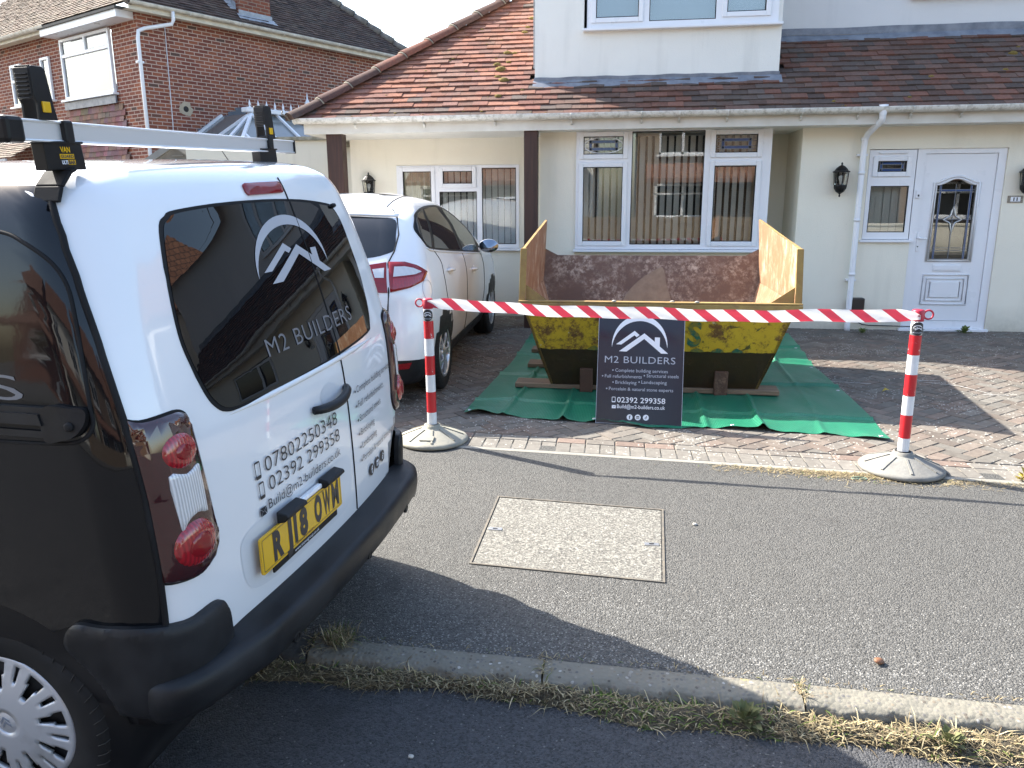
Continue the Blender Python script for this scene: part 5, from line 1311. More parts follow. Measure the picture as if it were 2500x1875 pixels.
bx = MB(); bx.box(-.076, .076, -.10, 0, -.075, .075); bo = bx.build('vent_box', simple('brown_plastic', (.03, .022, .018), .5), bevel=.012); bo.location = (2.825, HY, .312); tag(bo, 'dark brown box on the wall beside the foot of the drainpipe', 'vent')
cb = MB(); cb.tube([(0, 0, .09), (-.01, -.01, .04), (.02, -.015, .0), (.08, -.02, -.035), (.16, -.01, -.045), (.5, -.01, -.05), (.75, -.005, -.055)], .006, 6); co_ = cb.build('cable', M_rubber); co_.location = (2.83, HY-.012, .10); tag(co_, 'thin black cable along the foot of the wall by the drainpipe', 'cable')
# ---------------------------------------------------------------- white hatchback
C_HW = [(.18, .80), (.30, .86), (.45, .895), (.60, .912), (.75, .914), (.90, .910), (1.0, .895), (1.08, .872), (1.2, .835), (1.3, .80), (1.4, .755), (1.48, .71), (1.54, .665), (1.58, .605), (1.61, .52), (1.635, .40), (1.65, .22)]
C_R0 = [(.18, .10), (.30, .03), (.45, .0), (.60, .005), (.75, .03), (.90, .05), (1.0, .085), (1.08, .13), (1.2, .22), (1.3, .31), (1.4, .41), (1.48, .52), (1.54, .68), (1.58, .84), (1.61, 1.03), (1.635, 1.28), (1.65, 1.5)]
C_R1 = [(.18, 4.25), (.30, 4.36), (.45, 4.38), (.60, 4.36), (.75, 4.30), (.90, 4.15), (1.0, 3.85), (1.08, 3.45), (1.2, 3.15), (1.3, 2.92), (1.4, 2.68), (1.48, 2.45), (1.54, 2.25), (1.58, 2.08), (1.61, 1.93), (1.635, 1.8), (1.65, 1.7)]
def car_lev(w): return dict(w=w, hw=smooth_interp(C_HW, w), r0=smooth_interp(C_R0, w), r1=smooth_interp(C_R1, w), rc=interp([(.3, .30), (.8, .34), (1.2, .30), (1.5, .26), (1.65, .12)], w), ra=interp([(.3, .22), (.8, .30), (1.2, .26), (1.5, .22), (1.65, .10)], w), fc=.45 if w < 1 else .3, bow=.05, fbow=.22)
CWS = [.18+.04*i for i in range(0, 31)]+[1.41, 1.435, 1.46, 1.485, 1.505, 1.525, 1.54, 1.555, 1.57, 1.58, 1.59, 1.60, 1.61, 1.62, 1.63, 1.638, 1.645, 1.65]
CPOS = Vector((-2.375, 5.60, gz(5.60)+.012))
CM = Matrix.Translation(CPOS) @ Matrix.Rotation(R(.6), 4, 'Z') @ Matrix.Rotation(math.atan(.022), 4, 'X')
car = thing('hatchback_car', 'white five-door hatchback parked on the block paving beside the house', 'car', mat=CM)
cb_ = rings_mesh(loft_body([car_lev(w) for w in CWS])).build('body', [M_carwhite, M_trim], car, weld=True)
CH = [(.83, .325), (3.478, .325)]
for d, z in CH:
    for sx in (-1, 1):
        c = cutter_cyl(Matrix.Translation((sx*.90, d, z)) @ Matrix.Rotation(math.pi/2, 4, 'Y'), .365, .26)
        boolean(cb_, c); bpy.data.objects.remove(c)
for p in cb_.data.polygons:
    p.use_smooth = True
    for d, z in CH:
        if math.hypot(p.center.y-d, p.center.z-z) < .3665: p.material_index = 1; p.use_smooth = False
    if p.center.z < .29: p.material_index = 1
CB = Wrap(car_lev); CBV = BVHTree.FromPolygons([v.co.copy() for v in cb_.data.vertices], [tuple(p.vertices) for p in cb_.data.polygons])
cs = lambda u, d, w: (CB.s_of(u, d, w), w)
M_tint = NT('tinted_glass').p(Base_Color=(.012, .013, .015), Roughness=.01, Specular_IOR_Level=.6).mat
M_green = NT('green_tint_glass').p(Base_Color=(.10, .12, .11), Roughness=.02, Specular_IOR_Level=.6).mat
DLO = [(.50, 1.375), (.60, 1.445), (.74, 1.497), (1.0, 1.527), (1.3, 1.54), (1.65, 1.535), (1.9, 1.49), (2.15, 1.415), (2.45, 1.29), (2.68, 1.165), (2.79, 1.075), (2.76, 1.018), (2.4, 1.045), (1.8, 1.098), (1.3, 1.145), (.995, 1.175), (.66, 1.215), (.58, 1.245), (.53, 1.30)]
def cp(pts, sg): return [cs(sg*.8, d, w) for d, w in pts]
for sg in (-1, 1):
    o = catmull(cp(DLO, sg), 4)
    tr_ = patch('window_surround', [o], CB.at, M_trim, car, .003, .05, flip=False)
    def pane(pts, m, n='window'):
        patch(n, [catmull(cp(pts, sg), 3) if False else cp(pts, sg)], CB.at, m, tr_, .0055, .05, skirt=False)
    pane([(.53, 1.375), (.62, 1.437), (.75, 1.482), (.98, 1.511), (1.03, 1.512), (.93, 1.40), (.80, 1.27), (.73, 1.217), (.67, 1.226), (.595, 1.255), (.55, 1.31)], M_tint)
    pane([(1.10, 1.515), (1.35, 1.524), (1.60, 1.520), (1.70, 1.38), (1.76, 1.24), (1.79, 1.115), (1.30, 1.158), (.82, 1.206), (.90, 1.27), (1.02, 1.40)], M_tint)
    pane([(1.76, 1.50), (1.90, 1.472), (2.13, 1.395), (2.40, 1.285), (2.60, 1.175), (2.62, 1.04), (2.30, 1.066), (1.90, 1.100), (1.88, 1.22), (1.83, 1.36)], M_green)
    MB().tube([CB.at(*cs(sg*.8, d, w), .004) for d, w in [(.57, 1.228), (.66, 1.198), (.995, 1.160), (1.3, 1.131), (1.8, 1.084), (2.4, 1.032), (2.74, 1.005)]], .005, 6).build('chrome_strip', M_rail, tr_)
    gl_ = lambda pts: MB().tube([CB.at(*cs(sg*.8, d, w), .001) for d, w in catmull([(a, b) for a, b in pts], 5, False)], .0035, 5).build('panel_gap', M_rubber, car)
    gl_([(.77, 1.195), (.90, 1.085), (.87, .968), (.93, .78), (1.08, .642), (1.17, .48), (1.175, .34)])
    gl_([(1.85, 1.08), (1.86, .9), (1.85, .6), (1.86, .34)]); gl_([(2.78, 1.0), (2.88, .8), (2.86, .5), (2.75, .34)])
    if sg > 0: MB().tube([CB.at(*cs(.88, .30+.075*math.cos(a), .925+.075*math.sin(a)), .001) for a in [2*math.pi*i/24 for i in range(24)]], .0016, 5, closed=True).build('fuel_flap', M_greyink, car)
    for d0 in (1.01, 2.12):
        hh = MB(); hh.tube([CB.at(*cs(sg*.9, d0+.27*i/8, 1.0-.022*i/8-(d0-1.01)*.095), .004+.022*math.sin(math.pi*i/8)**.6) for i in range(9)], [.010+.006*math.sin(math.pi*i/8) for i in range(9)], 8); hh.build('door_handle', M_carwhite, car)
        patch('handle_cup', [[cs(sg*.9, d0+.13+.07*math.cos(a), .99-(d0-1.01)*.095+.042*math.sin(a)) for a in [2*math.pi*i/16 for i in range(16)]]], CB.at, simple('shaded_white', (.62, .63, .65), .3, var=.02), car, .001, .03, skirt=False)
    # lamps
    LM = [(.615, .205, 1.145), (.729, .247, 1.143), (.809, .293, 1.114), (.875, .365, 1.057), (.862, .27, .995), (.787, .158, .955), (.652, .088, .928)]
    pts = [(CB.s_of(sg*u, d, w), w) for u, d, w in LM]
    lm = patch('tail_lamp', [pts], CB.at, M_lampred2, car, .007, .03, bulge=.008, brad=.03)
    inn = [(CB.s_of(sg*u, d, w), w) for u, d, w in ((.668, .17, 1.105), (.735, .215, 1.105), (.79, .25, 1.09), (.835, .29, 1.06), (.80, .235, 1.045), (.668, .13, 1.035))]
    patch('clear_lens', [inn], CB.at, M_lampclear, lm, .0165, .02, skirt=False)
    inn = [(CB.s_of(sg*u, d, w), w) for u, d, w in ((.668, .12, 1.022), (.80, .225, 1.03), (.855, .30, 1.048), (.835, .24, .995), (.775, .165, .965), (.668, .10, .945))]
    patch('brake_lens', [inn], CB.at, M_lampred, lm, .0162, .02, skirt=False)
    L2 = [(.600, .20, 1.142), (.46, .17, 1.122), (.545, .08, .925), (.632, .086, .925)]
    li = patch('hatch_lamp', [[(CB.s_of(sg*u, d, w), w) for u, d, w in L2]], CB.at, M_lampred2, car, .008, .03)
    patch('clear_lens', [[(CB.s_of(sg*u, d, w), w) for u, d, w in ((.588, .2, 1.10), (.50, .17, 1.09), (.53, .1, 1.03), (.60, .1, 1.03))]], CB.at, M_lampclear, li, .0115, .02, skirt=False)
    MB().tube([CB.at(CB.s_of(sg*u, d, w), w, .001) for u, d, w in ((.53, .68, 1.53), (.60, .55, 1.46), (.64, .42, 1.34), (.635, .30, 1.22), (.612, .20, 1.14), (.640, .086, .93), (.63, .047, .71), (.617, .035, .65))], .006, 6).build('hatch_gap', M_rubber, car)
    patch('reflector', [[(CB.s_of(sg*u, d, w), w) for u, d, w in ((.64, .04, .375), (.79, .1, .385), (.77, .095, .335), (.64, .04, .335))]], CB.at, M_lampred2, car, .008, .03)
    # roof rail channel
    MB().tube([CBV.ray_cast(Vector((sg*.47, y_, 3)), Vector((0, 0, -1)))[0]-Vector((0, 0, .003)) for y_ in [.72+.06*i for i in range(18)]], .008, 6).build('roof_channel', M_rubber, car)
    # door mirror
    mi = MB(); mc_ = Vector((sg*1.0, 2.72, 1.085))
    for q, (sy, k_) in enumerate(((.0, 1.0), )):
        mi.lathe([(0, .07), (.045, .062), (.078, .035), (.092, .0), (.094, -.02), (.0, -.02)], 20, Matrix.Translation(mc_) @ Matrix.Rotation(-math.pi/2, 4, 'X') @ Matrix.Diagonal((1.15, .78, 1, 1)))
    mi.obox((sg*.86, 2.72, 1.04), (sg*.95, 2.74, 1.07), .05, .035)
    mo = mi.build('door_mirror', M_carwhite, car)
    MB().lathe([(0, -.024), (.086, -.024), (.092, -.019)], 20, Matrix.Translation(mc_) @ Matrix.Rotation(-math.pi/2, 4, 'X') @ Matrix.Diagonal((1.15, .78, 1, 1))).build('mirror_glass', NT('mirror').p(Base_Color=(.25, .28, .33), Metallic=1.0, Roughness=.02).mat, mo)
RW = [(-.60, 1.447), (-.42, 1.468), (0, 1.483), (.42, 1.468), (.60, 1.447), (.635, 1.33), (.645, 1.24), (.60, 1.207), (.43, 1.172), (0, 1.155), (-.43, 1.172), (-.60, 1.207), (-.645, 1.24), (-.635, 1.33)]
patch('rear_window', [catmull([(a*1.0, b) for a, b in RW], 4)], CB.at, M_tint, car, .003, .05)
sp_ = MB(); sp_.grid(lambda a, b: CB.at(lerp(-.62, .62, a), 1.497-.02*abs(2*a-1)**2+.0, .0)+Vector((0, -.045*b*(1-.5*abs(2*a-1)**3), .012-.020*b)), 30, 3); sp_.build('spoiler', M_carwhite, car).modifiers.new('s', 'SOLIDIFY').thickness = .012
patch('lower_bumper', [[(CB.s_of(-.9, .44, .385), .385)]+[(s, .410) for s in [-.6+.1*i for i in range(13)]]+[(CB.s_of(.9, .44, .385), .385), (CB.s_of(.87, .46, .22), .22)]+[(s, .215) for s in [.6-.1*i for i in range(13)]]+[(CB.s_of(-.87, .46, .22), .22)]], CB.at, M_bump, car, .004, .05)
for sg in (-1, 1):
    patch('sill_trim', [[(CB.s_of(sg*.9, d, .335), .335) for d in (1.2, 1.6, 2.0, 2.4, 2.8, 3.1)]+[(CB.s_of(sg*.85, d, .22), .22) for d in (3.1, 2.6, 2.1, 1.6, 1.2)]], CB.at, M_bump, car, .006, .05)
    for s, w in ((sg*.69, .50), (sg*.25, .52)):
        n_ = CB.nrm(s, w); T = Matrix.Translation(CB.at(s, w, .0)) @ n_.to_track_quat('Z', 'X').to_matrix().to_4x4()
        MB().lathe([(.0, .002), (.009, .003), (.0105, .001), (.011, .004), (.018, .002), (.019, -.004)], 20, T, close=False).build('parking_sensor', M_carwhite, car)
MB().box(-.75, .75, .35, 4.0, .16, .30).build('underbody', M_trim, car)
def alloy(parent, T, h, rim):
    a_ = MB(); zf = -h*.78
    a_.lathe([(rim, -h*.95), (rim-.006, -h*1.0), (rim-.022, -h*.97), (rim-.030, -h*.80), (rim-.034, -h*.2)], 48, T, close=False)
    for i in range(5):
        for s_ in (-1, 1):
            an = 2*math.pi*i/5+.35; an2 = an+s_*.22
            p0 = Vector((.035*math.cos(an), .035*math.sin(an), zf)); p1 = Vector((rim*.55*math.cos(an+s_*.10), rim*.55*math.sin(an+s_*.10), zf-.018)); p2 = Vector(((rim-.022)*math.cos(an2), (rim-.022)*math.sin(an2), zf-.006))
            a_.obox(T @ p0, T @ p1, .030, .020, T.to_3x3() @ Vector((0, 0, 1))); a_.obox(T @ p1, T @ p2, .028, .018, T.to_3x3() @ Vector((0, 0, 1)))
    a_.lathe([(0, zf-.026), (.026, zf-.026), (.034, zf-.02), (.060, zf-.012), (.064, zf+.01)], 28, T, close=False)
    a_.build('alloy_rim', M_alu, parent, .003)
    MB().lathe([(0, -h*.05), (rim*.8, -h*.05), (rim*.99, -h*.3)], 32, T, close=False).build('brake_disc', M_trim, parent)
for d, z in CH:
    for sx in (-1, 1):
        T, ty, h = wheel('wheel', (sx*.80, d, z-.008), 1, r=.325, wd=.205, rim=.218, parent=car); ty.name = 'wheel'
        To = Matrix.Translation((sx*.80, d, z-.008)) @ (Matrix.Rotation(math.pi/2, 4, 'Y') if sx < 0 else Matrix.Rotation(-math.pi/2, 4, 'Y'))
        alloy(ty, To, h, .218)
# ---------------------------------------------------------------- tarpaulin
t = NT('green_tarp'); v = t.obj()
wv = t.n('ShaderNodeTexWave', wave_type='BANDS'); wv.bands_direction = 'X'; wv.inputs['Scale'].default_value = 26; wv.inputs['Distortion'].default_value = .4; t.l(v, wv.inputs[0])
c = t.mix(t.ramp(t.noise(3, v, 6, .65), [(.35, 0.0), (.75, 1.0)]), (.010, .150, .080), (.018, .115, .070))
c = t.mix(t.math('MULTIPLY', wv.outputs['Fac'], .45), c, (.030, .26, .15))
dust = t.ramp(t.noise(1.7, v, 7, .7), [(.50, 0.0), (.75, .40)])
c = t.mix(dust, c, (.15, .26, .19))
t.p(Base_Color=c, Roughness=.38, Specular_IOR_Level=.5, Subsurface_Weight=.0)
b1 = t.n('ShaderNodeBump'); b1.inputs['Strength'].default_value = .35; b1.inputs['Distance'].default_value = .008; t.l(t.noise(5, v, 4, .6, 1.5), b1.inputs['Height'])
t.bump(wv.outputs['Fac'], .35, .004, b1.outputs[0]); M_tarp = t.mat
TC = [(-1.153, 5.632), (1.862, 5.385), (1.96, 9.35), (-1.0, 9.30)]
def tarp_pt(a, b):
    x = lerp(lerp(TC[0][0], TC[1][0], a), lerp(TC[3][0], TC[2][0], a), b); y = lerp(lerp(TC[0][1], TC[1][1], a), lerp(TC[3][1], TC[2][1], a), b)
    y += .035*math.sin(a*9.5+.6)*(1-b)**2*1.0+.02*math.sin(a*23)*(1-b)**4; x += .03*math.sin(b*8)*(a**3)-.02*math.sin(b*7+1)*(1-a)**3
    h = .006
    for k_, (p, w, hh) in enumerate(((.10, .016, .010), (.245, .018, .014), (.39, .02, .012), (.60, .02, .013), (.735, .018, .014), (.875, .018, .012))):
        h += 2.2*hh*math.exp(-((a-p-.01*math.sin(b*6+k_))/(w*.42))**2)*(.6+.4*math.sin(b*5+k_*2))
    for k_, (p, w, hh) in enumerate(((.12, .016, .008), (.36, .02, .010), (.60, .02, .012), (.80, .02, .010))):
        h += 2.2*hh*math.exp(-((b-p-.01*math.sin(a*7+k_))/(w*.42))**2)
    edge = max(0, 1-b/.06)
    h += edge*(.028*max(0, math.sin(a*19+.8))**2+.010*math.sin(a*41)**2)
    h += .050*math.exp(-((a-.95)/.06)**2-((b-.70)/.03)**2)
    h += .005*math.sin(a*31+b*9)*math.sin(b*27+a*5)+.003*math.sin(a*60+b*22)
    return (x, y, gz(y)+max(.004, h))
tm = MB(); tm.grid(tarp_pt, 340, 260); to_ = tm.build('tarpaulin', M_tarp); tag(to_, 'creased green ribbed tarpaulin spread on the block paving under the skip', 'tarpaulin')
ey = MB()
for a, b in ((.012, .012), (.985, .012), (.33, .01), (.66, .01), (.985, .33), (.985, .55), (.985, .78)):
    p = tarp_pt(a, b); ey.lathe([(.007, 0), (.008, .003), (.014, .003), (.015, 0)], 14, Matrix.Translation((p[0], p[1], p[2]+.001)), close=False)
ey.build('eyelets', M_alu, to_)
# ---------------------------------------------------------------- skip
t = NT('skip_paint'); v = t.obj(); z = t.sep(v)[2]
rust = t.ramp(t.noise(3.4, v, 10, .80), [(.505, 0.0), (.58, 1.0)]); fine = t.ramp(t.noise(20, v, 9, .8), [(.53, 0.0), (.62, 1.0)])
yel = t.mix(t.noise(8), (.62, .40, .026), (.48, .30, .022))
blob = t.n('ShaderNodeTexNoise'); t.l(t.mapping(v, (2.6, 2.6, 3.2), (0, 0, 0), (3.1, 0, 1.4)), blob.inputs['Vector']); blob.inputs['Scale'].default_value = 1.9; blob.inputs['Detail'].default_value = 5; blob.inputs['Distortion'].default_value = 1.5
gr_ = t.ramp(blob.outputs[0], [(.64, 0.0), (.67, 1.0)])
yel = t.mix(t.math('MULTIPLY', gr_, .9), yel, (.035, .055, .020))
yel = t.mix(rust, yel, t.mix(t.noise(30), (.10, .045, .015), (.20, .10, .03)))
yel = t.mix(t.math('MULTIPLY', fine, .75), yel, (.075, .038, .018))
ch_ = t.ramp(t.noise(13, v, 3, .5), [(.70, 0.0), (.715, 1.0)]); yel = t.mix(ch_, yel, (.50, .42, .25))
brn = t.mix(t.ramp(t.noise(5, v, 8, .7), [(.35, 0.0), (.75, 1.0)]), (.040, .022, .006), (.020, .013, .007))
scr = t.n('ShaderNodeTexNoise'); t.l(t.mapping(v, (1.5, 1.5, 60), (0, .35, 0)), scr.inputs['Vector']); scr.inputs['Scale'].default_value = 1.2; scr.inputs['Detail'].default_value = 3
brn = t.mix(t.ramp(scr.outputs[0], [(.70, 0.0), (.73, .6)]), brn, (.16, .10, .045))
lvl = t.math('ADD', z, t.math('MULTIPLY', t.noise(12), .03))
c = t.mix(t.math('LESS_THAN', lvl, .36), yel, brn)
t.p(Base_Color=c, Roughness=.5, Specular_IOR_Level=.4); t.i(t.b, 'Roughness', t.math('MULTIPLY_ADD', rust, .3, .48)); t.bump(t.math('ADD', rust, fine), .25, .004); M_skip = t.mat
def inner_mat(name, a, b, pale, amt, vert=True):
    t = NT(name); v = t.obj()
    st = t.n('ShaderNodeTexNoise'); t.l(t.mapping(v, (34, 34, 2.6) if vert else (3, 3, 4)), st.inputs['Vector']); st.inputs['Scale'].default_value = 1; st.inputs['Detail'].default_value = 7; st.inputs['Roughness'].default_value = .7; st.inputs['Distortion'].default_value = .6
    c = t.mix(t.ramp(st.outputs[0], [(.3, 0.0), (.7, 1.0)]), a, b)
    pa = t.math('MULTIPLY', t.ramp(t.noise(2.6, v, 6, .7), [(.50-amt*.1, 0.0), (.64, 1.0)]), t.ramp(t.noise(19 if not vert else 11, t.mapping(v, (1, 1, .35)) if vert else v, 9, .78), [(.47, 0.0), (.60, 1.0)]))
    c = t.mix(t.math('MULTIPLY', pa, amt), c, pale)
    c = t.mix(t.ramp(t.noise(7, v, 9, .75), [(.60, 0.0), (.75, .6)]), c, tuple(q*.45 for q in a))
    t.p(Base_Color=c, Roughness=.72); t.bump(st.outputs[0], .3, .004); return t.mat
M_in_end = inner_mat('scraped_rust_panel', (.31, .155, .075), (.20, .098, .052), (.60, .48, .36), 1.0)
M_in_back = inner_mat('grey_rust_panel', (.165, .105, .080), (.115, .078, .066), (.50, .43, .36), 1.0, False)
M_skipout = inner_mat('rusty_outer_panel', (.30, .19, .06), (.16, .09, .04), (.38, .28, .12), .8, False)
M_rim = inner_mat('yellow_rim', (.36, .25, .075), (.23, .125, .05), (.20, .115, .06), .9, False)
SK0 = Vector((.30, 6.50, gz(6.5)+.035)); skip = thing('skip', 'battered yellow and brown builders skip standing on planks over the green tarpaulin', 'skip', SK0)
bw, bd, tw_ = .865, 1.30, 1.10      # half bottom width, depth, half top width
zl, zr = .765, 1.19                  # front lip height, end height at the front
yl = -.30                             # lip comes forward of the foot
zb_, zbe, yb_ = 1.02, 1.375, 1.55      # back lip, end height at the back
FL, FR = (-bw, 0, .0), (bw, 0, .0); BL, BR = (-bw, bd, .0), (bw, bd, .0)
TL, TR = (-tw_, yl+.05, zl), (tw_, yl+.05, zl)
xt = lambda z_: tw_+(z_-zl)*(-.035)
sh_f = MB(); sh_f.quad(FL, FR, TR, TL); sh_f.build('front_panel', M_skip, skip).modifiers.new('s', 'SOLIDIFY').thickness = .006
sh_b = MB(); tbk = 1.06
ybk = lambda z_: bd+(yb_-bd)*z_/1.02
bp_ = [(-bw, bd, 0), (bw, bd, 0), (tw_, ybk(zl), zl), (tw_-.0, ybk(1.10), 1.10), (tw_-.16, ybk(zb_), zb_), (-tw_+.16, ybk(zb_), zb_), (-tw_+.0, ybk(1.10), 1.10), (-tw_, ybk(zl), zl)]
sh_b.add(bp_, [(0, 1, 2, 3, 4, 5, 6, 7)[::-1]]); ob_ = sh_b.build('back_panel', [M_in_back], skip); ob_.modifiers.new('s', 'SOLIDIFY').thickness = .006
MB().quad((-bw, 0, .004), (bw, 0, .004), (bw, bd, .004), (-bw, bd, .004)).build('floor', M_in_back, skip)
# pale dried patch on the back panel
pt_ = catmull([(-.26, .48), (-.24, .62), (-.12, .76), (.02, .86), (.13, .90), (.17, .74), (.22, .58), (.22, .45), (0, .42)], 4)
patch('dried_patch', [pt_], lambda a, b, o: Vector((a, ybk(b)-.012-o, b)), simple('dried_mud', (.30, .24, .18), .9, vscale=14, col2=(.22, .17, .13)), ob_, .001, .1, skirt=False)
for sg in (-1, 1):
    e = MB()
    V3 = lambda *q: Vector(q)
    lo = (V3(sg*bw, 0, 0), V3(sg*bw, bd, 0)); mi_ = (V3(sg*tw_, yl+.05, zl), V3(sg*tw_, ybk(zl), zl)); hi = (V3(sg*xt(zr), yl+.07, zr), V3(sg*xt(1.37), ybk(1.06)+.04, zbe))
    for off, m_, fl in ((0, 0, sg < 0), (-sg*.022, 1, sg > 0)):
        ox = V3(off, 0, 0)
        for q0, q1, nb in ((lo, mi_, 8), (mi_, hi, 6)):
            e.grid(lambda a, b, q0=q0, q1=q1: q0[0].lerp(q0[1], a).lerp(q1[0].lerp(q1[1], a), b)+ox+V3(.006*sg*math.sin(a*9+b*4)*math.sin(b*5+a), 0, 0), 14, nb, m_, True, fl)
    rim_ = [lo[0], mi_[0], hi[0], hi[1], mi_[1], lo[1]]; inn = [q+V3(-sg*.022, 0, 0) for q in rim_]
    e.add(rim_+inn, [(i, i+1, 7+i, 6+i) for i in range(5)], 2)
    eo = e.build('end_panel', [M_skipout, M_in_end, M_rim], skip)
    pos = MB(); pos.prism([(0, 0), (.052, 0), (.052, .02), (.012, .055), (0, .055)], lambda a, b: Vector((sg*(tw_+.012-a), yl+.055-.03+b, zl-.01)), lambda a, b: Vector((sg*(xt(zr)+.012-a), yl+.07-.03+b, zr)))
    pos.build('corner_post', M_rim, skip, .004)
    gs = MB(); gs.add([(sg*(tw_-.045), yl+.052, zl+.005), (sg*(tw_-.225), yl+.052, zl+.005), (sg*(tw_-.045), yl+.058, zl+.13)], [(0, 1, 2)]); gs.build('gusset', M_rim, skip).modifiers.new('s', 'SOLIDIFY').thickness = .008
    sd = MB(); sd.box(sg*.56-.055, sg*.56+.055, -.075, .02, -.035, .175); sd.build('skid_block', inner_mat('rusty_block', (.10, .045, .025), (.06, .03, .02), (.25, .16, .10), .5, False), skip, .008)
    rn = MB(); rn.box(sg*.56-.05, sg*.56+.05, 0, bd, -.033, .0); rn.build('skid', M_frame, skip)
lp_ = MB()
lp_.box(-tw_-.012, tw_+.012, yl-.010, yl+.058, zl-.006, zl+.008); lp_.box(-tw_-.012, tw_+.012, yl-.016, yl+.000, zl-.055, zl-.008); lp_.box(-tw_+.01, tw_-.01, yl+.0, yl+.045, zl-.055, zl-.045)
lp_.build('front_lip', M_rim, skip, .004)
wd_ = MB(); rnd = random.Random(8)
for x in (-.34, .12, .31): wd_.lathe([(0, .012), (.012, .010), (.022, .0)], 9, Matrix.Translation((x, yl+.01+rnd.uniform(-.005, .02), zl+.008)))
wd_.build('mortar_lump', simple('mortar', (.42, .38, .32), .95, vscale=40), skip)
# faded green lettering remains on the front
fp = lambda a, b, o: Vector((a, lerp(0, yl+.05, b/zl)-.004-o, b))
M_teal = NT('faded_green_paint'); M_teal.p(Base_Color=M_teal.mix(M_teal.ramp(M_teal.noise(18, None, 7, .75), [(.45, 0.0), (.56, 1.0)]), (.015, .10, .065), (.20, .16, .02)), Roughness=.6); M_teal = M_teal.mat
for nm, d2 in (('faded_lettering', text2d('S', .26, .40, .37, .20, .03)), ('faded_lettering', poly2d(catmull([(.30, .345), (.40, .345), (.36, .375), (.31, .37)], 3), catmull([(.46, .345), (.56, .345), (.52, .38), (.48, .365)], 3), catmull([(.62, .345), (.72, .345), (.66, .38), (.63, .36)], 3))), ('faded_lettering', poly2d(catmull([(-.55, .345), (-.46, .345), (-.49, .385), (-.53, .37)], 3), catmull([(-.44, .345), (-.34, .345), (-.37, .375), (-.41, .37)], 3)))):
    patch(nm, d2, fp, M_teal, skip, .005, 0, skirt=False)
# planks
t = NT('old_plank'); w_ = t.n('ShaderNodeTexNoise'); t.l(t.mapping(t.obj(), (2.2, 38, 38)), w_.inputs['Vector']); w_.inputs['Scale'].default_value = 1; w_.inputs['Detail'].default_value = 8; w_.inputs['Distortion'].default_value = .5
t.p(Base_Color=t.mix(t.ramp(w_.outputs[0], [(.3, 0.0), (.7, 1.0)]), (.27, .19, .12), (.13, .085, .055)), Roughness=.85); t.bump(w_.outputs[0], .4, .004); M_plank = t.mat
for (x0, x1, y, lb, w2) in ((-.88, 1.34, 6.575, 'weathered timber plank under the front edge of the skip', .20), (-.86, 1.25, 7.34, 'weathered plank under the skip, second from the front', .20), (-.90, 1.25, 8.02, 'weathered plank under the rear of the skip', .19)):
    pm = MB(); pm.box(x0, x1, -w2/2, w2/2, 0, .038); po = pm.build('plank', M_plank, bevel=.004); po.location = (0, y, gz(y)+.012); po.rotation_euler = (math.atan(.022), 0, R(-1.5)); tag(po, lb, 'plank', 'planks under the skip')
# ---------------------------------------------------------------- sign board
t = NT('sign_navy'); t.p(Base_Color=t.mix(t.ramp(t.noise(30, None, 8, .8), [(.68, 0.0), (.74, .5)]), (.016, .020, .034), (.08, .085, .10)), Roughness=.16, Specular_IOR_Level=.42); M_navy = t.mat
SB = Vector((.163, 5.535, gz(5.53)+.006)); sw_, sh_ = .625, .835
lean = math.atan2(.36, .76)*.55
SMt = Matrix.Translation(SB) @ Matrix.Rotation(R(-2.0), 4, 'Z') @ Matrix.Rotation(-lean, 4, 'X')
sign = thing('sign_board', "dark blue builders' sign board leaning against the front of the skip", 'sign', mat=SMt)
sbm = MB(); sbm.box(-sw_/2, sw_/2, 0, .006, 0, sh_); sbm.build('panel', M_navy, sign, .002)
sbe = MB(); frame4(sbe, -sw_/2-.001, sw_/2+.001, -.001, sh_+.001, .003, -.001, .007); sbe.build('panel_edge', M_greyink, sign)
# board coordinates measured on the photograph: corners TL (365,15) TR (1612,30) BR (1560,1572) BL (305,1500)
def bmap(x, y):
    # inverse bilinear by iteration
    a, b = .5, .5
    c = [(305, 1500), (1560, 1572), (1612, 30), (365, 15)]
    for _ in range(12):
        X = (1-a)*(1-b)*c[0][0]+a*(1-b)*c[1][0]+a*b*c[2][0]+(1-a)*b*c[3][0]; Y = (1-a)*(1-b)*c[0][1]+a*(1-b)*c[1][1]+a*b*c[2][1]+(1-a)*b*c[3][1]
        a += (x-X)/1250; b -= (y-Y)/1515
    return ((a-.5)*sw_, b*sh_)
sp3 = lambda a, b, o: Vector((a, -o, b))
cx, cy = bmap(952, 480); rx = (bmap(1357, 480)[0]-bmap(547, 480)[0])/2; ry = bmap(960, 75)[1]-cy
patch('logo', logo2d(cx, cy, rx, ry), sp3, M_whiteink, sign, .0008, 0, skirt=False)
def line(n, tx, x0, x1, ybase, h, m, thin=0.0, sp=1.0):
    a0 = bmap(x0, ybase); a1 = bmap(x1, ybase+(x1-x0)*.030); return patch(n, text2d(tx, a0[0], a0[1]*.5+a1[1]*.5, a1[0], h, thin, sp), sp3, m, sign, .0008, 0, skirt=False)
line('company_name', 'M2 BUILDERS', 442, 1470, 704, .050, M_greyink, -.004, 1.05)
def bullets(n, y, items):
    ps = []
    for x0, x1, tx in items:
        a0 = bmap(x0, y); b0 = bmap(x0-34, y); a1 = bmap(x1, y+(x1-x0)*.03); yb = bmap(952, y+(952-x0)*.03)[1]
        ps += [poly2d(circle(b0[0], yb+.011, .0052, 12)), text2d(tx, a0[0], yb, a1[0], .024, 0)]
    patch(n, merge2d(*ps), sp3, M_greyink, sign, .0008, 0, skirt=False)
bullets('service_line', 828, [(596, 1363, 'Complete building services')])
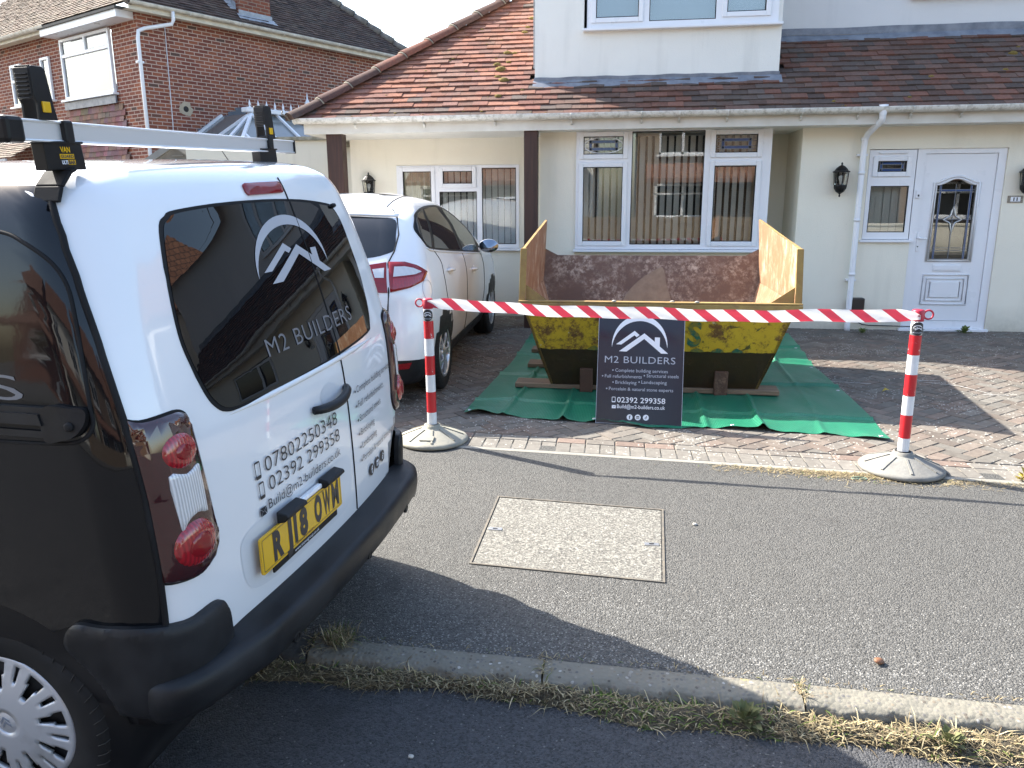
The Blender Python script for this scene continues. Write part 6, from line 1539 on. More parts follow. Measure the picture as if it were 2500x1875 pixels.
bullets('service_line', 905, [(443, 985, 'Full refurbishments'), (1056, 1518, 'Structural steels')])
bullets('service_line', 990, [(598, 908, 'Bricklaying'), (980, 1348, 'Landscaping')])
bullets('service_line', 1075, [(503, 1440, 'Porcelain & natural stone experts')])
line('phone_number', '02392 299358', 622, 1326, 1240, .039, M_whiteink, .004)
a0 = bmap(545, 1232); patch('phone_icon', phone2d(a0[0], a0[1], .027, .041), sp3, M_whiteink, sign, .0008, 0, skirt=False)
line('email_address', 'Build@m2-builders.co.uk', 622, 1322, 1318, .027, M_whiteink, .004)
a0 = bmap(545, 1312); patch('mail_icon', [rrect(a0[0], a0[0]+.030, a0[1], a0[1]+.024, .002, 2)], sp3, M_whiteink, sign, .0008, 0, skirt=False)
patch('mail_fold', [[(a0[0]+.002, a0[1]+.022), (a0[0]+.015, a0[1]+.011), (a0[0]+.028, a0[1]+.022), (a0[0]+.028, a0[1]+.020), (a0[0]+.015, a0[1]+.0085), (a0[0]+.002, a0[1]+.020)]], sp3, M_navy, sign, .0014, 0, skirt=False)
for x, y, g in ((808, 1437, f2d), (927, 1442, cam2d), (1046, 1447, note2d)):
    q = bmap(x, y); patch('social_badge', [circle(q[0], q[1], .0215, 26)], sp3, M_whiteink, sign, .0008, 0, skirt=False); patch('badge_mark', g(q[0], q[1], .020), sp3, M_navy, sign, .0014, 0, skirt=False)
# ---------------------------------------------------------------- barrier posts and tape
def chipped(name, col):
    t = NT(name); n = t.math('MULTIPLY', t.ramp(t.noise(34, None, 8, .75), [(.60, 0.0), (.63, 1.0)]), t.ramp(t.noise(5, None, 2), [(.50, 0.0), (.58, 1.0)]))
    t.p(Base_Color=t.mix(n, col, (.72, .72, .70)), Roughness=.32, Coat_Weight=.2); return t.mat
M_red = chipped('red_post_paint', (.48, .014, .022)); M_wpost = simple('white_post_paint', (.74, .75, .76), .35, var=.06, vscale=20)
M_base = simple('rubber_base', (.24, .235, .21), .85, vscale=7, bump=(60, .4, .004), col2=(.145, .14, .13)); M_base2 = simple('pale_rubber_base', (.36, .335, .265), .85, vscale=7, bump=(60, .4, .004), col2=(.24, .23, .195))
M_hook = simple('red_plastic', (.50, .02, .05), .4)
def post(loc, tilt, label, mbase, rot):
    p = thing('barrier_post', label, 'barrier post', loc, group='red and white barrier posts')
    b = MB(); b.lathe([(0, .0), (.235, .0), (.245, .008), (.246, .020), (.238, .030), (.225, .036), (.16, .062), (.09, .088), (.062, .096), (.056, .10), (.056, .118), (.044, .120), (.042, .118)], 48, None)
    for i in range(8):
        a = 2*math.pi*i/8+rot; b.obox((.075*math.cos(a), .075*math.sin(a), .095), (.215*math.cos(a), .215*math.sin(a), .042), .012, .010)
    bo = b.build('base', mbase, p)
    lbm = MB(); aa = rot-math.pi/2-.2; T = Matrix.Rotation(aa+math.pi/2, 4, 'Z') @ Matrix.Translation((0, -.165, .0655)) @ Matrix.Rotation(R(21), 4, 'X')
    lbm.box(-.048, .048, -.024, .024, -.006, .0015, T=T); lbm.build('moulded_label', mbase, bo, .001)
    co = MB(); co.lathe([(.034, .10), (.046, .10), (.046, .122), (.034, .124)], 24); co.build('collar', M_trim if mbase == M_base else M_frame, bo)
    TM = Matrix.Rotation(tilt[0], 4, 'Y') @ Matrix.Rotation(tilt[1], 4, 'X')
    z0 = .115; segs = [(.115, .235, 0), (.235, .40, 1), (.40, .535, 0), (.535, .685, 1), (.685, .82, 0), (.82, .955, 1), (.955, 1.055, 0)]
    H = .93/1.055
    for a, c_, k_ in segs:
        s_ = MB(); s_.lathe([(.0325 if not k_ else .0332, a*H), (.0325 if not k_ else .0332, c_*H)], 28, TM, close=(c_ > 1.0)); s_.build('post_tube' if not k_ else 'red_band', M_red if k_ else M_wpost, p)
    # round sticker with the builders' mark, wrapped on the tube
    face = math.atan2(-loc[1], -loc[0]) + (0.25 if loc[0] > 0 else -.15)
    wrap_ = lambda a, b, o: TM @ Vector(((.0335+o)*math.cos(face+a/.0335), (.0335+o)*math.sin(face+a/.0335), .882+b))
    stk = patch('sticker', [circle(0, 0, .040, 28)], wrap_, M_ink, p, .0006, .008, skirt=False)
    patch('logo', logo2d(0, -.002, .027, .024), wrap_, M_whiteink, stk, .0012, .008, skirt=False)
    patch('lettering', text2d('M2 BUILDERS', -.027, -.026, .027, .006, .02), wrap_, M_greyink, stk, .0012, .008, skirt=False)
    cap = MB(); cap.lathe([(.034, .925), (.035, .928), (.035, .985), (.030, .992), (0, .993)], 24, TM); cap.build('cap', M_hook, p)
    sx = -1 if loc[0] < 0 else 1
    MB().tube([TM @ Vector((sx*(.058+.026*math.cos(a)), 0, .962+.026*math.sin(a))) for a in [2*math.pi*i/20 for i in range(20)]], .0055, 8, closed=True).build('hook', M_hook, p)
    return TM
PLx, PLy, PRx, PRy = -1.262, 5.02, 1.752, 4.80
TL_ = post((PLx, PLy, gz(PLy)), (R(-.4), 0), 'red and white barrier post beside the white hatchback, sticker on a straight tube', M_base2, .2)
TR_ = post((PRx, PRy, gz(PRy)), (R(-.2), R(-0.0)), 'red and white barrier post at the right tape end, in front of the white door', M_base, 2.3)
t = NT('barrier_tape'); u_ = t.n('ShaderNodeUVMap', uv_map='UVMap').outputs[0]; s_ = t.sep(u_)
d_ = t.math('FRACT', t.math('MULTIPLY_ADD', s_[0], 1/.183, t.math('MULTIPLY', s_[1], .095/.183/.075)))
isr = t.math('LESS_THAN', d_, .42)
c = t.mix(isr, (.80, .80, .80), (.56, .05, .085))
tl = t.n('ShaderNodeBsdfTranslucent'); t.l(c, tl.inputs[0]); t.p(Base_Color=c, Roughness=.35)
mx = t.n('ShaderNodeMixShader'); mx.inputs[0].default_value = .42; t.l(t.b.outputs[0], mx.inputs[1]); t.l(tl.outputs[0], mx.inputs[2]); t.l(mx.outputs[0], t.out.inputs[0]); M_tape = t.mat
A0 = Vector((PLx, PLy-.036, gz(PLy)+.962)); B0 = Vector((PRx, PRy-.036, gz(PRy)+.962))
NT_ = 160; vs_ = []; us_ = []; tb = bpy.data.meshes.new('barrier_tape')
for i in range(NT_+1):
    a = i/NT_; p = A0.lerp(B0, a); sag = -.030*4*a*(1-a)+.004*math.sin(a*17)+.003*math.sin(a*41); pinch = min(1, min(a, 1-a)/.035); hw_ = lerp(.020, .037, pinch)
    for j in range(5):
        b = j/4*2-1; cr = .004*math.sin(a*90+b*5)*(1 if abs(b) < .8 else .5)*min(1, .3+pinch)
        vs_.append((p.x, p.y+cr+.006*math.sin(a*14+b)*pinch, p.z+sag+b*hw_)); us_.append((a*3.05, (b+1)/2*.075))
fs_ = [(i*5+j, (i+1)*5+j, (i+1)*5+j+1, i*5+j+1) for i in range(NT_) for j in range(4)]
tb.from_pydata(vs_, [], fs_); uvl = tb.uv_layers.new(name='UVMap')
for l in tb.loops: uvl.data[l.index].uv = us_[l.vertex_index]
for p in tb.polygons: p.use_smooth = True
tb.materials.append(M_tape); tag(link('barrier_tape', tb), 'red and white striped barrier tape stretched between the two posts', 'tape')
# ---------------------------------------------------------------- brickwork
def brick_mat(name, cols, mortar, dark=.3):
    t = NT(name); uv = t.uv()
    b = t.n('ShaderNodeTexBrick'); t.l(t.mapping(uv, (1, 1, 1)), b.inputs['Vector']); b.inputs['Scale'].default_value = 1.0
    b.inputs['Brick Width'].default_value = .225; b.inputs['Row Height'].default_value = .075; b.inputs['Mortar Size'].default_value = .0095; b.inputs['Mortar Smooth'].default_value = .15
    b.inputs['Color1'].default_value = (0, 0, 0, 1); b.inputs['Color2'].default_value = (1, 1, 1, 1); b.inputs['Mortar'].default_value = (.5, .5, .5, 1); b.offset = .5
    r = t.sep(b.outputs['Color'])[0]
    c = t.ramp(r, [(0.0, cols[0]), (.3, cols[1]), (.55, cols[2]), (.8, cols[3]), (.93, cols[3]), (.97, cols[4])])
    c = t.mix(t.ramp(t.noise(1.1, uv, 6, .65), [(.4, 0.0), (.75, .45)]), c, (.075, .042, .034))
    c = t.mix(t.math('MULTIPLY', t.noise(40, uv, 6, .7), .35), c, t.mix(1.0, c, (.5, .48, .48), 'MULTIPLY'))
    mc_ = t.mix(t.noise(3, uv, 5), mortar, tuple(q*.7 for q in mortar))
    c = t.mix(b.outputs['Fac'], c, mc_)
    t.p(Base_Color=c, Roughness=.9, Specular_IOR_Level=.2)
    h = t.math('SUBTRACT', t.math('MULTIPLY', t.noise(60, uv, 4), .4), b.outputs['Fac']); t.bump(h, .6, .01); return t.mat
M_brick = brick_mat('red_brick', [(.185, .062, .046), (.225, .075, .053), (.26, .092, .062), (.32, .11, .062), (.115, .073, .06)], (.52, .39, .32))
M_brickbr = brick_mat('brown_brick', [(.17, .115, .085), (.20, .135, .095), (.18, .125, .09), (.23, .155, .11), (.14, .10, .08)], (.34, .30, .25))
M_winsky = NT('sky_reflecting_glass').p(Base_Color=(.05, .06, .065), Roughness=.02, Specular_IOR_Level=1.0, Coat_Weight=.6, Coat_Roughness=.0).mat
# ---------------------------------------------------------------- the red brick house beyond
BA = R(27.9); C0 = Vector((-9.80, 15.60, 0)); Sd = Vector((math.sin(BA), math.cos(BA), 0)); Nd = Vector((math.cos(BA), -math.sin(BA), 0))
# local frame: x along the side wall (away from us), y to the house's inside (-Nd), z up
BM = Matrix(((Sd.x, -Nd.x, 0, C0.x), (Sd.y, -Nd.y, 0, C0.y), (0, 0, 1, 0), (0, 0, 0, 1)))
bh = thing('brick_house', 'red brick two-storey house with dark hipped roof, white bay window and lead-flashed chimney', 'house', mat=BM)
SLN, EZ = 7.75, 5.30        # side wall length, eaves height
FLN = 9.5                   # front length (y)
wl = MB()
wl.quad((0, 0, -.3), (SLN, 0, -.3), (SLN, 0, EZ), (0, 0, EZ))
# front wall at x = 0 for y 0..1 and beyond the bay
def fq(y0, y1, z0, z1, x=0): wl.quad((x, y1, z0), (x, y0, z0), (x, y0, z1), (x, y1, z1))
fq(0, 1.0, -.3, EZ+.05); fq(3.25, FLN, -.3, EZ); fq(1.0, 3.25, -.3, 1.0); fq(1.0, 3.25, 2.4, 3.9); fq(1.0, 3.25, 5.1, EZ)
wl.quad((0, FLN, -.3), (0, FLN, EZ), (SLN, FLN, EZ), (SLN, FLN, -.3))
bw_ = wl.build('wall', M_brick, bh)
hs_ = MB(); T = Matrix.Translation((.915, -.004, 3.53)) @ Matrix.Rotation(math.pi/2, 4, 'X')
hs_.lathe([(.0, .02), (.062, .0), ], 14, T, close=False); o = hs_.build('flue_hole', M_dark, bw_)
rg = MB(); rr_ = random.Random(2); oo = [(.165*rr_.uniform(.75, 1.1)*math.cos(2*math.pi*i/14), .165*rr_.uniform(.75, 1.1)*math.sin(2*math.pi*i/14)) for i in range(14)]; ii_ = [(.062*math.cos(2*math.pi*i/14), .062*math.sin(2*math.pi*i/14)) for i in range(14)]
v_, f_ = ring2d(oo, ii_); rg.add([(.915+a, -.006, 3.53+b) for a, b in v_], f_); rg.build('mortar_patch', simple('patch_mortar', (.45, .38, .28), .95, vscale=14), bw_)
# eaves
fa = MB(); fa.box(-.28, SLN+.2, -.26, -.24, EZ-.02, EZ+.14); fa.box(-.30, -.28, 1.5, FLN, EZ-.04, EZ+.10); fa.quad((-.28, -.24, EZ), (SLN, -.24, EZ), (SLN, 0, EZ), (-.28, 0, EZ)); fa.quad((0, 3.2, EZ), (-.28, 3.2, EZ), (-.28, FLN, EZ), (0, FLN, EZ)); fa.build('fascia', simple('cream_fascia', (.66, .60, .48), .6), bh)
gb_ = MB(); gutter(gb_, (-.3, -.32, EZ+.13), (SLN+.25, -.32, EZ+.13), (0, 1, 0), .06); gutter(gb_, (-.36, 3.1, EZ+.08), (-.36, FLN, EZ+.08), (1, 0, 0), .06)
gb_o = gb_.build('gutter', simple('cream_gutter', (.70, .67, .60), .5, vscale=5, col2=(.38, .35, .28)), bh)
for x in (1.0, 2.2, 3.4, 4.6, 5.8, 7.0): c_ = MB(); c_.tube([(x, -.32-.065*math.cos(a), EZ+.13-.065*math.sin(a)) for a in [math.pi*i/8 for i in range(9)]], .009, 5); c_.build('gutter_bracket', M_pvcdirty, gb_o)
dpp = MB(); dpp.tube([(.62, -.32, EZ+.08), (.62, -.32, EZ-.08), (.60, -.28, EZ-.16), (.10, -.09, EZ-.30), (-.02, -.07, EZ-.36), (-.04, -.06, EZ-.5), (-.04, -.06, 0)], .038, 10)
for z in (4.35, 2.85): dpp.box(-.11, .03, -.08, 0, z-.02, z+.02)
dpp.build('downpipe', M_pvc, bh)
cbl = MB(); cbl.tube([(.60, -.012, EZ-.15), (.57, -.010, 3.2), (.50, -.012, 2.4), (.5, -.012, 1.5)], .008, 5); cbl.build('cable', M_pvc, bh)
# roof: four tiled slopes
def dtones(x, s_, r_): q = r_.choice([(.085, .060, .052), (.10, .068, .056), (.070, .052, .048), (.115, .080, .064), (.09, .058, .05)]); f = r_.uniform(.7, 1.2); return tuple(c*f for c in q)
def gtones(x, s_, r_): q = r_.choice([(.22, .17, .13), (.19, .145, .115), (.25, .20, .15), (.165, .13, .105), (.20, .14, .11)]); f = r_.uniform(.75, 1.2); return tuple(c*f for c in q)
RP = R(42); tp = math.tan(RP); ov = .30
rs = MB(); half_w = (SLN+2*ov)/2; rnd = random.Random(5)
esS = Vector((0, math.cos(RP), math.sin(RP))); nS = Vector((0, -math.sin(RP), math.cos(RP)))
Lr = half_w/math.cos(RP)
tiled_slope(rs, Vector((-ov, -ov, EZ+.12)), Vector((1, 0, 0)), esS, nS, SLN+2*ov, Lr, .10, .17, dtones, rnd, lambda x, s_: s_*math.cos(RP) < x+.02 and s_*math.cos(RP) < SLN+2*ov-x+.02, th=.014, wob=.008)
esF = Vector((math.cos(RP), 0, math.sin(RP))); nF = Vector((-math.sin(RP), 0, math.cos(RP)))
tiled_slope(rs, Vector((-ov, FLN, EZ+.12)), Vector((0, -1, 0)), esF, nF, FLN+ov, Lr, .10, .17, gtones, rnd, lambda x, s_: s_*math.cos(RP) < FLN+ov-x+.02, th=.014, wob=.008)
br = rs.build('roof', M_tile_old, bh)
rdk = MB(); zr_ = EZ+.10+half_w*tp; q0 = (-ov, -ov, EZ+.10); q1 = (SLN+ov, -ov, EZ+.10); q2 = (-ov+half_w, half_w-ov, zr_); q3 = (-ov+half_w, FLN, zr_)
rdk.add([q0, q1, q2], [(0, 1, 2)]); rdk.add([q0, q2, q3, (-ov, FLN, EZ+.10)], [(0, 1, 2, 3)]); rdk.add([q1, (SLN+ov, FLN, EZ+.10), q3, q2], [(0, 1, 2, 3)]); rdk.build('roof_deck', M_dark, bh)
for a, b in ((q0, q2), (q1, q2)):
    a = Vector(a); b = Vector(b); h_ = MB(); n_ = int((b-a).length/.4)
    for i in range(n_): h_.tube([a.lerp(b, i/n_)+Vector((0, 0, .05)), a.lerp(b, (i+1)/n_)+Vector((0, 0, .035))], [.12, .10], 10)
    h_.build('hip_tile', simple('grey_hip', (.22, .20, .175), .9, vscale=6, col2=(.11, .095, .085)), br)
# chimney
chm = MB(); zc0 = EZ+.1; chm.box(2.45, 3.30, -.02, .90, EZ+.05, 8.2); cho = chm.build('chimney', brick_mat('chimney_brick', [(.20, .065, .042), (.26, .085, .05), (.29, .10, .06), (.23, .075, .05), (.16, .06, .05)], (.30, .22, .17)), bh)
sF = lambda y: EZ+.12+(y+ov)*tp+.035
fl_ = MB(); fl_.add([(2.42, -.030, sF(-.03)-.03), (3.34, -.030, sF(-.03)-.03), (3.33, -.030, sF(-.03)+.09), (2.43, -.030, sF(-.03)+.09)], [(0, 1, 2, 3)]); fl_.add([(2.36, -.17, sF(-.17)), (3.40, -.17, sF(-.17)), (3.38, -.02, sF(-.02)), (2.38, -.02, sF(-.02))], [(0, 1, 2, 3)])
for i in range(7):
    y0 = .08+i*.115; fl_.add([(2.437, y0, sF(y0)-.02), (2.437, y0+.15, sF(y0+.15)-.02), (2.437, y0+.15, sF(y0+.15)+.10), (2.437, y0, sF(y0)+.16)], [(0, 1, 2, 3)]); fl_.add([(2.30, y0, sF(y0)+.004), (2.44, y0, sF(y0)+.012), (2.44, y0+.13, sF(y0+.13)+.012), (2.30, y0+.13, sF(y0+.13)+.004)], [(0, 1, 2, 3)])
fl_.build('lead_flashing', simple('pale_lead', (.36, .38, .42), .5, vscale=9, col2=(.24, .26, .29)), cho)
# front windows: local helper in the x = 0 plane (front faces -x)
def fbox(mb_, y0, y1, z0, z1, x0, x1, m=0): mb_.box(x0, x1, y0, y1, z0, z1, m)
def fwin(par, y0, y1, z0, z1, bars, x=-.02, name='window'):
    f = MB(); w = .06
    for a, b, c, d in ((y0, y0+w, z0, z1), (y1-w, y1, z0, z1), (y0+w, y1-w, z0, z0+w), (y0+w, y1-w, z1-w, z1)): fbox(f, a, b, c, d, x-.03, x+.04)
    for k_, v0, a, b in bars:
        if k_ == 'h': fbox(f, y0+w, y1-w, v0-.035, v0+.035, x-.025, x+.04)
        else: fbox(f, v0-.035, v0+.035, a, b, x-.024, x+.04)
    fo = f.build(name, M_pvc, par, .008); g_ = MB(); fbox(g_, y0+w, y1-w, z0+w, z1-w, x+.01, x+.014); g_.build('pane', M_skywin, fo)
    s_ = MB(); fbox(s_, y0-.08, y1+.08, z0-.05, z0-.005, x-.10, x+.04); s_.build('sill', M_pvc, fo, .006)
    b_ = MB(); y = y0+w
    while y < y1-w: b_.quad((x+.10, y, z0+w), (x+.10+.02, y+.08, z0+w), (x+.12, y+.08, z1-w), (x+.10, y, z1-w)); y += .09
    b_.build('blind', M_blindw, fo); return fo
fwin(bh, 1.05, 3.20, 3.86, 5.14, [('h', 4.78, 0, 0), ('v', 2.10, 4.78, 5.1)], -.03, 'bay_window')
fwin(bh, 3.82, 4.25, 3.93, 4.87, [])
fwin(bh, 5.30, 5.85, 3.90, 4.86, [('h', 4.48, 0, 0)])
fwin(bh, 1.05, 3.20, 1.0, 2.40, [('h', 2.05, 0, 0), ('v', 2.1, 1.0, 2.4)], -.03, 'bay_window')
bt = MB(); rnd = random.Random(6)
tiled_slope(bt, Vector((-.035, 3.22, 2.46)), Vector((0, -1, 0)), Vector((.02, 0, 1)).normalized(), Vector((-1, 0, .02)).normalized(), 2.2, 1.24, .115, .165, lambda x, s_, r_: tuple(c*r_.uniform(.8, 1.15) for c in r_.choice([(.30, .17, .14), (.27, .15, .125), (.33, .20, .16), (.24, .14, .12)])), rnd, lambda x, s_: s_ < 1.12, th=.012, wob=.006); bt.build('tile_hanging', M_tile, bh)
ld = MB(); ld.box(-.075, -.04, 1.0, 3.25, 3.64, 3.80); ld.build('lead_apron', M_lead, bh)
bf = MB(); bf.box(-.40, .05, .05, 3.40, 5.32, 5.37); bf.box(-.36, .02, .10, 3.36, 5.18, 5.318, 1); bf.build('bay_roof', [simple('felt_roof', (.10, .10, .095), .9), M_pvc], bh)
pt2 = MB(); rnd = random.Random(9)
tiled_slope(pt2, Vector((-1.3, 9.0, 2.55)), Vector((0, -1, 0)), Vector((.87, 0, .5)), Vector((-.5, 0, .87)), 5.4, 1.4, .11, .17, gtones, rnd); pt2.box(-1.34, -1.30, 3.6, 9.0, 2.38, 2.54, 0); pt2.build('porch_roof', M_tile_old, bh)
pl_ = MB(); pl_.box(-.05, -.01, 3.3, 3.9, 3.05, 3.2); pl_.build('lead_soaker', M_lead, bh)
MB().box(-.012, -.002, .18, .42, 2.38, 2.46).build('wall_light_box', simple('cream_box', (.6, .5, .3), .6), bh)
# ---------------------------------------------------------------- conservatory against the brick house
M_cglass = NT('conservatory_glass').p(Base_Color=(.13, .145, .145), Roughness=.08, Specular_IOR_Level=.6).mat
con = thing('conservatory', 'white conservatory with a glazed hipped roof and finials against the brick house side wall', 'conservatory', mat=BM @ Matrix.Translation((0, -.0, 0)))
ridge = [(2.2, -.06, 3.42), (4.0, -.9, 3.40)]
ra, rb2 = Vector((1.75, -1.15, 3.44)), Vector((3.25, -1.15, 3.44))
eL = [Vector((.25, -.05, 2.42)), Vector((.25, -2.6, 2.42)), Vector((5.9, -2.6, 2.42)), Vector((5.9, -.05, 2.42))]
gl_ = MB(); gl_.add([eL[0], eL[1], ra], [(0, 1, 2)]); gl_.add([eL[1], eL[2], rb2, ra], [(0, 1, 2, 3)]); gl_.add([eL[2], eL[3], rb2], [(0, 1, 2)]); gl_.add([eL[0], ra, Vector((1.75, -.02, 3.44))], [(0, 1, 2)]); gl_.add([eL[3], Vector((3.25, -.02, 3.44)), rb2], [(0, 1, 2)]); gl_.build('roof_glass', M_cglass, con)
br_ = MB()
for a, b in ((eL[1], ra), (eL[2], rb2), (eL[0], Vector((1.75, -.04, 3.44))), (eL[3], rb2), (eL[0].lerp(eL[1], .35), ra), (eL[0].lerp(eL[1], .7), ra)): br_.obox(a+Vector((0, 0, .03)), b+Vector((0, 0, .03)), .07, .05)
for i in range(1, 8):
    t_ = i/8; e_ = eL[1].lerp(eL[2], t_); p = ra.lerp(rb2, min(1, max(0, (e_.x-ra.x)/(rb2.x-ra.x)))); 
    if e_.x < ra.x: p = eL[1].lerp(ra, (e_.x-eL[1].x)/(ra.x-eL[1].x))
    if e_.x > rb2.x: p = eL[2].lerp(rb2, (eL[2].x-e_.x)/(eL[2].x-rb2.x))
    br_.obox(e_+Vector((0, 0, .03)), p+Vector((0, 0, .03)), .055, .045)
br_.build('glazing_bar', M_pvc, con)
rg_ = MB(); rg_.obox(Vector((1.55, -1.15, 3.50)), Vector((3.45, -1.15, 3.50)), .22, .10); rg_.build('ridge', M_pvc, con, .02)
fn = MB()
for i in range(7): x = 1.7+i*.22; fn.lathe([(.03, 0), (.03, .03), (.012, .05), (.028, .08), (.0, .19)], 8, Matrix.Translation((x, -1.15, 3.54)))
fn.build('cresting', M_pvc, con)
f2 = MB(); f2.lathe([(.05, 0), (.05, .12), (.025, .15), (.06, .22), (.055, .27), (.02, .33), (.0, .50)], 12, Matrix.Translation((3.28, -1.15, 3.54))); f2.build('finial', M_pvc, con)
bs = MB(); bs.box(.25, 5.9, -2.6, -2.5, .0, 2.42); bs.box(.25, .35, -2.5, -.05, 0, 2.42); bs.build('frame', M_pvc, con)
stp = MB()
for i in range(10): x0 = .35+i*.20; z0 = 2.50+i*.105; stp.add([(x0, -.03, z0), (x0+.30, -.03, z0+.02), (x0+.22, -.028, z0+.26), (x0-.02, -.028, z0+.22)], [(0, 1, 2, 3)])
stp.build('lead_flashing', simple('dark_lead', (.11, .125, .155), .55), con)
# ---------------------------------------------------------------- cream garage wall and small shed roof
M_oldcream = render_mat('old_cream_render', (.72, .68, .57), (.42, .38, .30)); 
gar = thing('garage', 'low cream garage with a mossy flat roof edge between the two houses', 'garage', (-5.4, 11.0, 0))
gw = MB(); gw.box(-6.35, -3.72, 11.0, 15.5, -.3, 2.40); gw.box(-6.40, -5.1, 10.985, 11.0, -.3, 2.06); gw.build('wall', M_oldcream, gar, world=True)
ge_ = MB(); ge_.box(-6.40, -3.95, 10.95, 15.5, 2.403, 2.45); ge_.box(-3.95, -3.63, 10.62, 11.0, 2.30, 2.335); ge_.build('roof_edge', simple('mossy_edge', (.42, .39, .31), .95, vscale=9, col2=(.13, .12, .08)), gar, world=True)
gd_ = MB(); gd_.box(-4.42, -4.30, 10.98, 11.0, -.2, 1.90); gd_.build('door_frame', simple('cream_frame', (.70, .62, .42), .6), gar, world=True)
gl2 = MB(); gl2.box(-4.02, -3.74, 10.97, 10.99, .2, 1.55); gl2.build('side_door', simple('grey_door', (.10, .115, .11), .6), gar, world=True)
sh = thing('garden_shed', 'small grey gabled shed roof below the conservatory', 'shed', (-6.9, 11.6, 0))
sg_ = MB(); gx, gy, gz_ = -6.72, 11.4, 2.36
sg_.prism([(-.68, -.36), (.68, -.36), (.0, .02)], lambda a, b: Vector((gx+a, gy, gz_+b)), lambda a, b: Vector((gx+a, gy+2.2, gz_+b))); sg_.box(gx-.6, gx+.6, gy+.05, gy+2.1, -.2, 2.02); sg_.build('wall', simple('grey_boards', (.20, .195, .18), .8), sh, world=True)
sr = MB()
for s_ in (-1, 1): sr.obox((gx+s_*.76, gy-.08, gz_-.37), (gx, gy-.08, gz_+.05), .06, .09, (0, 0, 1))
sr.obox((gx-.08, gy-.02, gz_-.12), (gx+.10, gy-.02, gz_-.12), .02, .015); sr.obox((gx-.06, gy-.02, gz_-.18), (gx+.12, gy-.02, gz_-.18), .02, .015)
sr.build('barge_board', simple('grey_barge', (.26, .25, .23), .7), sh, world=True)
fx = MB(); fx.add([(-6.05, 10.6, 2.25), (-5.30, 10.6, 2.25), (-5.75, 10.6, 1.7), (-6.5, 10.6, 1.7)], [(0, 3, 2, 1)]); fx.box(-5.9, -5.2, 10.55, 10.6, 1.4, 2.1)
# ---------------------------------------------------------------- houses across the road, seen in the reflections
def far_house(x0, x1, yf, label, wallm, seed, porch):
    h = thing('house', label, 'house', ((x0+x1)/2, yf, 0)); w_ = dict(parent=h, world=True)
    m = MB(); m.box(x0, x1, yf-8, yf, -.4, 5.2); m.build('wall', wallm, **w_)
    r = MB(); xm = (x0+x1)/2; r.add([(x0-.3, yf+.3, 5.15), (x1+.3, yf+.3, 5.15), (x1+.3, yf-4, 8.3), (x0-.3, yf-4, 8.3)], [(0, 1, 2, 3)]); r.add([(x0-.3, yf-8.3, 5.15), (x0-.3, yf-4, 8.3), (x1+.3, yf-4, 8.3), (x1+.3, yf-8.3, 5.15)], [(0, 1, 2, 3)]); r.add([(x0, yf-8, 5.1), (x0, yf, 5.1), (x0, yf-4, 8.25)], [(0, 1, 2)]); r.add([(x1, yf-8, 5.1), (x1, yf, 5.1), (x1, yf-4, 8.25)], [(0, 1, 2)])
    r.build('roof', M_farroof, **w_)
    def win(a, b, c, d):
        f = MB()
        for q in ((a, a+.08, c, d), (b-.08, b, c, d), (a, b, c, c+.08), (a, b, d-.08, d), ((a+b)/2-.05, (a+b)/2+.05, c, d), (a, b, c+(d-c)*.68, c+(d-c)*.68+.07)): f.box(q[0], q[1], yf, yf+.06, q[2], q[3])
        f.box(a-.1, b+.1, yf, yf+.14, c-.08, c); fo = f.build('window', M_pvc, **w_); g_ = MB(); g_.box(a+.05, b-.05, yf+.01, yf+.02, c+.05, d-.05); g_.build('pane', M_tint, fo)
    win(x0+.7, x0+2.9, .95, 2.25); win(x0+.8, x0+2.7, 3.4, 4.7); win(x1-2.4, x1-.8, 3.4, 4.7); win(x1-1.9, x1-.7, .95, 2.2)
    d = MB(); dx = x1-3.3; d.box(dx, dx+.95, yf, yf+.07, 0, 2.1); do = d.build('door', M_pvc, **w_); MB().box(dx+.25, dx+.7, yf+.07, yf+.08, 1.1, 1.85).build('glass', M_tint, do)
    p = MB(); p.add([(x0+.3, yf+1.2, 2.45), (x1-.4, yf+1.2, 2.45), (x1-.4, yf, 3.05), (x0+.3, yf, 3.05)], [(0, 1, 2, 3)]); p.box(x0+.3, x1-.4, yf+1.15, yf+1.2, 2.28, 2.44); p.build('porch_roof', M_farroof, **w_)
t = NT('far_tiles'); wv = t.n('ShaderNodeTexBrick'); t.l(t.uv(), wv.inputs[0]); wv.inputs['Scale'].default_value = 1; wv.inputs['Brick Width'].default_value = .3; wv.inputs['Row Height'].default_value = .28; wv.inputs['Mortar Size'].default_value = .02; wv.inputs['Color1'].default_value = (.26, .13, .085, 1); wv.inputs['Color2'].default_value = (.19, .09, .06, 1); wv.inputs['Mortar'].default_value = (.06, .035, .03, 1)
t.p(Base_Color=wv.outputs[0], Roughness=.85); M_farroof = t.mat
far_house(-9.5, -1.2, -13.5, 'pale rendered house across the road with a brown tiled roof', M_cream2, 1, True)
far_house(.6, 9.0, -13.0, 'brown brick house across the road with white windows', M_brickbr, 2, True)
far_house(11.0, 19.0, -13.0, 'brown brick house across the road, farther along the street', M_brickbr, 3, True)
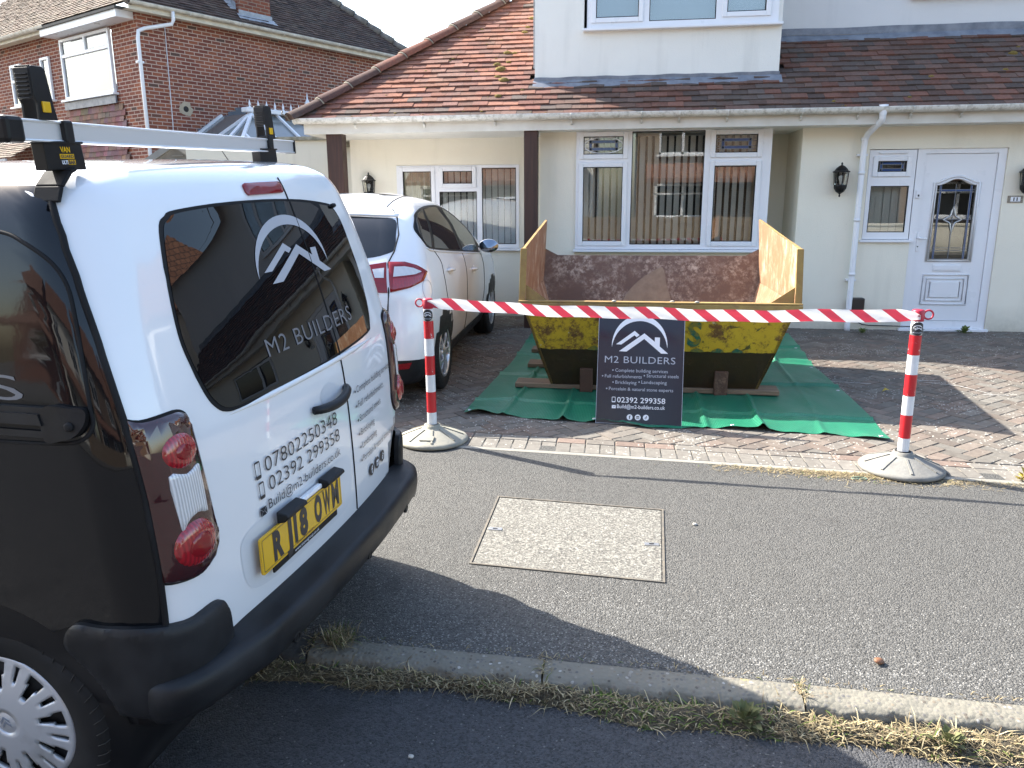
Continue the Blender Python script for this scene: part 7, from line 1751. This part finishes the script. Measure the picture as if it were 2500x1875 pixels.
far_house(-21.0, -12.0, -14.0, 'red brick house across the road, to the left', M_brick, 4, True)
fe = MB(); rnd = random.Random(12); x = -4.0
while x < 6.0: fe.box(x, x+.115, -8.06, -8.03, -.2, 1.05+rnd.uniform(-.02, .02)); x += .125
fe.box(-4, 6, -8.09, -8.06, .2, .28); fe.box(-4, 6, -8.09, -8.06, .8, .88)
tag(fe.build('timber_fence', simple('fence_timber', (.27, .20, .135), .85, vscale=3, col2=(.19, .145, .10))), 'light brown close-boarded timber fence across the road', 'fence')
gw2 = MB(); gw2.box(6.2, 14, -8.1, -7.9, -.2, .75); gw2.box(6.2, 14, -8.13, -7.87, .75, .82); gw2.box(6.2, 6.6, -8.2, -7.8, -.2, .95); gw2.box(6.15, 6.65, -8.25, -7.75, .95, 1.03)
tag(gw2.build('garden_wall', M_cream), 'cream rendered garden wall with coping across the road', 'wall')
pv2 = MB(); pv2.box(-40, 40, -8.0, -6.4, -.4, -.12); struct(pv2.build('far_pavement', M_pave))
ny = MB(); ny.box(12.2, 20, 9.0, 17, -.3, 5.3); nh = thing('house', 'pale rendered house farther along the same side of the road', 'house', (16, 9, 0)); ny.build('wall', M_cream2, nh, world=True)
nr_ = MB(); nr_.add([(11.9, 8.7, 5.2), (20.3, 8.7, 5.2), (20.3, 13, 8.4), (11.9, 13, 8.4)], [(0, 1, 2, 3)]); nr_.add([(11.9, 8.7, 5.2), (11.9, 13, 8.4), (11.9, 17.3, 5.2)], [(0, 1, 2)]); nr_.build('roof', M_farroof, nh, world=True)
for a, b, c, d in ((13, 15.2, .9, 2.2), (13, 15.2, 3.4, 4.7), (17, 19, 3.4, 4.7), (17, 19, .9, 2.2)):
    f = MB(); f.box(a, b, 8.93, 9.0, c, d); fo = f.build('window', M_pvc, nh, world=True); g_ = MB(); g_.box(a+.1, b-.1, 8.92, 8.93, c+.1, d-.1); g_.build('pane', M_tint, fo, world=False)
mb=MB(); mb.box(-30,30,-30,30,-.3,-.25); struct(mb.build('ground',simple('g',(.1,.1,.1),.9)))
